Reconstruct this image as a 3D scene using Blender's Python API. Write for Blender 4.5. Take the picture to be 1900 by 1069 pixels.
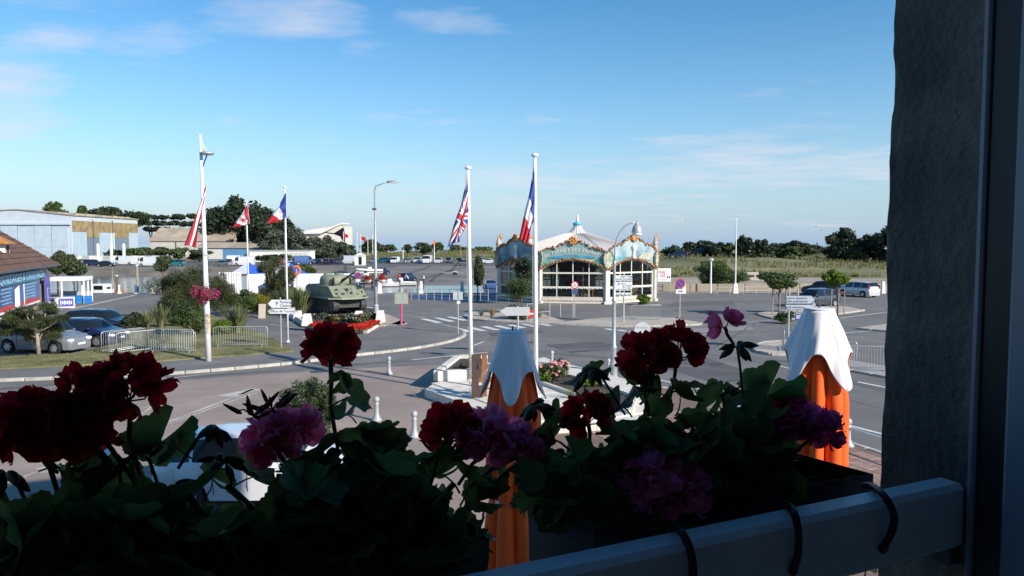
import bpy, bmesh, math, random
import numpy as np
from mathutils import Vector, Matrix, Euler
for o in list(bpy.data.objects): bpy.data.objects.remove(o)
R = math.radians
SC = bpy.context.scene
COL = SC.collection
# ---------------------------------------------------------------- camera
EYE = 5.6
PITCH = 3.44
FPX = 1372.2
cam_d = bpy.data.cameras.new('camera'); cam = bpy.data.objects.new('camera', cam_d); COL.objects.link(cam)
cam_d.sensor_width = 36; cam_d.lens = 26; cam_d.clip_start = 0.02; cam_d.clip_end = 60000
cam.location = (0, 0, EYE); cam.rotation_euler = (R(90 - PITCH), 0, 0)
SC.camera = cam
# ---------------------------------------------------------------- sky, sun, exposure
SUN_EL = 28.0
SUN_AZ = 129.0          # clockwise from +Y: sun stands behind the building, to the right
w = bpy.data.worlds.new('World'); SC.world = w; w.use_nodes = True
nt = w.node_tree; N = nt.nodes; L = nt.links; N.clear()
wo = N.new('ShaderNodeOutputWorld'); bg = N.new('ShaderNodeBackground'); bg.inputs[1].default_value = 0.112
sky = N.new('ShaderNodeTexSky'); sky.sky_type = 'NISHITA'; sky.sun_disc = False
sky.sun_elevation = R(SUN_EL); sky.sun_rotation = R(SUN_AZ)
sky.altitude = 0; sky.air_density = 1.0; sky.dust_density = 0.0; sky.ozone_density = 1.6
tc = N.new('ShaderNodeTexCoord')
def wn(t, **k):
    n = N.new(t)
    for a, b in k.items(): setattr(n, a, b)
    return n
def wmath(op, a, b=None, clamp=False):
    n = wn('ShaderNodeMath', operation=op, use_clamp=clamp)
    for i, x in enumerate((a, b)):
        if x is None: continue
        if isinstance(x, (int, float)): n.inputs[i].default_value = x
        else: L.new(x, n.inputs[i])
    return n.outputs[0]
sep = wn('ShaderNodeSeparateXYZ'); L.new(tc.outputs['Generated'], sep.inputs[0])
dx, dy, dz = sep.outputs
zz = wmath('MAXIMUM', wmath('ADD', dz, 0.06), 0.02)
cmb = wn('ShaderNodeCombineXYZ'); L.new(wmath('DIVIDE', dx, zz), cmb.inputs[0]); L.new(wmath('DIVIDE', dy, zz), cmb.inputs[1])
mp = wn('ShaderNodeMapping'); L.new(cmb.outputs[0], mp.inputs[0]); mp.inputs['Location'].default_value = (3.1, 1.7, 0); mp.inputs['Scale'].default_value = (0.55, 0.8, 1)
nz = wn('ShaderNodeTexNoise'); L.new(mp.outputs[0], nz.inputs['Vector']); nz.inputs['Scale'].default_value = 2.4; nz.inputs['Detail'].default_value = 10; nz.inputs['Roughness'].default_value = 0.6
nz2 = wn('ShaderNodeTexNoise'); L.new(mp.outputs[0], nz2.inputs['Vector']); nz2.inputs['Scale'].default_value = 0.42; nz2.inputs['Detail'].default_value = 2
def cloud_bank(ax, az, sx, sz):    # soft cloud bank round a direction (x/y , z/y)
    qx = wmath('DIVIDE', wmath('SUBTRACT', wmath('DIVIDE', dx, wmath('MAXIMUM', dy, 0.05)), ax), sx)
    qz = wmath('DIVIDE', wmath('SUBTRACT', wmath('DIVIDE', dz, wmath('MAXIMUM', dy, 0.05)), az), sz)
    r = wmath('ADD', wmath('MULTIPLY', qx, qx), wmath('MULTIPLY', qz, qz))
    return wmath('MULTIPLY', wmath('SUBTRACT', 1.0, r, True), wmath('GREATER_THAN', dy, 0.05))
banks = None
for ax, az, sx, sz, k in ((-0.70, 0.20, .15, .085, .42), (-0.61, 0.275, .13, .05, .30), (-0.60, .325, .3, .05, .24), (-0.31, 0.305, .16, .05, .36), (-0.48, .265, .16, .04, .27),
                       (0.45, 0.115, .42, .045, .34), (.15, .085, .5, .035, .22), (-.05, .05, .6, .03, .16), (0.41, 0.027, .06, .010, .22), (-.17, .25, .13, .035, .22), (-.1, .3, .12, .03, .2)):
    b = wmath('MULTIPLY', cloud_bank(ax, az, sx, sz), k)
    banks = b if banks is None else wmath('MAXIMUM', banks, b)
base = wmath('ADD', wmath('MULTIPLY', nz2.outputs[0], 0.40), wmath('MULTIPLY', nz.outputs[0], 1.15))
dens = wmath('SUBTRACT', wmath('ADD', base, banks), 0.90)
dens = wmath('MULTIPLY', dens, 2.4, True)
dens = wmath('MULTIPLY', dens, 0.68)
cmix = wn('ShaderNodeMix', data_type='RGBA'); L.new(dens, cmix.inputs[0])
hsv = wn('ShaderNodeHueSaturation'); L.new(sky.outputs[0], hsv.inputs['Color']); hsv.inputs['Hue'].default_value = 0.498; hsv.inputs['Saturation'].default_value = 1.38; hsv.inputs['Value'].default_value = 0.88
# sea air: the low sky all round is a pale blue rather than yellow
hz = wmath('POWER', wmath('SUBTRACT', 1.0, wmath('MULTIPLY', wmath('ABSOLUTE', dz), 2.8), True), 2.2)
hmix = wn('ShaderNodeMix', data_type='RGBA'); L.new(wmath('MULTIPLY', hz, 0.93), hmix.inputs[0]); L.new(hsv.outputs[0], hmix.inputs[6]); hmix.inputs[7].default_value = (1.75, 2.75, 4.15, 1)
L.new(hmix.outputs[2], cmix.inputs[6]); cmix.inputs[7].default_value = (4.5, 4.45, 4.9, 1)
L.new(cmix.outputs[2], bg.inputs[0]); L.new(bg.outputs[0], wo.inputs[0])
sd = bpy.data.lights.new('sun', 'SUN'); sd.energy = 4.0; sd.angle = R(0.53); sd.color = (1, .93, .82)
so = bpy.data.objects.new('sun', sd); COL.objects.link(so)
SUNV = Vector((math.sin(R(SUN_AZ)) * math.cos(R(SUN_EL)), math.cos(R(SUN_AZ)) * math.cos(R(SUN_EL)), math.sin(R(SUN_EL))))
so.location = (30, -30, 40); so.rotation_euler = SUNV.to_track_quat('Z', 'Y').to_euler()
SC.view_settings.view_transform = 'Standard'; SC.view_settings.look = 'None'; SC.view_settings.gamma = 1
SC.view_settings.use_curve_mapping = False; SC.view_settings.exposure = 0.68
SC.render.resolution_x = 1024; SC.render.resolution_y = 576
SC.render.engine = 'CYCLES'
try:
    SC.cycles.max_bounces = 8; SC.cycles.transparent_max_bounces = 8
except Exception: pass
# ---------------------------------------------------------------- measuring helpers (photo pixels -> metres in the place)
_c, _s = math.cos(R(PITCH)), math.sin(R(PITCH))
def ray(px, py):
    u = (px - 950) / FPX; v = (py - 534.5) / FPX
    return Vector((u, _c - v * _s, -_s - v * _c))
def G(px, py, z=0.0):              # point of the level z seen there
    d = ray(px, py); return Vector((0, 0, EYE)) + d * ((z - EYE) / d.z)
def D(px, py, y):                  # point at distance y
    d = ray(px, py); return Vector((0, 0, EYE)) + d * (y / d.y)
FA = Vector((math.sin(R(64.7)), math.cos(R(64.7)), 0)); FN = Vector((-FA.y, FA.x, 0))   # along our facade, out of it
def F(px, py, n):                  # point at distance n in front of the eye, measured square to the facade
    d = ray(px, py); return Vector((0, 0, EYE)) + d * (n / d.dot(FN))
def W(a, n, z): return FA * a + FN * n + Vector((0, 0, z))
# ---------------------------------------------------------------- mesh helpers
class MB:
    def __init__(s): s.v = []; s.f = []; s.m = []; s.mi = 0
    def add(s, vs, fs, M=None):
        b = len(s.v)
        if M is not None: vs = [M @ Vector(v) for v in vs]
        s.v += [tuple(v) for v in vs]; s.f += [tuple(b + i for i in f) for f in fs]; s.m += [s.mi] * len(fs)
        return s
    def box(s, c, d, rz=0, bev=0, M=None):
        x, y, z = d[0] / 2, d[1] / 2, d[2] / 2
        T = Matrix.Translation(c) @ Matrix.Rotation(rz, 4, 'Z')
        if M is not None: T = M @ T
        if bev <= 0:
            vs = [(-x,-y,-z),(x,-y,-z),(x,y,-z),(-x,y,-z),(-x,-y,z),(x,-y,z),(x,y,z),(-x,y,z)]
            return s.add(vs, [(3,2,1,0),(4,5,6,7),(0,1,5,4),(1,2,6,5),(2,3,7,6),(3,0,4,7)], T)
        b = min(bev, x * .9, y * .9, z * .9); vs = []
        for zz_, ins in ((-z, b), (-z + b, 0), (z - b, 0), (z, b)):
            X, Y = x - ins, y - ins
            k = b * (0 if ins else 1)
            vs += [(-X + k, -Y, zz_), (X - k, -Y, zz_), (X, -Y + k, zz_), (X, Y - k, zz_), (X - k, Y, zz_), (-X + k, Y, zz_), (-X, Y - k, zz_), (-X, -Y + k, zz_)]
        fs = [tuple(range(7, -1, -1)), tuple(range(24, 32))]
        for r in range(3):
            for i in range(8):
                a = r * 8 + i; c2 = r * 8 + (i + 1) % 8; fs.append((a, c2, c2 + 8, a + 8))
        return s.add(vs, fs, T)
    def prism(s, poly, z0, z1, M=None, top=None):
        n = len(poly); top = top or poly
        vs = [(p[0], p[1], z0) for p in poly] + [(p[0], p[1], z1) for p in top]
        ar = sum(poly[i][0] * poly[(i + 1) % n][1] - poly[(i + 1) % n][0] * poly[i][1] for i in range(n))
        fs = [tuple(range(n - 1, -1, -1)), tuple(range(n, 2 * n))] + [(i, (i + 1) % n, n + (i + 1) % n, n + i) for i in range(n)]
        if ar < 0: fs = [f[::-1] for f in fs]
        return s.add(vs, fs, M)
    def lathe(s, prof, seg=16, M=None, cap=True):
        vs = []; fs = []
        for r, z in prof:
            for i in range(seg):
                a = 2 * math.pi * i / seg; vs.append((r * math.cos(a), r * math.sin(a), z))
        for k in range(len(prof) - 1):
            for i in range(seg):
                a = k * seg + i; b = k * seg + (i + 1) % seg; fs.append((a, b, b + seg, a + seg))
        if cap:
            fs.append(tuple(range(seg - 1, -1, -1))); fs.append(tuple((len(prof) - 1) * seg + i for i in range(seg)))
        return s.add(vs, fs, M)
    def tube(s, pts, rad, seg=8, cap=True, M=None):
        pts = [Vector(p) for p in pts]; n = len(pts)
        if isinstance(rad, (int, float)): rad = [rad] * n
        vs = []; fs = []; up = None
        for i, p in enumerate(pts):
            t = (pts[min(i + 1, n - 1)] - pts[max(i - 1, 0)])
            t = t.normalized() if t.length > 1e-9 else Vector((0, 0, 1))
            if up is None:
                up = Vector((0, 0, 1)) if abs(t.z) < .9 else Vector((0, 1, 0))
            a = t.cross(up)
            if a.length < 1e-6: a = t.orthogonal()
            a.normalize(); b = a.cross(t).normalized(); up = b
            for k in range(seg):
                q = 2 * math.pi * k / seg; vs.append(p + (a * math.cos(q) + b * math.sin(q)) * rad[i])
        for i in range(n - 1):
            for k in range(seg):
                x = i * seg + k; y = i * seg + (k + 1) % seg; fs.append((y, x, x + seg, y + seg))
        if cap: fs.append(tuple(range(seg))); fs.append(tuple((n - 1) * seg + k for k in range(seg - 1, -1, -1)))
        return s.add(vs, fs, M)
    def grid(s, fn, nu, nv, M=None, flip=False):
        vs = [fn(i / nu, j / nv) for j in range(nv + 1) for i in range(nu + 1)]
        fs = []
        for j in range(nv):
            for i in range(nu):
                a = j * (nu + 1) + i; q = (a, a + 1, a + nu + 2, a + nu + 1); fs.append(q[::-1] if flip else q)
        return s.add(vs, fs, M)
    def mesh(s, name='mesh', mats=None, smooth=False, auto=None):
        me = bpy.data.meshes.new(name); me.from_pydata(s.v, [], s.f)
        for m in (mats if isinstance(mats, (list, tuple)) else [mats]):
            if m is not None: me.materials.append(m)
        if any(s.m): me.polygons.foreach_set('material_index', s.m)
        if smooth: me.polygons.foreach_set('use_smooth', [True] * len(s.f))
        me.update()
        if smooth and auto:
            try: me.set_sharp_from_angle(angle=R(auto))
            except Exception: pass
        return me
    def build(s, name, mats, parent=None, smooth=False, auto=None, loc=None):
        return link(name, s.mesh(name, mats, smooth, auto), parent, loc)
def link(name, me, parent=None, loc=None, rot=None):
    o = bpy.data.objects.new(name, me); COL.objects.link(o)
    if parent is not None: o.parent = parent
    if loc is not None: o.location = loc
    if rot is not None: o.rotation_euler = rot
    return o
def tag(o, label, cat, group=None):
    o['label'] = label; o['category'] = cat
    if group: o['group'] = group
    return o
def thing(name, label, cat, loc=(0, 0, 0), rz=0, group=None):
    o = bpy.data.objects.new(name, None); COL.objects.link(o); o.empty_display_size = .1
    o.location = loc; o.rotation_euler = (0, 0, rz)
    return tag(o, label, cat, group)
def struct(o): o['kind'] = 'structure'; return o
def stuff(o, label=None, cat=None):
    o['kind'] = 'stuff'
    if label: o['label'] = label; o['category'] = cat
    return o
KIDS = {}
def copy_tree(root, loc, rz=0, label=None, parent=None, scale=None):
    c = root.copy(); COL.objects.link(c); c.parent = parent
    if parent is None:
        c.location = loc; c.rotation_euler = (0, 0, rz)
        if scale: c.scale = scale
        if label: c['label'] = label
    for ch in list(root.children): copy_tree(ch, None, 0, None, c)
    return c
def bulk_mesh(name, V, Fc, mats, smooth=False, mi=None):     # numpy: quads
    me = bpy.data.meshes.new(name); nv = len(V); nf = len(Fc); k = Fc.shape[1]
    me.vertices.add(nv); me.vertices.foreach_set('co', np.asarray(V, np.float32).ravel())
    me.loops.add(nf * k); me.loops.foreach_set('vertex_index', np.asarray(Fc, np.int32).ravel())
    me.polygons.add(nf); me.polygons.foreach_set('loop_start', np.arange(0, nf * k, k, dtype=np.int32))
    try: me.polygons.foreach_set('loop_total', np.full(nf, k, np.int32))
    except Exception: pass
    for m in (mats if isinstance(mats, (list, tuple)) else [mats]): me.materials.append(m)
    if mi is not None: me.polygons.foreach_set('material_index', np.asarray(mi, np.int32))
    if smooth: me.polygons.foreach_set('use_smooth', np.ones(nf, bool))
    me.update(calc_edges=True); me.validate(); return me
# ---------------------------------------------------------------- materials
MATS = {}
def mat(name, col, rough=.6, var=0.0, scale=4.0, bump=0.0, metal=0.0, col2=None, bscale=None, spec=.5, detail=6, stain=None, trans=0.0, coat=0.0, rand=0.0, wave=None, emit=None, alpha=None):
    if name in MATS: return MATS[name]
    m = bpy.data.materials.new(name); m.use_nodes = True; t = m.node_tree; n = t.nodes; l = t.links
    p = n['Principled BSDF']; p.inputs['Roughness'].default_value = rough; p.inputs['Metallic'].default_value = metal
    try: p.inputs['Specular IOR Level'].default_value = spec
    except Exception: pass
    if coat: p.inputs['Coat Weight'].default_value = coat; p.inputs['Coat Roughness'].default_value = .06
    if trans: p.inputs['Transmission Weight'].default_value = trans
    c = tuple(col) + (1,); p.inputs['Base Color'].default_value = c
    co = n.new('ShaderNodeTexCoord'); out = None
    if var or col2:
        nz = n.new('ShaderNodeTexNoise'); nz.inputs['Scale'].default_value = scale; nz.inputs['Detail'].default_value = detail; nz.inputs['Roughness'].default_value = .62
        l.new(co.outputs['Object'], nz.inputs['Vector'])
        r = n.new('ShaderNodeValToRGB'); l.new(nz.outputs[0], r.inputs[0])
        a = tuple(max(0, x * (1 - var)) for x in col) + (1,); b = (tuple(col2) if col2 else tuple(min(1, x * (1 + var)) for x in col)) + (1,)
        r.color_ramp.elements[0].position = .33; r.color_ramp.elements[1].position = .67
        r.color_ramp.elements[0].color = a; r.color_ramp.elements[1].color = b
        out = r.outputs[0]
        if stain:      # second, larger pattern of dirt or wear: (scale, colour, amount)
            n2 = n.new('ShaderNodeTexNoise'); n2.inputs['Scale'].default_value = stain[0]; n2.inputs['Detail'].default_value = 5; l.new(co.outputs['Object'], n2.inputs['Vector'])
            r2 = n.new('ShaderNodeValToRGB'); l.new(n2.outputs[0], r2.inputs[0]); r2.color_ramp.elements[0].position = .42; r2.color_ramp.elements[1].position = .68
            r2.color_ramp.elements[0].color = (0, 0, 0, 1); r2.color_ramp.elements[1].color = (stain[2],) * 3 + (1,)
            mx = n.new('ShaderNodeMix'); mx.data_type = 'RGBA'; l.new(r2.outputs[0], mx.inputs[0]); l.new(out, mx.inputs[6]); mx.inputs[7].default_value = tuple(stain[1]) + (1,)
            out = mx.outputs[2]
    if wave:          # ribbing of sheet metal or boards: (axis, scale, darkening)
        wv = n.new('ShaderNodeTexWave'); wv.bands_direction = wave[0]; wv.inputs['Scale'].default_value = wave[1]; l.new(co.outputs['Object'], wv.inputs['Vector'])
        bp = n.new('ShaderNodeBump'); bp.inputs['Strength'].default_value = wave[2]; bp.inputs['Distance'].default_value = .03; l.new(wv.outputs[0], bp.inputs['Height']); l.new(bp.outputs[0], p.inputs['Normal'])
    if rand:
        oi = n.new('ShaderNodeObjectInfo'); h = n.new('ShaderNodeHueSaturation')
        mr = n.new('ShaderNodeMapRange'); l.new(oi.outputs['Random'], mr.inputs[0]); mr.inputs[3].default_value = 1 - rand; mr.inputs[4].default_value = 1 + rand
        l.new(mr.outputs[0], h.inputs['Value'])
        if out: l.new(out, h.inputs['Color'])
        else: h.inputs['Color'].default_value = c
        out = h.outputs[0]
    if out: l.new(out, p.inputs['Base Color'])
    if bump:
        nb = n.new('ShaderNodeTexNoise'); nb.inputs['Scale'].default_value = bscale or scale * 3; nb.inputs['Detail'].default_value = 8; l.new(co.outputs['Object'], nb.inputs['Vector'])
        bp = n.new('ShaderNodeBump'); bp.inputs['Strength'].default_value = bump; bp.inputs['Distance'].default_value = .02; l.new(nb.outputs[0], bp.inputs['Height']); l.new(bp.outputs[0], p.inputs['Normal'])
    MATS[name] = m; return m
def leafmat(name, col, col2, scale=1.2, trans=.35, rough=.5, rand=.0):
    if name in MATS: return MATS[name]
    m = bpy.data.materials.new(name); m.use_nodes = True; t = m.node_tree; n = t.nodes; l = t.links
    p = n['Principled BSDF']; p.inputs['Roughness'].default_value = rough
    try: p.inputs['Specular IOR Level'].default_value = .3
    except Exception: pass
    co = n.new('ShaderNodeTexCoord'); nz = n.new('ShaderNodeTexNoise'); nz.inputs['Scale'].default_value = scale; nz.inputs['Detail'].default_value = 4
    l.new(co.outputs['Object'], nz.inputs['Vector']); r = n.new('ShaderNodeValToRGB'); l.new(nz.outputs[0], r.inputs[0])
    r.color_ramp.elements[0].position = .35; r.color_ramp.elements[1].position = .65
    r.color_ramp.elements[0].color = tuple(col) + (1,); r.color_ramp.elements[1].color = tuple(col2) + (1,)
    out = r.outputs[0]
    if rand:
        oi = n.new('ShaderNodeObjectInfo'); h = n.new('ShaderNodeHueSaturation'); mr = n.new('ShaderNodeMapRange')
        l.new(oi.outputs['Random'], mr.inputs[0]); mr.inputs[3].default_value = 1 - rand; mr.inputs[4].default_value = 1 + rand
        l.new(mr.outputs[0], h.inputs['Value']); l.new(out, h.inputs['Color']); out = h.outputs[0]
    l.new(out, p.inputs['Base Color'])
    tr = n.new('ShaderNodeBsdfTranslucent'); l.new(out, tr.inputs['Color'])
    mx = n.new('ShaderNodeMixShader'); mx.inputs[0].default_value = trans; l.new(p.outputs[0], mx.inputs[1]); l.new(tr.outputs[0], mx.inputs[2])
    l.new(mx.outputs[0], n['Material Output'].inputs['Surface'])
    MATS[name] = m; return m
M = {}
M['asphalt'] = mat('asphalt', (.172, .160, .152), .85, .18, .55, .25, col2=(.215, .198, .187), bscale=18, stain=(.13, (.125, .118, .116), .75))
M['asphalt_dark'] = mat('asphalt_dark', (.105, .103, .108), .85, .2, .4, .25, bscale=16, stain=(.09, (.15, .14, .135), .5))
M['plaza'] = mat('plaza', (.31, .235, .195), .85, .16, .5, .2, col2=(.38, .295, .25), bscale=14, stain=(.2, (.235, .185, .165), .8))
M['kerb'] = mat('kerb', (.40, .375, .33), .85, .2, 3, .3, rand=.12)
M['pave'] = mat('pave', (.47, .40, .33), .85, .14, .8, .2, bscale=12, stain=(.3, (.36, .31, .27), .5))
M['redpave'] = mat('redpave', (.30, .19, .15), .85, .2, 2.5, .3, rand=.18)
M['paint'] = mat('paint', (.72, .71, .68), .7, .12, 2, .1, stain=(1.3, (.32, .31, .30), .5))
M['worn'] = mat('worn', (.52, .48, .44), .8, .15, 2, .1, stain=(.8, (.26, .22, .20), .9))
M['bluepaint'] = mat('bluepaint', (.045, .07, .16), .6, .15, .6, .1)
M['bluepale'] = mat('bluepale', (.22, .38, .46), .7, .15, .6, .1)
M['grass'] = mat('grass', (.10, .125, .035), .9, .35, 1.2, .5, col2=(.21, .19, .075), bscale=30, stain=(.35, (.30, .25, .13), .8))
M['dune'] = mat('dune', (.17, .165, .065), .95, .35, .09, .6, col2=(.31, .265, .13), bscale=2.0, stain=(.035, (.13, .14, .055), .8))
M['sand'] = mat('sand', (.36, .30, .225), .95, .2, .3, .4, bscale=5, stain=(.1, (.26, .23, .19), .7))
M['slip'] = mat('slip', (.21, .19, .165), .85, .2, .12, .3, bscale=4, stain=(.09, (.12, .11, .105), .8))
M['mud'] = mat('mud', (.17, .14, .11), .8, .35, .18, .5, bscale=2, col2=(.27, .23, .175))
M['white'] = mat('white', (.80, .79, .77), .45, .05, 3)
M['whitewall'] = mat('whitewall', (.76, .73, .68), .8, .08, 1.5, .12, stain=(.8, (.6, .56, .5), .4))
M['stonewhite'] = mat('stonewhite', (.68, .63, .55), .8, .1, 2.5, .15, rand=.06)
M['galv'] = mat('galv', (.52, .53, .53), .42, .12, 6, 0, metal=.55)
M['grey'] = mat('grey', (.42, .43, .44), .5, .08, 4)
M['dgrey'] = mat('dgrey', (.08, .085, .09), .5, .1, 4)
M['black'] = mat('black', (.012, .012, .014), .5)
M['rubber'] = mat('rubber', (.02, .02, .021), .75, .2, 9)
M['glassdark'] = mat('glassdark', (.012, .016, .02), .06, spec=.7)
M['rim'] = mat('rim', (.62, .63, .65), .3, .05, 5, metal=.7)
M['red'] = mat('red', (.60, .035, .03), .5)
M['blue'] = mat('blue', (.02, .06, .36), .5)
M['orange'] = mat('orange', (.80, .17, .02), .6)
M['chrome'] = mat('chrome', (.8, .8, .8), .15, metal=1)
M['lamp'] = mat('lamp', (.85, .86, .88), .12, spec=.8)
M['tail'] = mat('tail', (.45, .02, .02), .2)
M['plate'] = mat('plate', (.75, .73, .66), .4)
M['bark'] = mat('bark', (.13, .095, .065), .95, .35, 4, .8)
M['barkpale'] = mat('barkpale', (.30, .26, .20), .95, .3, 4, .7)
M['soil'] = mat('soil', (.055, .045, .038), .95, .4, 8, .7)
TXT = {}
def text_geo(s):
    if s in TXT: return TXT[s]
    cu = bpy.data.curves.new('t', 'FONT'); cu.body = s; cu.align_x = 'CENTER'; cu.align_y = 'CENTER'; cu.resolution_u = 3
    ob = bpy.data.objects.new('t', cu); COL.objects.link(ob)
    me = bpy.data.meshes.new_from_object(ob.evaluated_get(bpy.context.evaluated_depsgraph_get()))
    bpy.data.objects.remove(ob)
    g = ([tuple(v.co) for v in me.vertices], [tuple(p.vertices) for p in me.polygons]); bpy.data.meshes.remove(me)
    TXT[s] = g; return g
def put_text(mb, s, size, Mx, wide=1.0):   # text lies in Mx's x/z plane, facing -y; thin real relief
    vs, fs = text_geo(s); n = len(vs)
    a = [(v[0] * size * wide, -.004, v[1] * size) for v in vs]
    mb.add(a, fs, Mx)
RX = Matrix.Rotation(0, 4, 'X')
rnd = random.Random(7)
# ================================================================ THE SETTING
def sheet(name, pts, z, m, parent=None):
    mb = MB(); n = len(pts); ar = sum(pts[i][0] * pts[(i + 1) % n][1] - pts[(i + 1) % n][0] * pts[i][1] for i in range(n))
    if ar < 0: pts = pts[::-1]
    mb.add([(p[0], p[1], z) for p in pts], [tuple(range(n))])
    return mb.build(name, m, parent)
def gp(lst, z=0): return [tuple(G(x, y, z)[:2]) for x, y in lst]
QUAY = 84.0
ground = struct(sheet('ground', [(-160, -40), (160, -40), (160, QUAY), (-160, QUAY)], 0, M['asphalt']))
# --- far terrain: basin, slipway, banks, car park, dunes, beach
def sstep(a, b, x):
    t = min(1, max(0, (x - a) / (b - a))); return t * t * (3 - 2 * t)
from mathutils import noise as mnoise
def terr(x, y):
    # right of the basin: level ground, then dunes
    n1 = mnoise.noise(Vector((x * .03, y * .03, 1.3))); n2 = mnoise.noise(Vector((x * .11, y * .11, 7.1)))
    east = sstep(-1.5, 1.0, x)
    zr = sstep(118, 170, y) * (2.1 + .8 * n1 + .35 * n2)
    if x < -36: s = sstep(150, 176, y); zb = -3.2 + 3.2 * s
    else: zb = -1.5 + (y - 125) / 67 * 1.5
    zb = min(0, max(-3.2, zb))
    t = sstep(-44, -36, x) if -44 < x < -36 else None
    if t is not None:
        zb = (-3.2 + 3.2 * sstep(150, 176, y)) * (1 - t) + min(0, max(-3.2, -1.5 + (y - 125) / 67 * 1.5)) * t
    du = sstep(236, 285, y) * (1.7 + 1.4 * n1 + .5 * n2)
    zl = zb + du
    rise = sstep(20, 45, x)
    zr = zr * (0.25 + .75 * rise) if x < 45 else zr
    z = zl * (1 - east) + zr * east
    if y <= QUAY + .01: z = z * (1 if x < -1.5 else 0)
    z -= sstep(330, 420, y) * 6
    return z
xs = list(np.arange(-160, -46, 6.)) + list(np.arange(-46, -30, 2.)) + list(np.arange(-30, -4, 3.)) + [-4, -2, -1.4, -.8, 0, 1, 3] + list(np.arange(6, 170, 4.)) + [180, 200]
xs = [x * 1.0 for x in xs]
ys = [84, 84.05, 90, 96, 102, 108, 112, 118, 122, 126, 130, 135, 140, 145, 150, 155, 160, 165, 170, 176, 182, 188, 192, 198, 205, 212, 220, 230, 240, 250, 260, 270, 280, 290, 300, 315, 330, 345, 360, 380, 400, 430]
TV = {}
parts = {}
for j, y in enumerate(ys):
    for i, x in enumerate(xs):
        k = 1 + max(0, y - 130) / 170        # fan out with distance
        X = x * k if abs(x) > 50 else x * (1 + max(0, y - 130) / 170 * abs(x) / 50)
        TV[i, j] = (X, y, terr(X, y) if j > 0 or X < -1.5 else 0)
for j in range(len(ys) - 1):
    for i in range(len(xs) - 1):
        q = [TV[i, j], TV[i + 1, j], TV[i + 1, j + 1], TV[i, j + 1]]
        x = sum(p[0] for p in q) / 4; y = sum(p[1] for p in q) / 4
        if x > 0: nm = 'sandy_ground' if y < 121 + 3 * math.sin(x * .3) else 'dune'
        elif y > 238: nm = 'dune'
        elif y > 186 or (x > -36 and y > 192): nm = 'car_park'
        elif x > -38: nm = 'slipway'
        else: nm = 'harbour_bank'
        parts.setdefault(nm, MB()).add(q, [(0, 1, 2, 3)])
TM = {'sandy_ground': M['sand'], 'dune': M['dune'], 'car_park': M['asphalt_dark'], 'slipway': M['slip'], 'harbour_bank': M['mud']}
for nm, mb in parts.items():
    me = mb.mesh(nm, TM[nm], True); bm = bmesh.new(); bm.from_mesh(me); bmesh.ops.remove_doubles(bm, verts=bm.verts, dist=.001); bm.to_mesh(me); bm.free()
    struct(link(nm, me))
qw = MB(); qw.box((-80.8, QUAY - .16, -2.0), (158.4, .3, 3.96)); struct(qw.build('quay_wall', mat('quay', (.30, .28, .25), .9, .3, .6, .4)))
# tyre tracks on the slipway are wear of the surface: dark rubber streaks laid as thin curved strips
tm = mat('tyre_marks', (.085, .08, .078), .9, .3, .6)
for k, (a, b, c) in enumerate(((700, 575, -14), (735, 640, -10), (800, 690, 9), (845, 760, 12), (880, 800, -8), (640, 590, 10))):
    mb = MB(); pts = []
    for t in np.linspace(0, 1, 12):
        px = a + (b - a) * t + c * math.sin(t * 3.1) * 2; y = 188 - 55 * t; X = (px - 950) / FPX * y
        pts.append((X, y))
    for (x0, y0), (x1, y1) in zip(pts, pts[1:]):
        wd = .35
        mb.add([(x0 - wd, y0, terr(x0, y0) + .03), (x0 + wd, y0, terr(x0, y0) + .03), (x1 + wd, y1, terr(x1, y1) + .03), (x1 - wd, y1, terr(x1, y1) + .03)], [(0, 1, 2, 3)])
    mb.build('tyre_mark', tm, bpy.data.objects['slipway'])
# --- water: basin and sea
def water_mat(name, col, scale, bump):
    m = bpy.data.materials.new(name); m.use_nodes = True; n = m.node_tree.nodes; l = m.node_tree.links; p = n['Principled BSDF']
    p.inputs['Base Color'].default_value = tuple(col) + (1,); p.inputs['Roughness'].default_value = .12
    co = n.new('ShaderNodeTexCoord'); mpn = n.new('ShaderNodeMapping'); l.new(co.outputs['Object'], mpn.inputs[0]); mpn.inputs['Scale'].default_value = (1, .45, 1)
    nz_ = n.new('ShaderNodeTexNoise'); nz_.inputs['Scale'].default_value = scale; nz_.inputs['Detail'].default_value = 5; l.new(mpn.outputs[0], nz_.inputs['Vector'])
    bp = n.new('ShaderNodeBump'); bp.inputs['Strength'].default_value = bump; bp.inputs['Distance'].default_value = .3; l.new(nz_.outputs[0], bp.inputs['Height']); l.new(bp.outputs[0], p.inputs['Normal'])
    return m
struct(sheet('harbour_water', [(-160, 84.1), (-1.6, 84.1), (-1.6, 172), (-160, 172)], -1.5, water_mat('harbour_water', (.05, .06, .06), .9, .10)))
struct(sheet('sea', [(-26000, 405), (26000, 405), (40000, 45000), (-40000, 45000)], -3.0, water_mat('sea', (.06, .17, .29), .12, .5)))
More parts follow.
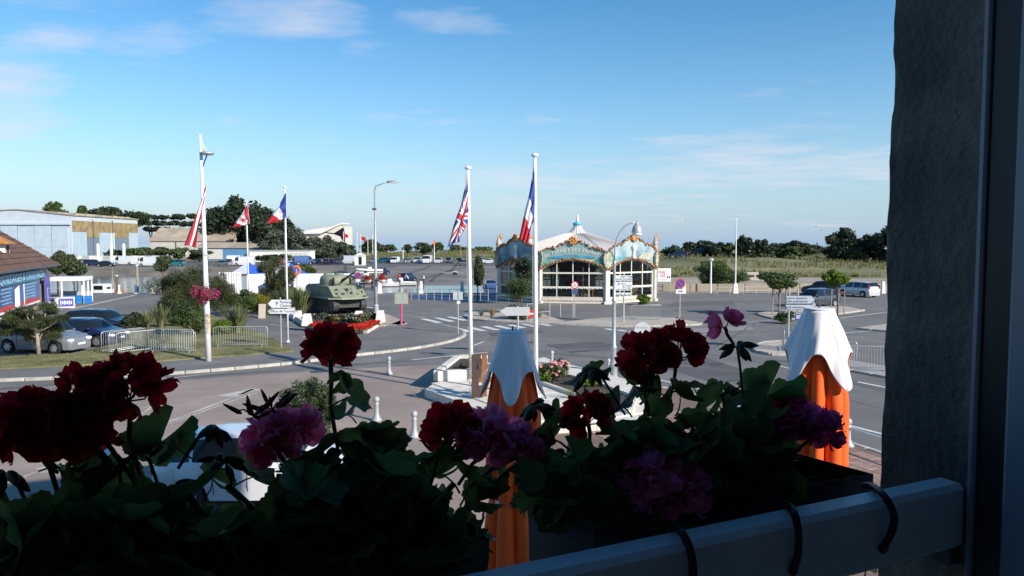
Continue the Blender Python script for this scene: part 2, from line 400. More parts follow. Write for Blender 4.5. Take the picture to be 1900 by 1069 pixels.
# --- raised pavements with kerb stones
kmesh = MB().box((0, 0, 0), (.96, .2, .16), bev=.02).mesh('kerb_stone', M['kerb'])
def kerb_line(pts, parent, z=.02, step=1.0, closed=False):
    pts = [Vector((p[0], p[1], 0)) for p in pts]
    cum = [0]
    for a, b in zip(pts, pts[1:]): cum.append(cum[-1] + (b - a).length)
    def at(s_):
        for i in range(len(pts) - 1):
            if s_ <= cum[i + 1] or i == len(pts) - 2:
                return pts[i] + (pts[i + 1] - pts[i]) * ((s_ - cum[i]) / max(1e-6, cum[i + 1] - cum[i]))
    n_ = max(1, int(round(cum[-1] / step))); st = cum[-1] / n_
    for i in range(n_):
        p0, p1 = at(i * st), at((i + 1) * st); c = (p0 + p1) / 2; dr = p1 - p0
        o = link('kerb_stone', kmesh, parent, (c.x, c.y, z + rnd.uniform(-.004, .004)), (0, 0, math.atan2(dr.y, dr.x) + rnd.uniform(-.01, .01)))
        o.scale.x = dr.length / .98
def smooth_line(pts, n=4):
    P = [Vector((p[0], p[1], 0)) for p in pts]; out = []
    for i in range(len(P) - 1):
        p0 = P[max(0, i - 1)]; p1 = P[i]; p2 = P[i + 1]; p3 = P[min(len(P) - 1, i + 2)]
        for k in range(n):
            t = k / n; out.append(.5 * ((2 * p1) + (p2 - p0) * t + (2 * p0 - 5 * p1 + 4 * p2 - p3) * t * t + (3 * p1 - p0 - 3 * p2 + p3) * t ** 3))
    out.append(P[-1]); return [(p.x, p.y) for p in out]
def pavement(name, front, back, m, z=.10, closed=False, step=1.0):
    fr = smooth_line(gp(front)); bk = gp(back) if back else []
    mb = MB(); mb.prism(fr + bk, -.05, z)
    o = struct(mb.build(name, m)); kerb_line(fr, o, z - .055, step, closed); return o
K1 = [(-60, 711), (0, 708), (110, 704), (270, 698), (400, 689), (540, 676), (640, 663), (740, 652), (810, 641), (848, 631), (862, 622), (848, 612), (800, 601)]
tank_pave = pavement('pavement', K1, [(745, 596), (640, 640), (560, 655), (545, 657), (0, 686), (-60, 688)], M['asphalt'])
# grass verge, standing a hand above the pavement
vg = [(-70, 693), (0, 690), (270, 677), (450, 664), (545, 656), (520, 640), (498, 628), (450, 610), (400, 590), (360, 570), (300, 585), (230, 590), (232, 640), (130, 662), (0, 668), (-70, 672)]
mb = MB(); P_ = gp(vg); mb.prism(P_, -.05, .16); verge = struct(mb.build('grass_verge', M['grass']))
island_sign = pavement('traffic_island', [(655, 602), (700, 606), (740, 606), (754, 603)], [(740, 594), (712, 583), (690, 582)], mat('pinkpave', (.42, .33, .28), .85, .15, 1.2, .2))
isl_c = pavement('carousel_island', [(868, 590), (878, 594), (930, 598), (1000, 601), (1060, 604), (1150, 607), (1230, 606), (1296, 604), (1300, 601)], [(1250, 592), (1160, 589), (1100, 594), (1050, 599), (1010, 586), (1000, 575), (880, 578)], M['pave'])
isl_t = pavement('tree_island', [(1403, 583), (1440, 593), (1500, 590), (1560, 583), (1603, 577)], [(1565, 570), (1500, 571), (1445, 578)], M['pave'])
isl_b = pavement('barrier_island', [(1475, 634), (1420, 637), (1402, 644), (1401, 652), (1425, 659), (1470, 660), (1560, 655)], [(1560, 630)], M['pave'])
isl_r = pavement('far_right_island', [(1590, 611), (1640, 616), (1720, 620)], [(1720, 608), (1650, 603)], M['pave'])
isl_b2 = pavement('barrier_strip', [(1470, 672), (1560, 686), (1700, 712)], [(1700, 690), (1560, 668)], mat('strip', (.33, .31, .29), .85, .15, .8, .2), z=.06)
# near pavement at lower right, with rows of red paving slabs
near_l = [(1010, 690), (1100, 705), (1240, 726), (1400, 768), (1560, 822), (1660, 856), (1800, 905)]
near = pavement('near_pavement', near_l, [(1900, 1500), (950, 1500), (960, 760)], mat('redbase', (.19, .125, .10), .9, .2, 2, .3), z=.10)
pm = MB().box((0, 0, 0), (.58, .38, .06), bev=.008).mesh('paving_slab', M['redpave'])
A0, B0 = G(1240, 726), G(1660, 856); dr = (B0 - A0).normalized(); nr = Vector((-dr.y, dr.x, 0)) * (-1)
if nr.y > 0: nr = -nr
ang = math.atan2(dr.y, dr.x)
for r in range(14):
    for c in range(20):
        p = A0 + dr * (3.5 + c * .6 + (r % 2) * .3) + nr * (.55 + r * .4)
        link('paving_slab', pm, near, (p.x, p.y, .083 + rnd.uniform(-.003, .003)), (0, 0, ang))
# plaza in the foreground (pink-brown surfacing), a sheet over the ground
plz = [(-200, 742), (0, 732), (200, 716), (420, 700), (560, 690), (700, 682), (850, 676), (1000, 690), (1010, 760), (1000, 1400), (-900, 1400), (-900, 760)]
plaza = struct(sheet('plaza', gp(plz), .004, M['plaza']))
# --- painted markings
def mark(lst, m=None, parent=None, z=.009, name='road_marking'):
    return sheet(name, gp(lst), z, m or M['paint'], parent or ground)
def stripe(a, b, wd, m=None, z=.009, name='line_marking'):
    A, B = G(*a), G(*b); d = (B - A).normalized(); n_ = Vector((-d.y, d.x, 0)) * wd / 2
    return sheet(name, [tuple((A + n_)[:2]), tuple((B + n_)[:2]), tuple((B - n_)[:2]), tuple((A - n_)[:2])], z, m or M['paint'], ground)
for x0, y0, x1, y1 in ((785, 592, 816, 599), (810, 590, 840, 597), (833, 588, 864, 595), (855, 587, 870, 590)): stripe((x0, y0), (x1, y1), .5, name='zebra_stripe')
for i in range(8):
    t = i / 7; x = 860 + t * 172; y = 613 - 12.5 * t
    stripe((x - 13, y - 3.6 + t), (x + 14, y + 3.4 - t), .5, name='zebra_stripe')
for i in range(6):
    x = 1132 + i * 22; y = 611.5 + i * 2.3
    stripe((x - 8, y - 1.5), (x + 9, y + 1.5), .45, name='zebra_stripe')
stripe((765, 668), (905, 654), .14); stripe((880, 641), (898, 634), .14); stripe((1000, 667), (1012, 664), .3); stripe((1003, 671), (1022, 671), .35); 
stripe((1240, 660), (1262, 648), .12); stripe((1285, 624), (1322, 620), .12); stripe((1444, 679), (1492, 690), .16); stripe((1592, 709), (1665, 724), .16)
stripe((1160, 691), (1400, 745), .16); stripe((1400, 745), (1700, 822), .16)
stripe((1300, 604), (1440, 594), .16, M['pave']); stripe((1560, 590), (1700, 573), .16); stripe((1530, 621), (1720, 606), .14); stripe((800, 603), (845, 624), .1, M['worn'])
stripe((700, 575), (790, 580), .12, M['worn']); stripe((735, 582), (790, 590), .12, M['worn']); stripe((640, 598), (560, 627), .12, M['worn'])
stripe((560, 611), (500, 602), .12, M['worn']); stripe((690, 643), (715, 640), .5, M['worn']); stripe((727, 622), (752, 620), .5, M['worn'])
mark([(862, 583), (900, 583), (885, 591), (855, 590)], M['bluepale'])
mark([(760, 546), (925, 546), (930, 560), (830, 559), (755, 553)], M['bluepaint'])
stripe((130, 574), (250, 548), .5, M['worn'])
# repairs, drains and tyre wear in the asphalt
for k, q in enumerate(([(1010, 640), (1110, 634), (1180, 646), (1060, 655)], [(1260, 612), (1390, 604), (1400, 611), (1275, 620)], [(700, 628), (760, 622), (775, 630), (712, 637)], [(1180, 668), (1300, 660), (1420, 700), (1330, 712)], [(300, 566), (360, 560), (380, 566), (310, 574)], [(1250, 560), (1360, 558), (1365, 566), (1240, 569)], [(905, 618), (1000, 612), (1010, 618), (912, 625)])):
    sheet('asphalt_patch', gp(q), .0035 + .0003 * k, mat('patch%d' % (k % 3), ((.095, .092, .092), (.255, .235, .215), (.115, .108, .104))[k % 3], .9, .2, .9, .3, bscale=20), ground)
for k, (a, b) in enumerate((((870, 660), (1240, 640)), ((1000, 652), (1380, 690)), ((1130, 632), (1420, 672)), ((1380, 690), (1660, 760)), ((1420, 672), (1660, 728)), ((0, 722), (520, 688)), ((520, 688), (870, 660)))):
    stripe(a, b, .55, mat('tyre_wear', (.115, .108, .106), .9, .25, .35, .2, stain=(.3, (.18, .17, .16), .8)), .0062 + .0002 * k, 'tyre_wear')
for a, b in (((760, 640), (905, 622)), ((1060, 655), (1210, 628)), ((1300, 660), (1400, 600)), ((1200, 580), (1390, 566)), ((1240, 720), (1420, 700)), ((420, 566), (250, 575))):
    A, B = G(*a), G(*b); mb = MB(); prev = None
    for i in range(15):
        p = A.lerp(B, i / 14) + Vector((rnd.uniform(-.12, .12), rnd.uniform(-.12, .12), 0))
        if prev: d_ = (p - prev).normalized(); n_ = Vector((-d_.y, d_.x, 0)) * .03; mb.add([prev - n_ + Vector((0, 0, .0082)), p - n_ + Vector((0, 0, .0082)), p + n_ + Vector((0, 0, .0082)), prev + n_ + Vector((0, 0, .0082))], [(0, 1, 2, 3)])
        prev = p
    mb.build('tar_seam', mat('tar', (.045, .043, .042), .6), ground)
for px, py in ((980, 636), (1330, 676), (590, 690), (1240, 640), (780, 615)):
    p = G(px, py); mb = MB(); mb.lathe([(.36, 0), (.36, .012), (.3, .014)], 24, Matrix.Translation((p.x, p.y, 0))); mb.build('manhole_cover', mat('iron', (.07, .068, .066), .6, .2, 12, .4), ground)
# worn arrows and lane lines in front
mb = MB()
for a, b, wd in (((262, 802), (440, 735), .14), ((440, 735), (470, 722), .14), ((275, 800), (480, 727), .1), ((415, 736), (478, 722), .55), ((0, 900), (110, 862), .13), ((70, 875), (140, 862), .6), ((190, 715), (420, 691), .12), ((250, 780), (300, 740), .1), ((60, 720), (120, 716), .1), ((530, 745), (470, 785), .13), ((150, 790), (285, 752), .1)):
    A, B = G(*a), G(*b); d = (B - A).normalized(); n_ = Vector((-d.y, d.x, 0)) * wd / 2
    sheet('worn_marking', [tuple((A + n_)[:2]), tuple((B + n_)[:2]), tuple((B - n_)[:2]), tuple((A - n_)[:2])], .0085, M['worn'], plaza)
# ================================================================ OUR OWN BUILDING: room, window, facade
FAC = .788; INN = .40
stone = mat('jamb_stone', (.165, .150, .130), .95, .3, 7, .35, bscale=90, stain=(5, (.07, .065, .06), .8))
wallm = mat('facade_render', (.55, .50, .43), .9, .1, 2, .2)
roomm = mat('room_plaster', (.72, .70, .68), .95, .05, 2)
house = thing('own_building', 'rough grey stone window jamb of the building the view looks out of', 'building')
Q = Matrix(((FA.x, FN.x, 0, 0), (FA.y, FN.y, 0, 0), (0, 0, 1, 0), (0, 0, 0, 1)))     # (along, out, z)
wa0, wa1, wz0, wz1 = -1.15, 1.01, EYE - 1.02, EYE + 1.15
ROOF = 11.1; AL0, AL1 = -20, 8.85
wl = MB()
def fbox(mb, a0, a1, n0, n1, z0, z1, bev=0): mb.box(((a0 + a1) / 2, (n0 + n1) / 2, (z0 + z1) / 2), (a1 - a0, n1 - n0, z1 - z0), 0, bev, Q)
fbox(wl, AL0, wa0 - .002, INN, FAC, 0, ROOF); fbox(wl, wa1 + .35, AL1, INN, FAC, 0, ROOF)
fbox(wl, wa0, wa1 + .348, INN + .002, FAC - .002, 0, wz0 - .002); fbox(wl, wa0, wa1 + .348, INN + .002, FAC - .002, wz1 + .002, ROOF)
fbox(wl, AL1 - .3, AL1, -9.6, INN - .002, 0, ROOF); fbox(wl, AL0, AL0 + .3, -9.6, INN - .002, 0, ROOF); fbox(wl, AL0, AL1, -9.9, -9.602, 0, ROOF)
wl.build('outer_wall', wallm, house)
rf = MB(); fbox(rf, AL0 - .3, AL1 + .02, -10.1, FAC + .25, ROOF + .002, ROOF + .3); rf.build('roof', mat('slate', (.06, .065, .075), .7, .2, 4), house)
# the jamb itself: roughly dressed stone, uneven arris
jm = MB()
def jamb(u, v):
    z = wz0 + (wz1 - wz0) * v
    ang_ = u
    nz_ = mnoise.noise(Vector((u * 6, z * 7, 3))) * .004 + mnoise.noise(Vector((u * 20, z * 24, 9))) * .002
    if u < .72:
        n = .6 + (FAC - .6) * (u / .72); a = wa1 + .0 - nz_ * .8
        n += (.006 * mnoise.noise(Vector((1, z * 9, 2))) + .003 * mnoise.noise(Vector((1, z * 31, 2)))) * sstep(.5, .72, u)
    else:
        a = wa1 + .345 * (u - .72) / .28; n = FAC + .006 * mnoise.noise(Vector((1, z * 9, 2))) + nz_
    return tuple(Q @ Vector((a, n, z)))
jm.grid(jamb, 40, 220, flip=True); jm.build('window_jamb', stone, house, True, 40)
jb = MB(); fbox(jb, wa1 + .02, wa1 + .346, INN, FAC - .03, wz0, wz1); jb.build('jamb_core', stone, house)
rm = MB()     # the dim room behind the window
fbox(rm, -3, -2.9, -4, INN - .01, EYE - 1.6, EYE + 1.6); fbox(rm, 2.9, 3, -4, INN - .01, EYE - 1.6, EYE + 1.6); fbox(rm, -3, 3, -4.1, -4.002, EYE - 1.6, EYE + 1.6)
fbox(rm, -3, 3, -4.1, INN - .01, EYE - 1.7, EYE - 1.602); fbox(rm, -3, 3, -4.1, INN - .01, EYE + 1.602, EYE + 1.7)
fbox(rm, -2.9, wa0 - .003, INN - .03, INN - .012, EYE - 1.6, EYE + 1.6); fbox(rm, wa1 + .353, 2.9, INN - .03, INN - .012, EYE - 1.6, EYE + 1.6)
rm.build('room', roomm, house)
# window frame (dark blue-grey profiles) beside the jamb
wf = thing('window_frame', 'dark blue-grey window frame at the right edge of the view', 'window frame', tuple(W(wa1 - .02, .56, wz0)))
pvc = mat('frame_paint', (.26, .28, .32), .4, .05, 3); gask = M['black']
inv = Matrix.Translation(-Vector(wf.location))
def fpart(name, m, a0, a1, n0, n1, bev=.006):
    mb = MB(); mb.box(((a0 + a1) / 2, (n0 + n1) / 2, (wz0 + wz1) / 2), (a1 - a0, n1 - n0, wz1 - wz0 - .004), 0, bev, inv @ Q); return mb.build(name, m, wf)
fpart('seal_strip', pvc, 1.0, 1.012, .632, .642, .003)
fpart('gasket', gask, 1.006, 1.05, .588, .631, .002)
fpart('frame_post', pvc, .985, 1.06, .515, .587)
fpart('gasket', gask, .99, 1.06, .478, .514, .002)
fpart('sash_post', pvc, .965, 1.06, .40, .477)
# ================================================================ BUILDINGS
def poly_face(mb, pts): mb.add(pts, [tuple(range(len(pts)))])
# ---- big hangar
hg = thing('hangar', 'large pale blue metal hangar with rusty brown band along its side', 'hangar', (-127.7, 215, 0))
ribw = mat('hangar_sheet', (.46, .535, .60), .5, .08, .5, wave=('X', 1.2, .25)); ribs = mat('hangar_side_sheet', (.40, .50, .58), .5, .08, .5, wave=('Y', 1.2, .25))
hwall = MB(); EV = 13.7; RG = 15.2
hwall.add([(0, 0, 0), (-46, 0, 0), (-46, 0, EV), (-17, 0, RG), (-15, 0, RG), (0, 0, EV), (0, 38, 0), (-46, 38, 0), (-46, 38, EV), (-17, 38, RG), (-15, 38, RG), (0, 38, EV)],
          [(0, 5, 4, 3, 2, 1), (6, 7, 8, 9, 10, 11), (0, 6, 11, 5), (1, 2, 8, 7)])
hwall.build('wall', mat('hangar_wall', (.50, .56, .61), .55, .08, .4), hg)
rfm = mat('hangar_roof', (.36, .30, .23), .9, .25, .4, .3, wave=('Y', .8, .3)); mb = MB()
for (x0, z0), (x1, z1) in (((.4, EV - .05), (-15, RG + .05)), ((-15, RG + .05), (-17, RG + .05)), ((-17, RG + .05), (-46.4, EV - .05))):
    mb.add([(x0, -.3, z0 + .05), (x1, -.3, z1 + .05), (x1, 38.3, z1 + .05), (x0, 38.3, z0 + .05), (x0, -.3, z0 + .3), (x1, -.3, z1 + .3), (x1, 38.3, z1 + .3), (x0, 38.3, z0 + .3)], [(0, 1, 2, 3), (7, 6, 5, 4), (0, 4, 5, 1), (2, 6, 7, 3), (1, 5, 6, 2), (3, 7, 4, 0)])
mb.build('roof', rfm, hg)
for k in range(26):      # torn roofing and vents along the eave
    mb = MB(); mb.box((0, 0, 0), (.9 + .6 * rnd.random(), .8 + rnd.random(), .25 + .3 * rnd.random()), rnd.random(), .05); o = mb.build('roof_patch', rfm, hg); yy = rnd.uniform(1, 37); xx = -rnd.uniform(.2, 5); o.location = (xx, yy, EV + .35 + (-xx) * .1)
mb = MB(); mb.box((-21, -.35, 11.3), (42, .7, .7), bev=.1); mb.build('door_rail_cover', mat('railc', (.48, .56, .62), .5), hg)
for i in range(6):       # sliding doors, two leaves high
    for zz0, zz1 in ((.1, 4.6), (4.65, 10.9)):
        mb = MB(); x1 = -.9 - i * 4.9; mb.box((x1 - 2.4, -.12 - .1 * (i % 2), (zz0 + zz1) / 2), (4.75, .16, zz1 - zz0)); mb.build('door_panel', ribw, hg)
for y0, y1, z0, z1, m in ((.4, 7.3, .1, 9.0, 'p'), (14.2, 20.5, .1, 9.0, 'p'), (20.9, 22.8, .1, 9.0, 'q'), (31.8, 37.6, .1, 9.2, 'p'), (7.5, 14.0, .1, 7.4, 'd'), (23, 31.6, .1, 7.4, 'd')):
    mb = MB(); mb.box((.12, (y0 + y1) / 2, (z0 + z1) / 2), (.2, y1 - y0, z1 - z0)); mb.build('side_panel', {'p': ribs, 'q': mat('sidew', (.66, .70, .72), .5), 'd': mat('sided', (.15, .21, .27), .5, .1, .8)}[m], hg)
rust = mat('rust_band', (.27, .20, .11), .8, .3, .5, col2=(.38, .29, .14), wave=('Y', .6, .3))
for y0, y1, z0, z1 in ((.3, 7.35, 9.05, 12.3), (7.4, 14.1, 7.45, 12.3), (14.15, 22.85, 9.05, 12.3), (22.9, 31.7, 7.45, 12.3), (31.75, 37.8, 9.25, 12.3)):
    mb = MB(); mb.box((.1, (y0 + y1) / 2, (z0 + z1) / 2), (.16, y1 - y0, z1 - z0)); mb.build('rust_panel', rust, hg)
for y in (10.7, 21.7): mb = MB(); mb.tube([(.3, y, .1), (.3, y, 13)], .09, 6); mb.build('drainpipe', M['dgrey'], hg)
# ---- low long sheds behind
def shed(name, label, cat, x0, x1, y, dep, eave, ridge, wm, rmm, ov=.4):
    t = thing(name, label, cat, (x0, y, 0)); Wd = x1 - x0
    mb = MB(); mb.box((Wd / 2, dep / 2, eave / 2), (Wd, dep, eave)); mb.build('wall', wm, t)
    mb = MB(); mb.add([(-ov, -ov, eave + .01), (Wd + ov, -ov, eave + .01), (Wd + ov, dep / 2, ridge), (-ov, dep / 2, ridge), (-ov, dep + ov, eave + .01), (Wd + ov, dep + ov, eave + .01), (-ov, -ov, eave - .2), (Wd + ov, -ov, eave - .2)], [(0, 1, 2, 3), (3, 2, 5, 4), (0, 3, 4), (1, 5, 2), (6, 7, 1, 0)]); mb.build('roof', rmm, t)
    return t
beige = mat('beige_roof', (.40, .33, .25), .9, .2, .25, .2, stain=(.15, (.28, .22, .17), .8))
sh = shed('warehouse', 'long low warehouse with beige roof between hangar and dark trees', 'warehouse', -126, -98, 258, 16, 6.6, 11.2, mat('pale_sheet', (.50, .47, .43), .7, .1, .5, wave=('X', 1, .4)), beige)
for x in (9, 20): mb = MB(); mb.box((x, -.1, 3.3), (.25, .2, 6.5)); mb.build('post', M['dgrey'], sh)
sb = shed('blue_shed', 'blue painted shed with beige roof below the tall dark trees', 'shed', -103, -80, 243, 9, 4.3, 6.0, mat('blue_wall', (.10, .24, .42), .6, .15, .6), beige)
mb = MB(); mb.box((5, -.08, 2.1), (6, .15, 3.2)); mb.build('roller_door', mat('rdoor', (.62, .58, .52), .6), sb)
cn = thing('white_store_building', 'long low white flat-roofed building behind the parked cars', 'building', (-80, 226, 0))
mb = MB(); mb.box((9, 3, 1.7), (18.5, 6, 3.4)); mb.build('wall', M['whitewall'], cn)
mb = MB(); mb.box((9, 3, 3.5), (19, 6.5, .2)); mb.build('roof', M['grey'], cn)
for i in range(5): mb = MB(); mb.box((12 + i * 1.3, -.06, 1.6), (1.1, .1, 2.6)); mb.build('door', mat('sdoor', (.6, .58, .55), .6), cn)
fw = thing('fence_wall', 'row of white and grey fence panels in front of the hangar', 'fence', (-125, 207, 0))
for i in range(17):
    mb = MB(); wd = 1.9; mb.box((-3 + i * 1.95 + wd / 2, 0, 1.1), (wd, .12, 2.2 + .03 * (i % 3))); mb.build('fence_panel', M['whitewall'] if i % 3 != 1 else M['grey'], fw)
for k, px in enumerate((182, 207, 230)):
    p = D(px, 475, 211); c = thing('mooring_post', 'white tall round post behind the fence panels, %s of three' % ('left', 'middle', 'right')[k], 'post', (p.x, p.y, 0), 0, 'white posts by the hangar')
    mb = MB(); mb.lathe([(.42, 0), (.42, 5.2), (.36, 5.5), (.1, 5.62)], 12); mb.build('shaft', M['white'], c, True, 40); mb = MB(); mb.lathe([(.5, 0), (.5, .3)], 12); mb.build('foot', M['grey'], c)
# ---- museum with leaning white planes
mu = thing('museum', 'white angular museum with leaning roof planes behind the bushes', 'museum', (-84, 300, 0))
tit = mat('titan', (.66, .62, .56), .5, .06, .3)
mb = MB(); pl = [(0, 0), (16.4, 0), (16.4, 12.6), (13.2, 12.9), (0, 10.8)]
mb.add([(x, 0, z) for x, z in pl] + [(x, 14, z) for x, z in pl], [(0, 1, 2, 3, 4), (9, 8, 7, 6, 5)] + [(i, 5 + i, 5 + (i + 1) % 5, (i + 1) % 5) for i in range(5)]); mb.build('wall', tit, mu)
mb = MB(); mb.add([(-3, -1.5, 9.4), (7, -2.4, 9.6), (15.4, -.8, 13.6), (15.6, 12, 13.7), (-3, 12, 10.6), (-3, -1.5, 9.9), (7, -2.4, 10.1), (15.4, -.8, 14.0), (15.6, 12, 14.1), (-3, 12, 11)], [(0, 1, 2, 3, 4), (9, 8, 7, 6, 5), (0, 5, 6, 1), (1, 6, 7, 2), (2, 7, 8, 3)]); mb.build('roof_plane', M['white'], mu)
mb = MB(); mb.add([(6, -.1, 10.5), (12, -.1, 9.8), (15.9, -.1, 12.2), (16.45, -.1, 9.0), (16.45, -.1, 5), (14.5, -.1, 8.6), (12, -.1, 9.4), (8, -.1, 10.0)], [(0, 7, 6, 1), (1, 6, 5, 4, 3, 2)]); mb.build('glazing', M['glassdark'], mu)
mb = MB(); mb.add([(-4, -3, 0), (16.9, -3, 0), (16.9, -3, 6.2), (-4, -3, 9.2), (-4, -2, 0), (16.9, -2, 0), (16.9, -2, 6.2), (-4, -2, 9.2)], [(0, 1, 2, 3), (7, 6, 5, 4), (0, 3, 7, 4), (1, 5, 6, 2), (3, 2, 6, 7)]); mb.build('front_wall', tit, mu)
# ---- shellfish market hall at the left
P0 = Vector((-42, 67.5, 0)); P1 = Vector((-34.9, 50.3, 0)); dw = (P1 - P0).normalized(); 
mk_rz = math.atan2(dw.y, dw.x)
mk = thing('market_hall', 'brown-roofed market hall with blue shellfish signs at the left edge', 'building', tuple(P0), mk_rz)
# local x runs from the far corner towards us; the front looks to local +y side that faces the road
S = 1 if (Vector((-dw.y, dw.x, 0)).dot(-P0) > 0) else -1
LN, DPT = 27, 12; EVZ = 3.75
brick = mat('pale_brick', (.40, .33, .245), .9, .18, 3, .3)
mb = MB(); mb.box((LN / 2 + .35, -S * (DPT / 2), EVZ / 2), (LN, DPT - .7, EVZ)); mb.build('wall', brick, mk)
tile = mat('roof_tiles', (.135, .07, .05), .85, .25, 1.2, .6, bscale=6, wave=None, stain=(.4, (.18, .10, .07), .7))
o_ = .55; rz_ = EVZ + 5.2
mb = MB(); e = [(-o_, S * o_, EVZ - .02), (LN + o_, S * o_, EVZ - .02), (LN + o_, -S * (DPT + o_), EVZ - .02), (-o_, -S * (DPT + o_), EVZ - .02)]
mb.add(e + [(6, -S * 6, rz_), (LN - 6, -S * 6, rz_)] + [(x, y, z - .16) for x, y, z in e], [(0, 1, 5, 4), (1, 2, 5), (2, 3, 4, 5), (3, 0, 4), (6, 7, 1, 0), (7, 8, 2, 1), (8, 9, 3, 2), (9, 6, 0, 3), (9, 8, 7, 6)])
rfo = mb.build('roof', tile, mk)
for k in range(13):      # courses of tiles as raised laps
    f = (k + 1) / 14; mb = MB(); z = EVZ + .02 + 5.2 * f; ins = 6.55 * f
    mb.tube([(-o_ + ins + .05, S * (o_ - ins), z), (LN + o_ - ins - .05, S * (o_ - ins), z)], .035, 4); mb.tube([(-o_ + ins, S * (o_ - ins), z), (-o_ + ins, -S * (DPT + o_ - ins), z)], .035, 4); mb.build('tile_course', tile, rfo)
mb = MB(); mb.tube([(-o_, S * (o_ + .06), EVZ - .1), (LN + o_, S * (o_ + .06), EVZ - .1)], .08, 6); mb.build('gutter', M['dgrey'], mk)
dm = MB(); dm.box((12, -S * 1.6, EVZ + 1.45), (1.5, 1.5, .75)); dmo = dm.build('dormer', M['whitewall'], mk)
mb = MB(); mb.box((12, -S * .83, EVZ + 1.45), (.7, .06, .5)); mb.build('pane', M['glassdark'], dmo)
lich = mat('lichen_tiles', (.42, .19, .05), .9, .3, 2, .4); mb = MB()
mb.add([(10.7, -S * .45, EVZ + 1.83), (13.3, -S * .45, EVZ + 1.83), (13.3, -S * 3.2, EVZ + 1.83), (10.7, -S * 3.2, EVZ + 1.83), (12, -S * 1.8, EVZ + 2.7)], [(0, 1, 4), (1, 2, 4), (2, 3, 4), (3, 0, 4), (3, 2, 1, 0)]); mb.build('dormer_roof', lich, dmo)
bl1 = mat('sign_blue', (.02, .22, .46), .4, .25, .5, col2=(.03, .36, .58)); bl2 = mat('poster_blue', (.03, .07, .28), .35, .2, .4, col2=(.05, .22, .50)); whp = mat('print_white', (.75, .82, .88), .5)
fy = S * .02
mb = MB(); mb.box((15.2, S * .1, 3.05), (22.4, .2, .72)); sg = mb.build('shop_sign', bl1, mk)
TX = Matrix.Translation((0, 0, 0)) if S < 0 else Matrix.Identity(4)
def mk_text(s, x, z, size, m, parent, wide=1.0, y=.212):
    mb = MB(); Rt = Matrix.Translation((x, S * y, z)) @ (Matrix.Rotation(math.pi, 4, 'Z') if S > 0 else Matrix.Identity(4)); put_text(mb, s, size, Rt, wide); return mb.build('lettering', m, parent)
mk_text('COQUILLAGES & CRUSTACES', 13.2, 3.03, .72, whp, sg, 1.75)
for x0, x1, door in ((5.6, 13.0, True), (14.4, 19.4, False), (20.4, 26, False)):
    mb = MB(); mb.box(((x0 + x1) / 2, -.27 * S + S * .02, 1.68), (x1 - x0, .5, 1.95)); fr = mb.build('shop_window', M['white'], mk)
    mb = MB(); mb.box(((x0 + x1) / 2, S * .012, 1.75), (x1 - x0 - .24, .03, 1.7)); pane = mb.build('poster_pane', bl2, fr)
    mb = MB(); mb.add([(x0 + .15, S * .032, .9), (x1 - .15, S * .032, .9), (x1 - .15, S * .032, 1.15), ((x0 + x1) / 2, S * .032, 1.25), (x0 + .15, S * .032, 1.08)], [(0, 1, 2, 3, 4)]); mb.build('red_print', M['red'], fr)
    for q in range(5): mb = MB(); mb.box(((x0 + x1) / 2 + .3 * (q % 2), S * .032, 2.4 - q * .25), ((x1 - x0) * (.6 - .07 * (q % 3)), .008, .1)); mb.build('print_line', mat('print_pale', (.30, .45, .62), .5, .3, 4), fr)
    if door: mb = MB(); mb.box((11.6, S * .03, 1.7), (.14, .06, 1.8)); mb.build('mullion', M['white'], fr)
mb = MB(); mb.box((2.7, S * .05, 1.6), (2.0, .1, 2.3)); mb.build('purple_panel', mat('purple', (.10, .09, .40), .5, .1), mk)
mb = MB(); mb.box((19, S * .25, .28), (14, .5, .56)); mb.build('white_base', M['whitewall'], mk)
# ---- little stall with white canopy beside it
ks = thing('fish_stall', 'small white open stall with blue crates beside the market hall', 'stall', tuple(G(124, 564)), R(14))
mb = MB(); mb.box((0, 1.3, 2.3), (3.1, 2.6, .38), bev=.03); mb.build('canopy', M['white'], ks)
for x, y in ((-1.45, .1), (-.4, .1), (1.45, .1), (1.45, 1.4), (1.45, 2.5), (-1.45, 2.5), (.2, 2.5)): mb = MB(); mb.box((x, y, 1.06), (.11, .11, 2.1)); mb.build('post', M['white'], ks)
mb = MB(); mb.box((0, 2.45, .55), (2.8, .08, 1.0)); mb.build('back_panel', M['grey'], ks)
cb = mat('crate_blue', (.02, .20, .58), .45)
def crate_mesh():
    mb = MB(); mb.box((0, 0, .03), (.56, .4, .04)); 
    for a in (-1, 1): mb.box((a * .27, 0, .2), (.03, .4, .3)); mb.box((0, a * .19, .2), (.52, .03, .3))
    mb.box((0, 0, .335), (.6, .44, .03)); return mb.mesh('fish_crate', cb)
cm = crate_mesh(); wmx = Matrix.Translation(ks.location) @ Matrix.Rotation(ks.rotation_euler.z, 4, 'Z')
for k, (x, y, z) in enumerate(((.3, .6, 0), (.95, .5, 0), (.3, .6, .36), (.95, .5, .36), (-.6, .9, 0), (-.6, .9, .36), (.95, .95, 0), (.95, .95, .36), (1.75, .2, 0), (1.75, .2, .36))):
    p = wmx @ Vector((x, y, z)); o = link('fish_crate', cm, None, p, (0, 0, ks.rotation_euler.z + rnd.uniform(-.1, .1)))
    tag(o, 'blue plastic fish crate, ' + ('bottom' if z == 0 else 'top') + ' of the ' + ('left front', 'right front', 'left front', 'right front', 'far left', 'far left', 'right rear', 'right rear', 'outside right', 'outside right')[k] + ' pile in the white stall', 'crate', 'blue fish crates')
bd = thing('stall_board', 'low white board with purple lettered panel in front of the stall', 'board', tuple(G(121, 572)), R(20))
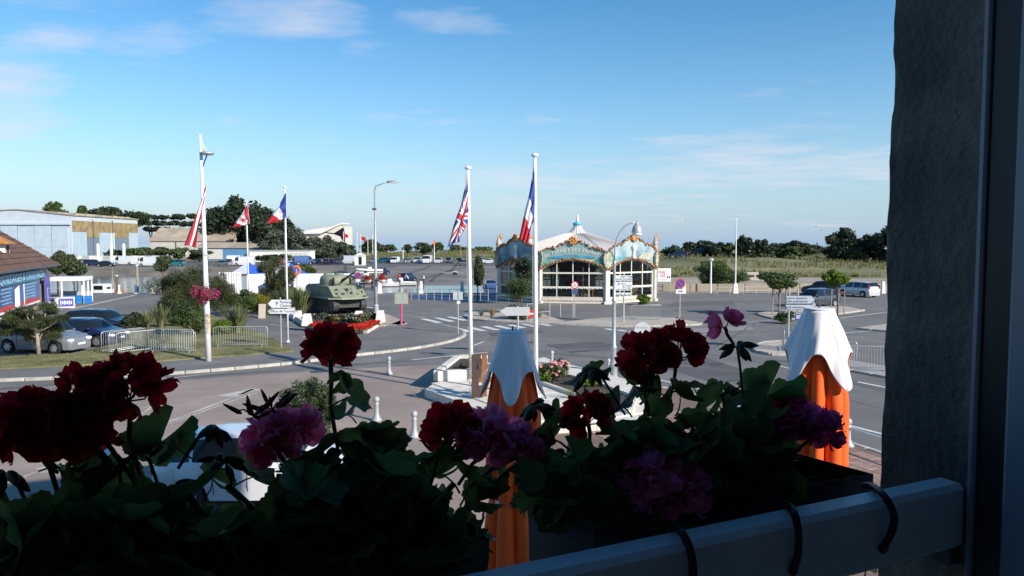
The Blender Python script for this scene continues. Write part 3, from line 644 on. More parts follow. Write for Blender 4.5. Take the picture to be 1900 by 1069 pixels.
mb = MB(); mb.box((0, 0, .5), (1.5, .2, .95), bev=.02); mb.build('body', M['white'], bd); mb = MB(); mb.box((.1, -.105, .5), (1.15, .02, .7)); pn = mb.build('panel', mat('purple', (.1, .09, .4), .5), bd)
for q in range(6): mb = MB(); mb.box((-.3 + q * .16, -.118, .5), (.09, .006, .34 - .08 * (q % 2))); mb.build('print_mark', whp, pn)
wk = thing('wheeled_rack', 'grey tubular rack standing beside the stall board', 'rack', tuple(G(101, 574)), R(20))
for x in (-.45, .45): mb = MB(); mb.tube([(x, 0, 0), (x, 0, 1.9)], .035, 6); mb.build('upright', M['galv'], wk)
for z in (.3, 1.0, 1.8): mb = MB(); mb.tube([(-.45, 0, z), (.45, 0, z)], .03, 6); mb.build('rung', M['galv'], wk)
pp = thing('stall_gate_post', 'white square post with low white block right of the stall', 'post', tuple(G(154, 562)))
mb = MB(); mb.box((0, 0, 1.1), (.14, .14, 2.2)); mb.build('post', M['white'], pp); mb = MB(); mb.box((.35, 0, .35), (.35, .35, .7)); mb.build('block', M['whitewall'], pp)
# ---- white market tents with blue tops, and white trailer
def tent(px, py, wd, label, rz):
    t = thing('market_tent', label, 'tent', tuple(G(px, py)), rz, 'market tents behind the shrubs')
    mb = MB(); h = 2.2
    for s_ in range(4):
        Rm = Matrix.Rotation(s_ * math.pi / 2, 4, 'Z'); mb = MB(); mb.box((0, -wd / 2, h / 2), (wd - .05, .05, h), M=Rm); mb.build('side_wall', mat('tent_white', (.78, .78, .78), .7, .04, 2), t)
    for s_ in range(4):
        Rm = Matrix.Rotation(s_ * math.pi / 2, 4, 'Z'); mb = MB(); e = wd / 2 + .1; mb.add([(-e, -e, h), (e, -e, h), (0, 0, h + 1.3)], [(0, 1, 2)], Rm); mb.build('roof_panel', mat('tent_white', (.78, .78, .78), .7) if s_ in (0, 3) else mat('tent_blue', (.02, .09, .50), .7), t)
    mb = MB(); mb.box((0, -wd / 2 - .04, h - .1), (wd, .03, .12)); mb.build('red_valance', M['red'], t)
    return t
tent(462, 543, 2.6, 'white market tent with blue roof side left of the white pole', R(-30)); tent(538, 545, 2.6, 'white market tent with blue roof nearest the white trailer', R(-30)) ; 
tr = thing('white_trailer', 'long white box trailer standing behind the tank', 'trailer', tuple(G(596, 548)), R(8))
mb = MB(); mb.box((0, 1.1, 1.35), (5.9, 2.2, 1.9), bev=.06); mb.build('box_body', M['white'], tr)
for x in (-.5, .5):
    mb = MB(); mb.lathe([(.3, -.1), (.3, .1)], 14, Matrix.Translation((x, .05, .3)) @ Matrix.Rotation(math.pi / 2, 4, 'X')); mb.build('wheel', M['rubber'], tr)
for k in range(5): mb = MB(); mb.box((-2.4 + k * 1.2, -.012, 1.35), (.04, .02, 1.8)); mb.build('seam', M['grey'], tr)
st = thing('striped_screen', 'white corrugated screen left of the market tents', 'screen', tuple(G(428, 545)), R(10))
for k in range(9): mb = MB(); mb.box((-1.1 + k * .27, 0, 1.2), (.2, .05, 2.4)); mb.build('slat', M['white'], st)
mb = MB(); mb.box((-1.1, -.04, .2), (.1, .1, .4)); mb.box((1.1, -.04, .2), (.1, .1, .4)); mb.build('foot', M['grey'], st)
lb = thing('orange_lifebuoy', 'orange ring buoy on a post above the white trailer', 'lifebuoy', tuple(G(551, 549)))
mb = MB(); mb.tube([(0, 0, 0), (0, 0, 2.9)], .05, 8); mb.build('post', M['grey'], lb)
mb = MB(); mb.tube([(.42 * math.cos(a), -.12, 2.75 + .42 * math.sin(a)) for a in np.linspace(0, 6.2832, 17)], .12, 8, False); mb.build('ring', M['orange'], lb, True)
hut = thing('ticket_hut', 'small white hut with dark doorway in the far car park', 'hut', tuple(D(667, 491, 190).xy) + (0,))
mb = MB(); mb.box((0, 1, 1.25), (2.5, 2, 2.5)); mb.build('wall', M['white'], hut); mb = MB(); mb.add([(-1.4, -.2, 2.5), (1.4, -.2, 2.5), (1.4, 2.2, 2.5), (-1.4, 2.2, 2.5), (0, -.2, 3.2), (0, 2.2, 3.2)], [(0, 1, 4), (2, 3, 5), (0, 4, 5, 3), (1, 2, 5, 4)]); mb.build('roof', M['white'], hut)
mb = MB(); mb.box((.2, -.03, 1.2), (.8, .05, 2.0)); mb.build('doorway', M['black'], hut)
# ================================================================ CAROUSEL PAVILION
CR = 8.36; cc = Vector((6.73, 76.3, 0)); crz = R(-8)
ca = thing('carousel_pavilion', 'octagonal glazed carousel pavilion with painted scalloped fascias and white spire', 'carousel', tuple(cc), crz)
cream = mat('cream_paint', (.70, .645, .565), .5, .07, 1.5, stain=(1.2, (.5, .45, .38), .4)); SD = 2 * CR * math.sin(math.pi / 8); AP = CR * math.cos(math.pi / 8)
def glass_mat():
    m = bpy.data.materials.new('pane_glass'); m.use_nodes = True; n = m.node_tree.nodes; l = m.node_tree.links; n.remove(n['Principled BSDF'])
    t = n.new('ShaderNodeBsdfTransparent'); t.inputs[0].default_value = (.62, .68, .70, 1); g = n.new('ShaderNodeBsdfGlossy'); g.inputs['Roughness'].default_value = .03; g.inputs[0].default_value = (.8, .85, .9, 1)
    f = n.new('ShaderNodeFresnel'); f.inputs[0].default_value = 1.5; mx = n.new('ShaderNodeMixShader'); l.new(f.outputs[0], mx.inputs[0]); l.new(t.outputs[0], mx.inputs[1]); l.new(g.outputs[0], mx.inputs[2]); l.new(mx.outputs[0], n['Material Output'].inputs['Surface']); return m
pane_m = glass_mat()
scroll = mat('gilt_scroll', (.24, .085, .035), .6, .5, 2.6, .3, col2=(.50, .25, .11)); teal = mat('panel_teal', (.22, .38, .37), .6, .3, .9, col2=(.40, .55, .53), stain=(.9, (.20, .33, .38), .7))
bluep = mat('panel_blue', (.14, .27, .36), .6, .35, .8, col2=(.34, .47, .52), stain=(.7, (.52, .56, .52), .7)); flor = mat('panel_floral', (.42, .50, .42), .6, .5, 3.5, col2=(.66, .60, .46), stain=(2, (.10, .36, .25), .7))
goldm = mat('medallion', (.52, .22, .05), .5, .3, 4); fun = mat('base_scroll', (.34, .15, .07), .6, .3, 3)
def arch_z(x): t = abs(x) / (SD / 2); return 4.1 - 1.0 * t * t
def top_z(x):
    t = abs(x) / (SD / 2)
    if t < .42: return 5.62 - .35 * (t / .42) ** 2 + .06 * math.sin(t * 40)
    if t < .5: return 5.27 - (t - .42) / .08 * .35
    return 5.0 - .55 * ((t - .62) / .38) ** 2 if t > .62 else 4.92 + .14 * math.sin((t - .5) / .12 * 1.57)
def blob(mb, x, y, z, r, sq=1.0, seg=6):
    mb.lathe([(r * .1, -r * sq), (r * .75, -r * .6 * sq), (r, 0), (r * .75, r * .6 * sq), (r * .1, r * sq)], seg, Matrix.Translation((x, y, z)) @ Matrix.Rotation(rnd.uniform(-.6, .6), 4, 'Y'), False)
for fi in range(8):
    th = -math.pi / 2 + fi * math.pi / 4           # outward direction, 0 faces us
    Rm = Matrix.Rotation(th + math.pi / 2, 4, 'Z'); Fm = Rm @ Matrix.Translation((0, -AP, 0))
    seen = fi in (0, 1, 7)
    # corner pillar
    mb = MB(); Pm = Rm @ Matrix.Translation((SD / 2, -AP, 0)) @ Matrix.Rotation(math.pi / 8, 4, 'Z')
    mb.box((0, .1, .12), (.72, .62, .24), M=Pm); mb.box((0, .1, 1.9), (.46, .42, 3.3), bev=.04, M=Pm); mb.box((0, .1, 3.6), (.6, .52, .14), M=Pm); mb.build('pillar', cream, ca)
    # plinth with painted scrolls
    mb = MB(); mb.box((0, .08, .28), (SD - .7, .16, .5), M=Fm); pb = mb.build('plinth', cream, ca)
    if seen:
        mb = MB()
        for k in range(14):
            x = -SD / 2 + .6 + k * (SD - 1.2) / 13; mb.tube([(x - .16, -.012, .2), (x - .06, -.014, .38), (x + .08, -.012, .2), (x + .18, -.012, .36)], .025, 4, M=Fm)
        mb.build('scroll_paint', fun, pb)
    # glazing bars and panes
    hw = SD / 2 - .32
    xs_ = [-hw, -hw * .52, 0, hw * .52, hw] if seen else [-hw, 0, hw]
    for k, x in enumerate(xs_): mb = MB(); mb.box((x, .1, (.53 + arch_z(x)) / 2), (.09, .1, arch_z(x) - .53), M=Fm); mb.build('mullion', cream, ca)
    for z, hh in ((.60, .08), (1.55, .12), (2.86, .15)): mb = MB(); mb.box((0, .1, z), (2 * hw, .13, hh), M=Fm); mb.build('transom', cream, ca)
    if seen:
        mb = MB()
        for k in range(24): x = -hw + (k + .5) * 2 * hw / 24; blob(mb, 0, 0, 0, .001); mb.lathe([(.01, -.1), (.13, 0), (.01, .08)], 6, Fm @ Matrix.Translation((x, .08, 1.46 - .03 * (k % 2))), False)
        mb.build('valance', M['white'], ca)
    zl = [.62, 1.5, 2.8]
    for a, b in zip(xs_, xs_[1:]):
        for q in range(3):
            z0 = zl[q]; mb = MB()
            if q < 2: poly = [(a + .045, z0), (b - .045, z0), (b - .045, zl[q + 1]), (a + .045, zl[q + 1])]
            else: poly = [(a + .045, z0), (b - .045, z0)] + [(x, arch_z(x)) for x in np.linspace(b - .045, a + .045, 6)]
            mb.add([(x, .1, z) for x, z in poly], [tuple(range(len(poly)))], Fm); mb.build('pane', pane_m, ca)
    # arch rim
    mb = MB(); mb.tube([(x, .05, arch_z(x) - .03) for x in np.linspace(-hw - .3, hw + .3, 18)], .08, 6, M=Fm); mb.build('arch_rim', cream, ca)
    # fascia
    UP = .2 if fi == 0 else .5
    X = np.linspace(-SD / 2 + .06, SD / 2 - .06, 41); mb = MB()
    bot = [(x, -.1, arch_z(x) - .02) for x in X]; tp = [(x, -.16, top_z(x) + UP) for x in X]; nX = len(X)
    mb.add(bot + tp + [(x, y + .12, z) for x, y, z in bot] + [(x, y + .12, z) for x, y, z in tp], [(i, i + 1, nX + i + 1, nX + i) for i in range(nX - 1)] + [(2 * nX + i, 3 * nX + i, 3 * nX + i + 1, 2 * nX + i + 1) for i in range(nX - 1)] + [(nX + i, nX + i + 1, 3 * nX + i + 1, 3 * nX + i) for i in range(nX - 1)], Fm)
    fo = mb.build('fascia', teal if fi == 0 else bluep, ca)
    if seen:
        mb = MB()      # painted landscape: sea, sand, hill as flat print
        def pr(poly, m, nm, dy=-.19):
            q = MB(); q.add([(x, dy, z) for x, z in poly], [tuple(range(len(poly)))], Fm); q.build(nm, m, fo)
        if fi == 0:
            pr([(-2.4, 4.3), (-1.6, 4.22), (1.4, 4.22), (2.3, 4.3), (1.4, 4.48), (-1.5, 4.46)], mat('pr_sea', (.05, .30, .42), .6, .2, 2), 'painted_sea')
            pr([(-.8, 4.1), (1.3, 4.02), (2.0, 3.75), (2.1, 4.05), (1.0, 4.2), (-1.0, 4.2)], mat('pr_sand', (.62, .50, .30), .6, .2, 2), 'painted_sand')
            pr([(1.5, 3.72), (2.75, 3.4), (2.85, 4.05), (2.3, 4.22)], mat('pr_hill', (.03, .24, .20), .6, .2, 2), 'painted_hill', -.195)
            pr([(-2.9, 3.3), (-1.9, 3.8), (-1.6, 4.0), (-2.3, 4.2), (-2.9, 4.0)], mat('pr_green', (.16, .36, .27), .6, .4, 3), 'painted_shore', -.195)
        else:
            pr([(-2.6, 4.0), (-1.2, 4.25), (0, 4.35), (1.2, 4.25), (2.5, 3.9), (2.5, 4.25), (-2.5, 4.35)], mat('pr_sea2', (.08, .36, .36), .6, .4, 2), 'painted_sea')
            pr([(.6, 4.2), (2.3, 4.0), (2.6, 4.4), (2.0, 4.75), (1.2, 4.7)], mat('pr_vil', (.40, .45, .36), .6, .5, 5, col2=(.62, .6, .52)), 'painted_village', -.195)
            q = MB(); q.lathe([(.06, 4.1), (.26, 4.25), (.15, 4.55), (.12, 4.9), (.2, 5.1), (.28, 5.3), (.1, 5.5), (.04, 5.6)], 8, Fm @ Matrix.Translation((0, -.22, 0))); q.build('carved_figure', M['white'], fo, True)
    q = MB()
    for x in np.arange(-SD / 2 + .1, SD / 2 - .05, .16):
        for zc in (top_z(x) + UP, arch_z(x) + .06):
            r = rnd.uniform(.08, .15); blob(q, x, -.2, zc + rnd.uniform(-.05, .07), r, rnd.uniform(.7, 1.4))
    q2 = MB()
    for v in [q]: q2.v = [tuple(Fm @ Vector(p)) for p in v.v]; q2.f = v.f; q2.m = v.m
    q2.build('scroll_trim', scroll, fo, True)
    q = MB(); q.lathe([(.02, -.1), (.34, -.06), (.42, 0), (.34, .06), (.02, .1)], 12, Fm @ Matrix.Translation((0, -.26, 5.66 + UP)) @ Matrix.Rotation(math.pi / 2, 4, 'X'), False)
    for k in range(8): a = k * .785; q.lathe([(.02, -.12), (.12, 0), (.02, .12)], 6, Fm @ Matrix.Translation((.3 * math.cos(a), -.32, 5.66 + UP + .3 * math.sin(a))), False)
    q.build('medallion', goldm, fo, True)
    # shield over each pillar
    q = MB(); sh_ = [(0, 3.25), (.3, 3.45), (.46, 3.95), (.48, 4.4), (.36, 4.75), (0, 4.95), (-.36, 4.75), (-.48, 4.4), (-.46, 3.95), (-.3, 3.45)]
    q.add([(x, -.2, z) for x, z in sh_] + [(x, -.02, z) for x, z in sh_], [tuple(range(10)), tuple(range(19, 9, -1))] + [(i, 10 + i, 10 + (i + 1) % 10, (i + 1) % 10) for i in range(10)], Pm); so_ = q.build('shield', flor, ca)
    q = MB()
    for i in range(10):
        a, b = sh_[i], sh_[(i + 1) % 10]
        for t in (0, .5): q.lathe([(.01, -.09), (.09, 0), (.01, .09)], 6, Pm @ Matrix.Translation((a[0] + (b[0] - a[0]) * t, -.22, a[1] + (b[1] - a[1]) * t)), False)
    q.build('scroll_trim', scroll, so_, True)
    # roof panel and its seams
    e0 = Rm @ Vector((-SD / 2 * 1.0, -AP + .1, 4.6)); e1 = Rm @ Vector((SD / 2, -AP + .1, 4.6)); t0 = Rm @ Vector((-.5, -1.2, 6.6)); t1 = Rm @ Vector((.5, -1.2, 6.6))
    q = MB(); q.add([e0, e1, t1, t0], [(0, 1, 2, 3)]); rp = q.build('roof_panel', mat('roof_cream', (.76, .71, .66), .6, .06, .8), ca)
    q = MB()
    for k in range(15):
        f = k / 14; q.tube([e0.lerp(e1, f) + Vector((0, 0, .03)), t0.lerp(t1, f) + Vector((0, 0, .03))], .022, 4)
    q.build('roof_seam', mat('roof_seamm', (.60, .55, .51), .6), rp)
# lettering on an arc
q = MB(); txt = 'AU PARADIS DES ENFANTS'; Fm = Matrix.Translation((0, -AP, 0)); lw = {' ': .16, 'I': .16}
tot = sum(lw.get(c, .262) for c in txt); x = -tot / 2
for c in txt:
    wv_ = lw.get(c, .262); xc = x + wv_ / 2; x += wv_
    if c != ' ':
        zc = 5.02 - .088 * xc * xc; rot = math.atan(.176 * xc); put_text(q, c, .42, Fm @ Matrix.Translation((xc, -.2, zc)) @ Matrix.Rotation(rot, 4, 'Y'), .85)
q.build('lettering', mat('letter_cream', (.80, .70, .60), .6), ca)
q = MB(); put_text(q, 'Carrousel des Mers', .17, Fm @ Matrix.Translation((-.2, -.2, 4.56))); q.build('small_lettering', mat('letter_blue', (.03, .03, .22), .6), ca)
q = MB(); prof = [(1.45, 6.45), (1.2, 6.58), (.75, 6.82), (.5, 7.1), (.36, 7.4), (.3, 7.5)]; q.lathe(prof, 24); sp = q.build('roof_flare', cream, ca, True)
q = MB()
for k in range(16): a = k * math.pi / 8; q.tube([((r + .02) * math.cos(a), (r + .02) * math.sin(a), z) for r, z in prof], .03, 4)
q.build('flare_rib', mat('ribgrey', (.5, .5, .5), .6), sp)
q = MB(); q.lathe([(.3, 7.45), (.46, 7.52), (.5, 7.62), (.43, 7.72), (.28, 7.76)], 20); q.build('blue_collar', mat('collar', (.06, .42, .62), .4), sp, True)
q = MB(); q.lathe([(.22, 7.76), (.15, 8.0), (.1, 8.35), (.14, 8.4), (.08, 8.47), (.02, 8.55)], 14); q.build('spire', M['white'], sp, True)
for k, (a, zf) in enumerate(((.39, 5.3), (-3.53 + .0, 5.3))):       # finial posts at the outer corners
    p = Vector((CR * math.cos(-math.pi / 8 if k == 0 else -7 * math.pi / 8), CR * math.sin(-math.pi / 8 if k == 0 else -7 * math.pi / 8), 4.9)); q = MB(); q.lathe([(.3, 0), (.22, .5), (.26, .7), (.12, 1.2), (.05, 1.5)], 8, Matrix.Translation(p)); q.build('finial', mat('finial', (.45, .35, .28), .7, .3, 3), ca)
# inside: floor, ceiling, turning drum, mirrors and wooden seats
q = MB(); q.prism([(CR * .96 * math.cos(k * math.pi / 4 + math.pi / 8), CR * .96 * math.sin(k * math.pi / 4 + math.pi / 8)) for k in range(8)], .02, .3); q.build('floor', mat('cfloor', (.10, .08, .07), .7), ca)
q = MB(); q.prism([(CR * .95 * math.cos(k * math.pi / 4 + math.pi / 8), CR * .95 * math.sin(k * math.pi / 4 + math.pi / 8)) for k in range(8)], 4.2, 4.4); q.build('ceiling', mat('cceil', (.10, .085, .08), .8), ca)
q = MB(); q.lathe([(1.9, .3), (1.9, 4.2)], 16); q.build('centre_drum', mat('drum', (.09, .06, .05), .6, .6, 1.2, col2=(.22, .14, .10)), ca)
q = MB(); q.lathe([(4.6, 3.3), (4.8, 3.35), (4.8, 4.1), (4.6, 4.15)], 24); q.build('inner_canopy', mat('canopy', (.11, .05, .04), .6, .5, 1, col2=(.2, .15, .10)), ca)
for k in range(8):
    a = k * math.pi / 4 + .2; q = MB(); q.tube([(4 * math.cos(a), 4 * math.sin(a), .3), (4 * math.cos(a), 4 * math.sin(a), 4.1)], .05, 6); q.build('pole', M['chrome'], ca)
    q = MB(); Tm = Matrix.Translation((5.9 * math.cos(a), 5.9 * math.sin(a), .3)) @ Matrix.Rotation(a, 4, 'Z'); q.box((0, 0, .95), (.7, 1.5, .12), M=Tm); q.box((0, -.6, .45), (.5, .08, .9), M=Tm); q.box((0, .6, .45), (.5, .08, .9), M=Tm); q.build('bench', mat('bench_wood', (.42, .25, .12), .6, .2, 3), ca)
# banner beside the pavilion
bn = thing('banner', 'white banner with red lettering at the right corner of the carousel', 'banner', tuple(G(1232, 545)))
q = MB(); q.box((0, 0, 2.1), (1.5, .05, 1.5)); q.build('sheet', M['white'], bn)
for x in (-.72, .72): q = MB(); q.tube([(x, .06, 0), (x, .06, 2.9)], .03, 6); q.build('post', M['grey'], bn)
q = MB(); put_text(q, 'INE', .5, Matrix.Translation((-.25, -.03, 2.38))); put_text(q, 'NE', .5, Matrix.Translation((-.15, -.03, 1.98))); q.build('lettering', mat('let_red', (.45, .03, .12), .6), bn)
for x in (.38, .58): q = MB(); q.box((x, -.03, 1.85), (.13, .006, .26), bev=.002); q.build('printed_emblem', mat('let_dk', (.05, .04, .15), .6), bn)
q = MB(); q.box((-.1, -.03, 1.55), (.9, .006, .08)); q.build('print_line', M['grey'], bn)
# ================================================================ VEGETATION
ORD = ('first', 'second', 'third', 'fourth', 'fifth', 'sixth', 'seventh', 'eighth', 'ninth', 'tenth', 'eleventh', 'twelfth')
NR = np.random.default_rng(11)
LM = {
 'pine': leafmat('pine_needles', (.035, .050, .022), (.095, .105, .040), .9, .2), 'pinefar': leafmat('far_pine', (.016, .028, .016), (.042, .058, .028), .12, .15),
 'dark': leafmat('dark_leaf', (.020, .034, .018), (.05, .068, .03), .3, .2), 'olive': leafmat('grey_leaf', (.055, .070, .048), (.12, .135, .095), .25, .25),
 'bush': leafmat('bush_leaf', (.04, .07, .022), (.11, .15, .045), .8, .3), 'bright': leafmat('bright_leaf', (.10, .17, .02), (.22, .30, .05), 1.2, .4), 'yellow': leafmat('yellow_leaf', (.18, .17, .02), (.32, .29, .05), 1.2, .35),
 'tree': leafmat('tree_leaf', (.035, .055, .025), (.085, .11, .045), .6, .25), 'flax': leafmat('flax_leaf', (.10, .13, .05), (.30, .29, .14), .8, .3), 'grassy': leafmat('grass_blade', (.14, .155, .045), (.31, .28, .13), .6, .3),
 'straw': leafmat('straw_blade', (.30, .20, .08), (.45, .32, .15), .8, .3)}
def leaves(centers, radii, n, size, shell=.55, flat=.0, aspect=.6, seed=0, needle=False):
    """many small leaf faces spread through ellipsoid clumps -> (V, F)"""
    g = np.random.default_rng(seed); C = np.asarray(centers, float); Rr = np.asarray(radii, float)
    wgt = (Rr[:, 0] * Rr[:, 1] * Rr[:, 2]) ** (2 / 3); k = g.choice(len(C), n, p=wgt / wgt.sum())
    d = g.normal(size=(n, 3)); d /= np.linalg.norm(d, axis=1)[:, None]
    r = shell + (1 - shell) * g.random(n) ** .6; r *= 1 + .12 * g.normal(size=n)
    P = C[k] + d * Rr[k] * r[:, None]
    nrm = d + g.normal(size=(n, 3)) * .75; nrm[:, 2] += flat; nrm /= np.linalg.norm(nrm, axis=1)[:, None]
    a = np.cross(nrm, g.normal(size=(n, 3))); a /= np.linalg.norm(a, axis=1)[:, None]; b = np.cross(nrm, a)
    s = size * (0.6 + .8 * g.random(n))[:, None]
    if needle: a, b = d * .7 + a * .5, b * .5
    V = np.stack([P - a * s, P - b * s * aspect, P + a * s, P + b * s * aspect], 1).reshape(-1, 3)
    return V, np.arange(4 * n).reshape(-1, 4)
def clump_set(c, R3, n, g, spread=.72, rr=(.28, .5), ground=None):
    cs, rs = [], []
    for _ in range(n):
        d = g.normal(size=3); d /= np.linalg.norm(d); q = g.random() ** .4 * spread
        p = np.array(c) + d * np.array(R3) * q; f = g.uniform(*rr); rad = np.array(R3) * f; rad[2] *= .85
        if ground is not None and p[2] - rad[2] < ground: p[2] = ground + rad[2] * .8
        cs.append(p); rs.append(rad)
    return cs, rs
SEED = [100]
def tree(name, label, cat, base, crown_c, crown_r, kind, n, size, clumps=14, trunk_r=.12, group=None, bark='bark', limbs=5, flat=.0, needle=False, aspect=.6, rr=(.28, .5), spread=.72, layered=0):
    SEED[0] += 1; g = np.random.default_rng(SEED[0])
    t = thing(name, label, cat, tuple(base), 0, group)
    c = np.array(crown_c, float) - np.array(base, float); crown_r = tuple(r * 1.13 for r in crown_r)
    if layered:
        cs, rs = [], []
        for i in range(layered):
            z = -1 + 2 * (i + .5) / layered; w_ = math.sqrt(max(.05, 1 - z * z)) if z > -.2 else .85
            for j in range(max(2, int(clumps / layered))):
                a = g.uniform(0, 6.28); q = g.uniform(.35, .95) * w_
                cs.append(c + np.array([math.cos(a) * q * crown_r[0], math.sin(a) * q * crown_r[1], z * crown_r[2] + g.uniform(-.1, .1) * crown_r[2]])); rs.append(np.array(crown_r) * g.uniform(*rr) * np.array([1, 1, .55]))
    else: cs, rs = clump_set(c, crown_r, clumps, g, spread, rr, ground=.05)
    V, Fc = leaves(cs, rs, n, size, .45, flat, aspect, SEED[0], needle)
    V[:, 2] = np.maximum(V[:, 2], .02)
    link('crown', bulk_mesh('crown', V, Fc, LM[kind]), t)
    mb = MB(); top = Vector(c) + Vector((0, 0, crown_r[2] * .35)); pts = [Vector((0, 0, -.05)), Vector((g.uniform(-.1, .1) * crown_r[0] * .3, 0, top.z * .45)), top]
    mb.tube(pts, [trunk_r, trunk_r * .75, trunk_r * .25], 8)
    for k in range(limbs):
        q = cs[int(g.integers(len(cs)))]; s = pts[0].lerp(pts[1], .6 + .4 * g.random()).lerp(pts[2], g.random() * .5); e = Vector(q); m_ = s.lerp(e, .5) + Vector((0, 0, -.05 * crown_r[2])); mb.tube([s, m_, e], [trunk_r * .45, trunk_r * .3, trunk_r * .12], 5)
    mb.build('trunk', M[bark], t, True)
    return t
def crown_px(x0, y0, x1, y1, d):
    a = D(x0, y0, d); b = D(x1, y1, d); c = (a + b) / 2; return c, abs(b.x - a.x) / 2, abs(a.z - b.z) / 2
def ptree(name, label, cat, box, d, kind, n, size, base_px=None, z=0, ry=None, **kw):
    c, rx, rz2 = crown_px(*box, d); bx = c.x if base_px is None else D(base_px, 500, d).x
    return tree(name, label, cat, (bx, d, z), c, (rx, ry or rx, rz2), kind, n, size, **kw)
# --- near the left: pines and shrubs of the planted verge
d0 = G(65, 664).y
ptree('small_pine', 'small spreading pine on the grass in front of the silver car', 'pine tree', (-2, 566, 124, 632), d0, 'pine', 26000, .10, base_px=66, ry=1.3, clumps=40, trunk_r=.11, needle=True, aspect=.24, limbs=16, spread=.85, rr=(.16, .3), z=.14, bark='barkpale')
ptree('pine_tree', 'dense dark pine rising behind the phormiums left of the flower mast', 'pine tree', (288, 488, 402, 590), G(340, 592).y, 'pine', 42000, .12, ry=2.2, clumps=46, trunk_r=.14, needle=True, aspect=.24, limbs=12, rr=(.18, .34), spread=.85, z=.14)
ptree('pine_tree', 'smaller pine between the flower mast and the tall thin flagpole', 'pine tree', (388, 505, 436, 585), G(412, 586).y, 'pine', 17000, .11, ry=1.4, clumps=24, trunk_r=.1, needle=True, aspect=.24, rr=(.2, .36), spread=.85, z=.14)
ptree('pine_tree', 'open pine between the two thin flagpoles by the market tents', 'pine tree', (470, 478, 540, 560), 62, 'pine', 20000, .14, ry=1.9, clumps=30, trunk_r=.13, needle=True, aspect=.24, rr=(.18, .32), spread=.9, limbs=10)
ptree('round_shrub', 'dark green shrub behind the leaning crowd barriers', 'shrub', (226, 578, 268, 616), G(246, 620).y, 'dark', 4500, .07, clumps=14, z=.14)
ptree('round_shrub', 'fresh green fine-leaved shrub behind the barrier left of the mast', 'shrub', (318, 563, 384, 622), G(350, 626).y, 'bush', 8000, .06, clumps=18, z=.14)
ptree('round_shrub', 'bright lime green low shrub right of the flower mast', 'shrub', (392, 590, 440, 622), G(415, 624).y, 'bright', 4500, .05, clumps=14, z=.14)
ptree('round_shrub', 'rounded golden green shrub beside the red sign disc', 'shrub', (466, 545, 505, 580), G(486, 582).y, 'yellow', 4500, .055, clumps=10, rr=(.4, .6))
ptree('round_shrub', 'tall green hedge shrub behind the thin flagpole', 'shrub', (425, 535, 480, 580), G(452, 583).y, 'bush', 6000, .07, clumps=16)
ptree('round_shrub', 'dark shrub at the foot of the pine behind the flagpoles', 'shrub', (500, 530, 566, 568), 66, 'tree', 5000, .08, clumps=14)
def flax(label, p, h, n, spread, kind='flax', group='phormium clumps', name='phormium'):
    SEED[0] += 1; g = np.random.default_rng(SEED[0]); t = thing(name, label, 'plant', tuple(p), 0, group)
    V = []; F_ = []
    for i in range(n):
        a = g.uniform(0, 6.283); lean = g.random() ** .8 * spread; hh = h * g.uniform(.6, 1.05); b0 = np.array([math.cos(a), math.sin(a), 0]) * g.uniform(0, .22) * spread
        dv = np.array([math.cos(a), math.sin(a), 0]); sd = np.array([-math.sin(a), math.cos(a), 0]); w0 = .035 * h / 1.4 * (1 if kind in ('flax',) else .35); pr = None
        for q in range(5):
            f = q / 4; pt = b0 + dv * lean * (f ** 1.7) + np.array([0, 0, hh * (f - .22 * lean / h * f * f)]); ww = w0 * (1 - .85 * f ** 2)
            V += [pt - sd * ww, pt + sd * ww]
            if q: m_ = len(V); F_.append((m_ - 4, m_ - 3, m_ - 1, m_ - 2))
    link('leaf_tuft', bulk_mesh('leaf_tuft', np.array(V), np.array(F_), LM[kind]), t)
    mb = MB(); mb.lathe([(.16 * spread, 0), (.1 * spread, .12)], 8); mb.build('crown_base', M['soil'], t); return t
z1 = Vector((0, 0, .15))
flax('spiky phormium left of the fine green shrub', G(272, 618) + z1, 1.5, 90, .9); flax('spiky phormium in front of the dense dark pine', G(300, 612) + z1, 1.7, 100, 1.0); flax('largest spiky phormium behind the barrier right of the mast', G(440, 622) + z1, 1.9, 140, 1.3)
flax('spiky phormium beside the tank\'s left track', G(560, 588), 2.4, 150, 1.3); flax('yellowish spiky phormium left of the tank', G(535, 582), 2.2, 120, 1.3); flax('spiky plant at the foot of the golden shrub', G(497, 585), 1.3, 70, .9)
flax('dry straw-coloured ornamental grass left of the white arrow sign', G(913, 590), 1.0, 160, .55, 'straw', 'grasses', 'ornamental_grass'); flax('green ornamental grass at the kerb of the carousel island', G(893, 589), .8, 140, .5, 'grassy', 'grasses', 'ornamental_grass')
flax('dark spiky grass behind the red no-entry disc', G(1000, 591), 1.2, 150, .8, 'grassy', 'grasses', 'ornamental_grass')
ptree('round_shrub', 'low shrub between the ornamental grasses and the no-entry disc', 'shrub', (935, 566, 1000, 592), G(965, 594).y, 'tree', 4000, .06, clumps=12)
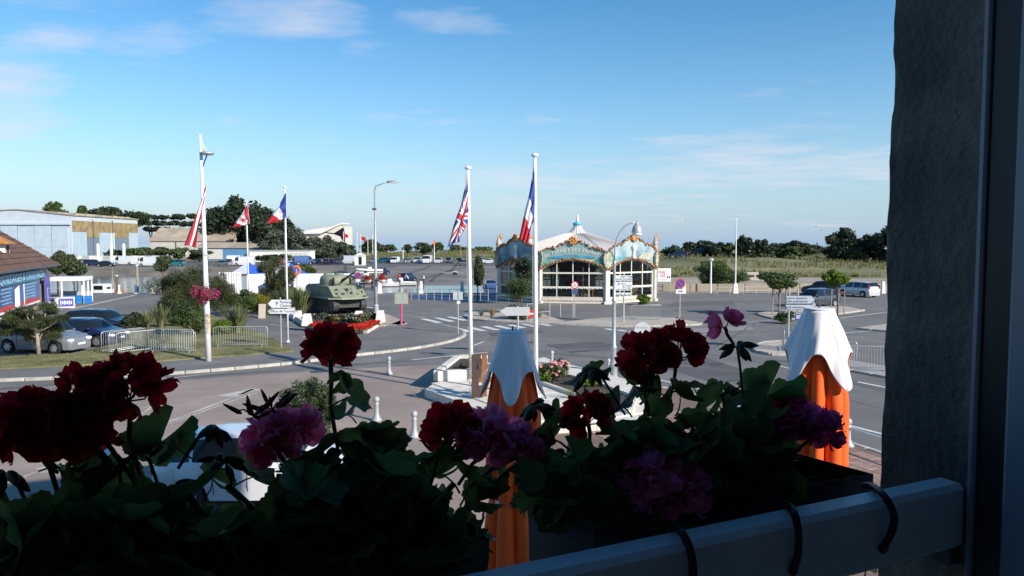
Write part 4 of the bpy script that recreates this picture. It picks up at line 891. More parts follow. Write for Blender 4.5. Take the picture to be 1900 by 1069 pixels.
# --- street trees
ptree('street_tree', 'slim street tree right of the British flagpole', 'street tree', (876, 478, 899, 533), G(886, 560).y, 'tree', 7000, .09, clumps=20, trunk_r=.07, base_px=886, rr=(.3, .5))
ptree('street_tree', 'dark street tree in front of the left carousel face', 'street tree', (952, 474, 992, 525), G(970, 566).y, 'dark', 6000, .09, clumps=20, trunk_r=.07, base_px=968)
ptree('street_tree', 'feathery bright green young tree before the carousel', 'street tree', (938, 515, 990, 560), G(963, 584).y, 'bush', 7000, .07, clumps=22, trunk_r=.06, base_px=963, aspect=.3)
ptree('round_tree', 'left of two round dark trees beside the market hall', 'tree', (90, 466, 121, 506), 74, 'tree', 6000, .12, clumps=16, trunk_r=.1, group='round trees by the market hall', rr=(.35, .55))
ptree('round_tree', 'right of two round dark trees beside the market hall', 'tree', (117, 475, 156, 512), 76, 'tree', 6500, .12, clumps=16, trunk_r=.1, group='round trees by the market hall', rr=(.35, .55))
ptree('round_tree', 'single round dark tree in front of the green van', 'tree', (287, 473, 316, 506), 80, 'tree', 5000, .12, clumps=14, trunk_r=.1, rr=(.35, .55))
def staked(px, box, label):
    p = G(px, 584, .1); t = ptree('street_tree', label, 'street tree', box, p.y, 'bright' if px > 1500 else 'bush', 4500, .10, clumps=18, trunk_r=.06, base_px=px, rr=(.28, .45), z=.1, flat=.6)
    for a in (-.5, 0.0, .5): mb = MB(); mb.tube([(a, .2 * abs(a) - .12, 0), (a, .2 * abs(a) - .12, 2.0)], .045, 6); mb.build('stake', M['barkpale'], t)
staked(1447, (1408, 503, 1480, 540), 'staked young tree left of the grey sport utility car'); staked(1556, (1531, 500, 1573, 532), 'staked young tree with lighter leaves in front of the silver estate car')
ptree('potted_shrub', 'small light green shrub at the foot of the carousel right face', 'shrub', (1180, 545, 1208, 567), G(1195, 567).y, 'bright', 2500, .07, clumps=10)
ptree('round_shrub', 'green leafy shrub on the tree island behind the blue sign', 'shrub', (1438, 576, 1476, 600), G(1455, 601).y, 'bush', 2500, .05, clumps=10)
ptree('plaza_shrub', 'dense rounded laurel shrub standing on the pink plaza', 'shrub', (523, 703, 622, 818), G(572, 830).y, 'tree', 14000, .035, clumps=40, trunk_r=.05, rr=(.2, .36), spread=.88)
# --- far trees
def far(label, box, d, kind, n, size, nm='dark_tree', group='trees beyond the harbour', cat='tree', z=0, **kw): return ptree(nm, label, cat, box, d, kind, n, size, group=group, trunk_r=kw.pop('trunk_r', .35), z=z, **kw)
far('left one of the tall dark trees behind the flower mast', (384, 380, 432, 462), 265, 'pinefar', 6000, .55, clumps=26)
far('tallest dark tree behind the Canadian flag', (402, 366, 470, 460), 268, 'pinefar', 9000, .55, clumps=34)
far('dark tree right of the Canadian flag', (455, 374, 512, 462), 264, 'pinefar', 7000, .55, clumps=30)
far('open dark tree with pale bare trunks behind the thin flagpole', (462, 395, 522, 458), 250, 'dark', 5000, .5, clumps=26, bark='barkpale', limbs=12, base_px=478)
far('dark tree under the left French flag', (500, 400, 553, 465), 262, 'pinefar', 6000, .5, clumps=28)
for i, (a, b, c_, d_) in enumerate(((262, 398, 300, 430), (292, 400, 325, 430), (318, 398, 352, 432), (345, 397, 384, 434))):
    far('flat-topped pine above the warehouse roof, %s from the left' % ORD[i], (a, b, c_, d_), 330, 'pinefar', 2500, .6, clumps=20, layered=3, rr=(.2, .4), nm='far_pine', group='pines behind the warehouse')
far('rounded light green treetop above the hangar roof', (82, 374, 121, 410), 310, 'bush', 2500, .6, nm='far_tree', group='treetops behind the hangar'); far('small light green treetop above the middle of the hangar roof', (143, 379, 160, 410), 315, 'bush', 1200, .6, nm='far_tree', group='treetops behind the hangar')
far('dark treetops above the right end of the hangar roof', (172, 382, 225, 412), 320, 'dark', 2500, .6, nm='far_tree', group='treetops behind the hangar', clumps=20); far('dark pine tops just right of the hangar roof', (215, 388, 270, 425), 322, 'pinefar', 3000, .6, nm='far_tree', group='treetops behind the hangar', clumps=22)
for i, bx in enumerate(((486, 432, 545, 484), (525, 426, 590, 486), (570, 436, 625, 488), (605, 450, 655, 489))):
    far('grey-green bush of the thicket before the museum, %s from the left' % ORD[i], bx, 236 + 3 * i, 'olive', 6500, .42, clumps=34, nm='grey_bush', group='thicket before the museum', cat='bush', rr=(.2, .36), spread=.85)
for i, bx in enumerate(((195, 462, 235, 478), (232, 457, 275, 478), (268, 455, 318, 478), (312, 458, 352, 480), (348, 462, 392, 482))):
    far('low green bush behind the fence panels, %s from the left' % ORD[i], bx, 214 + 2 * i, 'bush' if i % 2 else 'tree', 2200, .35, nm='green_bush', group='bushes in front of the warehouse', cat='bush')
far('dark hedge in front of the white store building', (470, 472, 555, 487), 218, 'dark', 2500, .35, nm='hedge', group=None, cat='hedge', clumps=30, ry=1.2)
far('olive bush on the bank beside the orange lifebuoy', (556, 490, 592, 512), 95, 'bush', 3500, .14, nm='bank_bush', group=None, cat='bush')
# dune trees
for i, (bx, d, k, n) in enumerate((((668, 445, 712, 472), 300, 'tree', 2500), ((630, 455, 672, 482), 262, 'dark', 2000), ((700, 452, 735, 468), 310, 'tree', 1500), ((748, 452, 764, 468), 285, 'dark', 900), ((770, 450, 800, 466), 300, 'tree', 1500), ((780, 458, 800, 472), 270, 'dark', 900), ((796, 450, 822, 466), 305, 'tree', 1300), ((828, 455, 868, 470), 310, 'tree', 1300), ((868, 456, 912, 472), 300, 'bush', 1300))):
    far('dune bush seen between lamp post and British flag, %s from the left' % ORD[i], bx, d, k, n, .45, nm='dune_bush', group='bushes on the far dunes', cat='bush', z=1.0)
for i, (bx, d, k, n) in enumerate((((1232, 452, 1268, 492), 205, 'dark', 2500), ((1262, 450, 1300, 488), 190, 'dark', 3000), ((1290, 446, 1330, 490), 185, 'pinefar', 4000), ((1325, 449, 1360, 480), 200, 'dark', 2500), ((1366, 438, 1398, 490), 170, 'pinefar', 4500), ((1392, 450, 1440, 484), 190, 'dark', 3000), ((1428, 449, 1472, 472), 215, 'tree', 2500), ((1452, 446, 1500, 472), 212, 'dark', 2500), ((1495, 455, 1530, 472), 230, 'dark', 1500), ((1530, 452, 1560, 480), 200, 'dark', 2000))):
    far('dark tree of the row on the right-hand dunes, %s from the left' % ORD[i], bx, d, k, n, .4, nm='dune_tree', group='tree row on the right dunes', z=1.6, clumps=20, trunk_r=.2)
for i, (bx, d) in enumerate((((1540, 427, 1600, 487), 165), ((1592, 436, 1632, 487), 168), ((1618, 422, 1690, 490), 160), ((1680, 430, 1740, 490), 165))):
    far('dark pine of the clump by the stone jamb, %s from the left' % ORD[i], bx, d, 'pinefar', 7500, .33, nm='dark_pine', group='pines by the jamb', z=1.5, clumps=34, trunk_r=.25, rr=(.2, .36), spread=.85)
far('large feathery tamarisk bush behind the low lamp', (1290, 480, 1382, 534), 93, 'bush', 9000, .16, nm='tamarisk_bush', group=None, cat='bush', clumps=34, rr=(.2, .34), spread=.85, aspect=.3)
for i, (bx, d, k, n) in enumerate((((1240, 458, 1282, 490), 178, 'tree', 3000), ((1300, 455, 1345, 488), 172, 'dark', 3500), ((1338, 458, 1378, 486), 176, 'bush', 3000), ((1400, 444, 1428, 482), 180, 'pinefar', 3500), ((1440, 455, 1490, 480), 178, 'bush', 3200), ((1478, 452, 1520, 474), 200, 'tree', 2600))):
    far('lower tree in front of the right-hand dune row, %s from the left' % ORD[i], bx, d, k, n, .3, nm='dune_tree', group='lower trees on the right dunes', z=1.4, clumps=26, trunk_r=.16, rr=(.18, .36), spread=.9)
# --- dune grass and verge grass as tufts (uncountable)
def tufts(name, label, pts, h, kind, per=5):
    g = np.random.default_rng(5); P = np.asarray(pts); n = len(P); V = np.zeros((n * per, 4, 3)); k = 0
    P = np.repeat(P, per, 0); a = g.uniform(0, 6.283, n * per); hh = h * g.uniform(.5, 1.2, n * per); ln = hh * g.uniform(.1, .7, n * per)
    dv = np.stack([np.cos(a), np.sin(a), a * 0], 1); sd = np.stack([-np.sin(a), np.cos(a), a * 0], 1) * (h * .10)
    V[:, 0] = P - sd; V[:, 1] = P + sd; tip = P + dv * ln[:, None]; tip[:, 2] += hh; V[:, 2] = tip + sd * .2; V[:, 3] = tip - sd * .2
    o = link(name, bulk_mesh(name, V.reshape(-1, 3), np.arange(4 * n * per).reshape(-1, 4), LM[kind])); stuff(o, label, 'grass'); return o
pts = []
for _ in range(16000):
    y = 122 + 190 * NR.random() ** 1.6; x = NR.uniform(4, 40 + y * .55) if NR.random() < .6 else NR.uniform(-75, 2)
    if x < 3: y = NR.uniform(240, 320)
    if mnoise.noise(Vector((x * .08, y * .05, 3))) > -.12: pts.append((x, y, terr(x, y) - .03))
tufts('dune_grass', 'olive and straw coloured grass covering the dunes', pts, .75, 'grassy', 5)
pts = []
from mathutils.geometry import intersect_point_tri_2d
vp = gp(vg)
def inside(p, poly):
    c = False; j = len(poly) - 1
    for i in range(len(poly)):
        if (poly[i][1] > p[1]) != (poly[j][1] > p[1]) and p[0] < (poly[j][0] - poly[i][0]) * (p[1] - poly[i][1]) / (poly[j][1] - poly[i][1]) + poly[i][0]: c = not c
        j = i
    return c
xs2 = [p[0] for p in vp]; ys2 = [p[1] for p in vp]
while len(pts) < 9000:
    p = (NR.uniform(min(xs2), max(xs2)), NR.uniform(min(ys2), min(max(ys2), 52)))
    if inside(p, vp): pts.append((p[0], p[1], .155))
tufts('verge_grass', 'short mown grass of the verge in front of the parked cars', pts, .07, 'grassy', 4)
# ================================================================ VEHICLES
PRE = {  # (x from tail to nose, belt, roof, width) as fractions; glass = (rear window, side windows, windscreen)
 'hatch': ([(0,.40,.40,.80),(.015,.58,.58,.90),(.04,.66,.68,.94),(.14,.66,.955,.97),(.30,.655,1,.99),(.50,.65,1.0,1),(.60,.645,.965,1),(.76,.63,.65,.98),(.90,.56,.565,.94),(.97,.47,.475,.86),(1,.36,.37,.74)], (.045,.13), [(.075,.20),(.215,.455),(.475,.715)], (.615,.745)),
 'sedan': ([(0,.42,.42,.80),(.015,.58,.58,.90),(.14,.65,.66,.94),(.27,.66,.95,.97),(.38,.655,1,.99),(.52,.65,1.0,1),(.60,.645,.96,1),(.74,.63,.65,.98),(.90,.56,.565,.94),(.97,.46,.465,.86),(1,.36,.37,.74)], (.155,.26), [(.27,.37),(.39,.51),(.53,.68)], (.61,.73)),
 'estate': ([(0,.36,.36,.84),(.012,.56,.57,.93),(.025,.62,.66,.96),(.075,.62,.96,.97),(.25,.615,1,.99),(.50,.61,1.0,1),(.62,.605,.965,1),(.77,.59,.61,.98),(.90,.53,.535,.94),(.97,.45,.455,.86),(1,.34,.35,.74)], (.03,.07), [(.055,.25),(.265,.48),(.50,.72)], (.63,.76)),
 'suv': ([(0,.36,.36,.84),(.012,.56,.57,.93),(.025,.63,.66,.96),(.11,.63,.95,.97),(.28,.625,1,.99),(.50,.62,1.0,1),(.61,.615,.965,1),(.75,.60,.62,.98),(.90,.56,.565,.95),(.975,.46,.465,.88),(1,.34,.35,.78)], (.03,.105), [(.06,.22),(.235,.46),(.48,.70)], (.62,.745)),
 'van': ([(0,.40,.40,.95),(.006,.52,.9,.98),(.012,.52,.985,.985),(.30,.52,1,1),(.60,.52,1,1),(.74,.52,.985,1),(.80,.52,.90,.995),(.90,.50,.54,.98),(.96,.42,.43,.92),(.99,.33,.34,.84),(1,.26,.27,.78)], None, [(.70,.83)], (.80,.895)),
}
def car_paint(name, c): return mat('paint_' + name, c, .32, .04, .6, coat=.7, spec=.5, metal=.15)
def make_car(label, kind, L_, W_, H_, paint, loc, rz, cat='car', group=None, near=True, glassm=None, rims=True):
    keys, rear, sides, front = PRE[kind]; t = thing({'van': 'van', 'suv': 'sport_utility_car', 'estate': 'estate_car', 'sedan': 'saloon_car', 'hatch': 'hatchback_car'}[kind] if cat != 'camper' else 'camper_van', label, cat, tuple(loc), rz, group)
    wr = .16 * L_ / 2.1 if kind != 'van' else .33; wr = min(.34, max(.29, .076 * L_)); xw = (-.31 * L_, .30 * L_)
    n = 44 if near else 26; S_ = sorted(set([k[0] for k in keys] + [i / n for i in range(n + 1)] + ([v for a in sides for v in a] if near else []) + list(front) + (list(rear) if rear else [])))
    def kf(x, j):
        for a, b in zip(keys, keys[1:]):
            if a[0] <= x <= b[0]: f = (x - a[0]) / max(1e-9, b[0] - a[0]); f2 = f * f * (3 - 2 * f) if j == 1 else (math.sin(f * math.pi / 2) if (j == 2 and b[2] > a[2] + .1) else (1 - math.cos(f * math.pi / 2) if (j == 2 and a[2] > b[2] + .1) else f)); return a[j] + (b[j] - a[j]) * f2
        return keys[-1][j]
    rows = []
    for s in S_:
        x = (s - .5) * L_; zb, zr, wf = kf(s, 1) * H_, kf(s, 2) * H_, kf(s, 3) * W_ / 2; gz = .2 + (.06 if kind in ('suv', 'van') else 0)
        lo = gz + .02 * abs(s - .5)
        for c in xw:
            q = (wr + .06) ** 2 - (x - c) ** 2
            if q > 0: lo = max(lo, wr + math.sqrt(q))
        green = max(0, zr - zb); k = min(1, green / (.3 * H_)); wrf = wf * (1 - .23 * k if kind != 'van' else 1 - .08 * k)
        mid = max(lo + .02, .5 * (gz + zb) + .05); zbb = max(zb, mid + .01)
        rows.append([(x, wf * .93, lo), (x, wf, mid), (x, wf * .985, zbb - .02 if zbb - .02 > mid else mid + .005), (x, wf * .955, zbb + .015), (x, wrf, max(zr - .05, zbb + .017)), (x, wrf * .9, max(zr - .012, zbb + .02)), (x, wrf * .45, max(zr, zbb + .022) + .012), (x, 0, max(zr, zbb + .022) + .018)])
    V = []; NP = 15
    for r in rows: V += [(a, -b, c) for a, b, c in r] + [(a, b, c) for a, b, c in r[-2::-1]]
    groups = {}
    for i in range(len(S_) - 1):
        sm = (S_[i] + S_[i + 1]) / 2
        for j in range(NP - 1):
            f = (i * NP + j, (i + 1) * NP + j, (i + 1) * NP + j + 1, i * NP + j + 1); key = 'body'
            side = j == 3 or j == 10
            if side:
                for q, (a, b) in enumerate(sides):
                    if a < sm < b: key = ('side_window', q, j)
            elif 4 <= j <= 9:
                if front[0] < sm < front[1]: key = ('windscreen', 0, 0)
                elif rear and rear[0] < sm < rear[1]: key = ('rear_window', 0, 0)
            groups.setdefault(key, []).append(f)
    groups['body'].append(tuple(range(NP - 1, -1, -1))); groups['body'].append(tuple((len(S_) - 1) * NP + i for i in range(NP)))
    for key, fs in groups.items():
        used = sorted({v for f in fs for v in f}); ix = {v: i for i, v in enumerate(used)}; mb = MB(); mb.add([V[v] for v in used], [tuple(ix[v] for v in f) for f in fs])
        mb.build(key if key == 'body' else key[0], paint if key == 'body' else (glassm or M['glassdark']), t, True, 38)
    mb = MB(); mb.box((0, 0, .36), (L_ * .9, W_ * .74, .34)); mb.build('underbody', M['black'], t)
    for c in xw:
        for sgn in (-1, 1):
            Wm = Matrix.Translation((c, sgn * (W_ / 2 - .12), wr)) @ Matrix.Rotation(math.pi / 2, 4, 'X'); mb = MB()
            mb.lathe([(wr * .6, -.1), (wr * .95, -.1), (wr, -.06), (wr, .06), (wr * .95, .1), (wr * .6, .1)], 20 if near else 12, Wm, False); ty = mb.build('wheel', M['rubber'], t, True, 40)
            mb = MB(); mb.lathe([(wr * .64, -.08), (wr * .64, .08)], 20 if near else 10, Wm); mb.build('hub', M['dgrey'] if near and rims else M['rim'], ty)
            if near and rims:
                mb = MB()
                for a in range(6): Rm = Wm @ Matrix.Rotation(a * math.pi / 3, 4, 'Z'); mb.box((wr * .33, 0, -sgn * .085), (wr * .56, wr * .2, .02), M=Rm)
                mb.lathe([(wr * .56, -sgn * .08), (wr * .65, -sgn * .08 - .012 * sgn), (wr * .65, -sgn * .07)], 20, Wm, False); mb.build('rim', M['rim'], ty)
    hb = kf(.95, 1) * H_; tb = kf(.02, 1) * H_
    for sgn in (-1, 1):
        mb = MB(); mb.box((L_ * .47, sgn * W_ * .335, hb - .09), (.30, .34, .15), rz=-sgn * .45, bev=.05); mb.build('headlight', M['lamp'], t, True, 50)
        mb = MB(); zt = tb if kind != 'van' else .9; mb.box((-L_ * .482, sgn * W_ * .405, zt - (.06 if kind in ('sedan', 'hatch') else -.12)), (.14, .16, .2 if kind in ('sedan', 'hatch') else .42), bev=.04); mb.build('tail_light', M['tail'], t)
        if near: mb = MB(); mb.box((L_ * (front[1] - .545), sgn * (W_ / 2 + .05), kf(.7, 1) * H_ + .06), (.16, .2, .13), bev=.04); mb.build('wing_mirror', paint, t, True, 50)
    if near:
        mb = MB(); mb.box((L_ * .496, 0, .48), (.05, .52, .11)); mb.build('number_plate', M['plate'], t); mb = MB(); mb.box((-L_ * .497, 0, .62), (.05, .52, .11)); mb.build('number_plate', M['plate'], t)
        mb = MB(); mb.box((L_ * .484, 0, .36), (.08, W_ * .55, .1), bev=.02); mb.build('grille', M['black'], t); mb = MB(); mb.box((L_ * .47, 0, hb - .1), (.1, W_ * .32, .07), bev=.02); mb.build('upper_grille', M['black'], t)
        for sgn in (-1, 1):
            for xx in (-.07, .12): mb = MB(); mb.box((xx * L_, sgn * W_ * .494, kf(.5, 1) * H_ - .1), (.2, .03, .035), bev=.01); mb.build('door_handle', paint, t)
            for xx in (.19, -.01, -.18):
                mb = MB(); mb.tube([(xx * L_, sgn * W_ * .468, .34), (xx * L_, sgn * W_ * .503, .55), (xx * L_, sgn * W_ * .496, kf(.5, 1) * H_ - .03)], .008, 4); mb.build('door_seam', M['black'], t)
    return t
sil = car_paint('silver', (.21, .225, .25)); navy = car_paint('navy', (.012, .02, .07)); blk = car_paint('black', (.012, .014, .022)); wht = car_paint('white', (.72, .73, .75)); gry = car_paint('grey', (.05, .06, .08)); lsil = car_paint('light_silver', (.55, .56, .58)); tealp = car_paint('teal', (.02, .16, .18)); bluc = car_paint('blue', (.04, .10, .26)); redp = car_paint('red', (.40, .03, .03)); mgry = car_paint('mid_grey', (.16, .165, .18))
make_car('silver people carrier parked behind the small pine', 'estate', 4.4, 1.78, 1.68, sil, G(82, 652), R(-9))
make_car('dark blue hatchback parked between silver and black cars', 'hatch', 4.25, 1.8, 1.5, navy, G(160, 640), R(-7))
make_car('black hatchback parked furthest back behind the dark blue car', 'hatch', 4.2, 1.78, 1.48, blk, G(185, 617), R(-6))
make_car('white hatchback parked on the plaza behind the geraniums', 'hatch', 4.15, 1.8, 1.55, wht, (-5.55, 16.1, 0), R(3))
make_car('dark grey sport utility car beside the direction signs', 'suv', 4.4, 1.85, 1.62, gry, G(1514, 569), R(207))
make_car('dark saloon parked behind the lighter young tree', 'hatch', 4.4, 1.8, 1.5, blk, G(1527, 546), R(140))
make_car('silver estate car seen from behind at the lot edge', 'estate', 4.3, 1.75, 1.6, lsil, G(1592, 550), R(112))
# far cars: (px, distance, kind, paint, heading, size, label)
FAR = [(156, 197, 'hatch', wht, 10, 'white hatchback at the left end of the fence panels'), (174, 184, 'estate', navy, 15, 'navy estate car left of the black saloon near the hangar'), (197, 178.5, 'sedan', blk, 5, 'black saloon with pale wheels on the harbour bank'),
 (231, 192, 'van', wht, 180, 'long white van parked before the fence panels'), (277, 181, 'van', wht, 180, 'white van partly hidden by the single round tree'), (327, 183, 'estate', tealp, 180, 'dark green people carrier right of the single round tree'),
 (413, 182, 'hatch', mgry, 170, 'dark grey hatchback behind the flower mast'), (425, 198, 'hatch', redp, 100, 'red car behind the dark grey hatchback'), (452, 186, 'van', wht, 185, 'white van in front of the white motorhome'), (440, 205, 'van', wht, 10, 'white motorhome behind the white van'),
 (525, 204, 'hatch', redp, 90, 'red car in front of the long white building'), (541, 200, 'estate', sil, 20, 'silver blue estate in front of the long white building'), (564, 197, 'van', bluc, 30, 'blue van at the end of the long white building'),
 (581, 199, 'hatch', navy, 80, 'navy car right of the blue van'), (593, 201, 'hatch', blk, 95, 'black car second right of the blue van'), (606, 197, 'suv', blk, 100, 'tall black car in front of the grey-green thicket'), (619, 199, 'hatch', navy, 85, 'navy car third left of the large white van'), (631, 200, 'suv', gry, 95, 'grey car just left of the large white van'),
 (647, 200, 'van', wht, 170, 'large white van left of the white hut'), (691, 214, 'hatch', mgry, 95, 'grey car just right of the white hut'), (712, 212, 'estate', tealp, 160, 'teal people carrier right of the street lamp'), (733, 210, 'van', wht, 262, 'small white van seen from behind, right of the teal car'),
 (755, 210, 'hatch', sil, 250, 'grey silver hatchback between two white vans'), (775, 212, 'suv', lsil, 265, 'light silver car left of the taller white van'), (785, 219, 'hatch', navy, 100, 'dark car tucked behind the light silver one'), (793, 208, 'van', wht, 265, 'taller white van in the middle of the far row'), (814, 210, 'estate', lsil, 262, 'silver estate right of the taller white van'),
 (833, 212, 'suv', gry, 268, 'dark off-road car right of the silver estate in the far row'), (853, 206, 'suv', blk, 268, 'black off-road car left of the British flagpole foot'), (860, 190, 'hatch', mgry, 170, 'grey car in front of the black off-road car'), (894, 212, 'hatch', lsil, 100, 'pale car seen left of the carousel'), (908, 205, 'hatch', wht, 80, 'white car half hidden by the carousel')]
for px, d, kind, pt, hd, lab in FAR:
    x = (px - 950) / FPX * d; sz = {'hatch': (4.0, 1.72, 1.48), 'sedan': (4.6, 1.76, 1.42), 'estate': (4.4, 1.78, 1.65), 'suv': (4.3, 1.82, 1.7), 'van': (5.3, 2.0, 2.35)}[kind]
    if 'small white van' in lab: sz = (4.2, 1.75, 1.85)
    make_car(lab, kind, *sz, pt, (x, d, terr(x, d) + .02), R(hd), 'van' if kind == 'van' else 'car', 'vehicles in the far car park', False)
for px, d, kind, pt, hd, lab in ((908, 118, 'hatch', bluc, 100, 'blue car parked beside the street tree left of the carousel'), ):
    x = (px - 950) / FPX * d; make_car(lab, kind, 4.1, 1.75, 1.5, pt, (x, d, terr(x, d) + .02), R(hd), 'car', None, False)
for px, d, kind, pt, hd, lab in ((706, 152, 'suv', navy, 60, 'navy off-road car on the slipway behind the white boat'), (755, 134, 'suv', navy, 70, 'dark blue off-road car at the water edge of the slipway'), (637, 138, 'hatch', navy, 20, 'navy car on the slipway behind the tank gun'), (1296, 175, 'hatch', blk, 160, 'black car parked at the dune trees'), (1258, 172, 'suv', navy, 170, 'navy car behind the carousel banner')):
    x = (px - 950) / FPX * d; make_car(lab, kind, 4.4, 1.8, 1.65, pt, (x, d, terr(x, d) + .02), R(hd), 'car', None, False)
# ================================================================ BOATS, TRAILERS, PEOPLE
def boat(label, p, rz, L_=5.2, W_=2.0, hullm=None, cabin=False, rib=False, engine=True, trailer=False):
    t = thing('motor_boat' if not rib else 'inflatable_boat', label, 'boat', tuple(p), rz); z0 = .55 if trailer else -.25
    mb = MB(); n = 12; Vv = []
    for i in range(n + 1):
        f = i / n; x = (f - .5) * L_; w_ = W_ / 2 * (1 if f < .5 else max(.02, 1 - ((f - .5) / .5) ** 2.2)); sh = .75 + .25 * f * f
        Vv += [(x, -w_, z0 + sh), (x, -w_ * .75, z0 + .25), (x, 0, z0 + .05 + .3 * max(0, f - .7)), (x, w_ * .75, z0 + .25), (x, w_, z0 + sh)]
    Ff = [(i * 5 + j, i * 5 + j + 1, (i + 1) * 5 + j + 1, (i + 1) * 5 + j) for i in range(n) for j in range(4)] + [(0, 1, 2, 3, 4)]
    mb.add(Vv, [f[::-1] for f in Ff]); mb.build('hull', hullm or M['white'], t, True, 40)
    mb = MB(); mb.add([(v[0], v[1] * .96, v[2] - .15) for i in range(n + 1) for v in (Vv[i * 5], Vv[i * 5 + 4])], [(2 * i, 2 * i + 2, 2 * i + 3, 2 * i + 1) for i in range(n)]); mb.build('deck', M['whitewall'], t)
    if rib:
        for s in (-1, 1): mb = MB(); mb.tube([(Vv[i * 5][0], s * abs(Vv[i * 5][1]), z0 + .8 + .2 * (i / n) ** 2) for i in range(n + 1)], .22, 8); mb.build('air_tube', M['whitewall'], t, True)
    mb = MB(); mb.box((-.2, 0, z0 + 1.05), (.7, .7, .8), bev=.08); mb.build('console', M['white'], t); mb = MB(); mb.box((-.02, 0, z0 + 1.55), (.06, .66, .35)); mb.build('screen', M['glassdark'], t)
    if cabin:
        mb = MB(); mb.box((.9, 0, z0 + 1.45), (1.7, 1.4, 1.3), bev=.08); cb_ = mb.build('cabin', M['white'], t)
        for yy in (-.72, .72): mb = MB(); mb.box((.9, yy, z0 + 1.65), (1.2, .03, .5)); mb.build('window', M['glassdark'], cb_)
        mb = MB(); mb.tube([(-.6, 0, z0 + .8), (-.6, 0, z0 + 4.2)], .05, 6); mb.build('mast', M['barkpale'], t); mb = MB(); mb.tube([(-.6, 0, z0 + 1.6), (-2.2, 0, z0 + 3.2)], .04, 6); mb.build('boom', M['barkpale'], t)
        mb = MB(); mb.box((-1.6, .2, z0 + 1.05), (.9, .9, .5), bev=.1); mb.build('net_heap', mat('net_heap', (.42, .09, .03), .9, .4, 3), t)
    if engine: mb = MB(); mb.box((-L_ / 2 - .15, 0, z0 + 1.05), (.4, .4, .55), bev=.1); mb.box((-L_ / 2 - .2, 0, z0 + .5), (.14, .12, .8)); mb.build('outboard_motor', M['dgrey'], t)
    if trailer:
        for s in (-1, 1):
            mb = MB(); mb.tube([(-L_ * .4, s * .5, .45), (L_ * .3, s * .5, .45), (L_ * .62, 0, .45)], .05, 6); mb.build('trailer_beam', M['galv'], t)
            mb = MB(); mb.lathe([(.16, -.09), (.3, -.09), (.3, .09), (.16, .09)], 14, Matrix.Translation((-L_ * .15, s * .85, .3)) @ Matrix.Rotation(math.pi / 2, 4, 'X')); mb.build('trailer_wheel', M['rubber'], t)
    return t
def onT(px, d): x = (px - 950) / FPX * d; return Vector((x, d, terr(x, d) + .02))
boat('white inflatable boat on a trailer below the no-parking disc', onT(684, 146), R(200), rib=True, trailer=True)
boat('dark motor boat on a trailer at the water edge beside the lamp post', onT(678, 127), R(250), trailer=True, hullm=M['dgrey'])
boat('low white boat at the foot of the slipway beside the people', (onT(743, 126).x, 125, -1.38), R(185), 5.6)
boat('small white dinghy left of the low white boat', (onT(722, 123).x, 122, -1.4), R(190), 3.4, 1.5)
boat('white fishing boat with cabin and orange nets moored at the quay', (onT(196, 93).x, 93.5, -1.35), R(172), 6.8, 2.4, cabin=True, engine=False)
bt = thing('boat_trailer', 'empty galvanised boat trailer standing on the slipway', 'trailer', tuple(onT(840, 152)), R(175))
for s in (-1, 1):
    mb = MB(); mb.tube([(-2.2, s * .5, .5), (1.5, s * .5, .5), (3.2, 0, .5)], .06, 6); mb.build('beam', M['galv'], bt); mb = MB(); mb.lathe([(.16, -.09), (.32, -.09), (.32, .09), (.16, .09)], 16, Matrix.Translation((-.5, s * .85, .33)) @ Matrix.Rotation(math.pi / 2, 4, 'X')); mb.build('wheel', M['rubber'], bt)
    mb = MB(); mb.tube([(-.95, s * .85, .6), (-.7, s * .85, .75), (-.3, s * .85, .75), (-.05, s * .85, .6)], .05, 6); mb.build('mudguard', M['white'], bt)
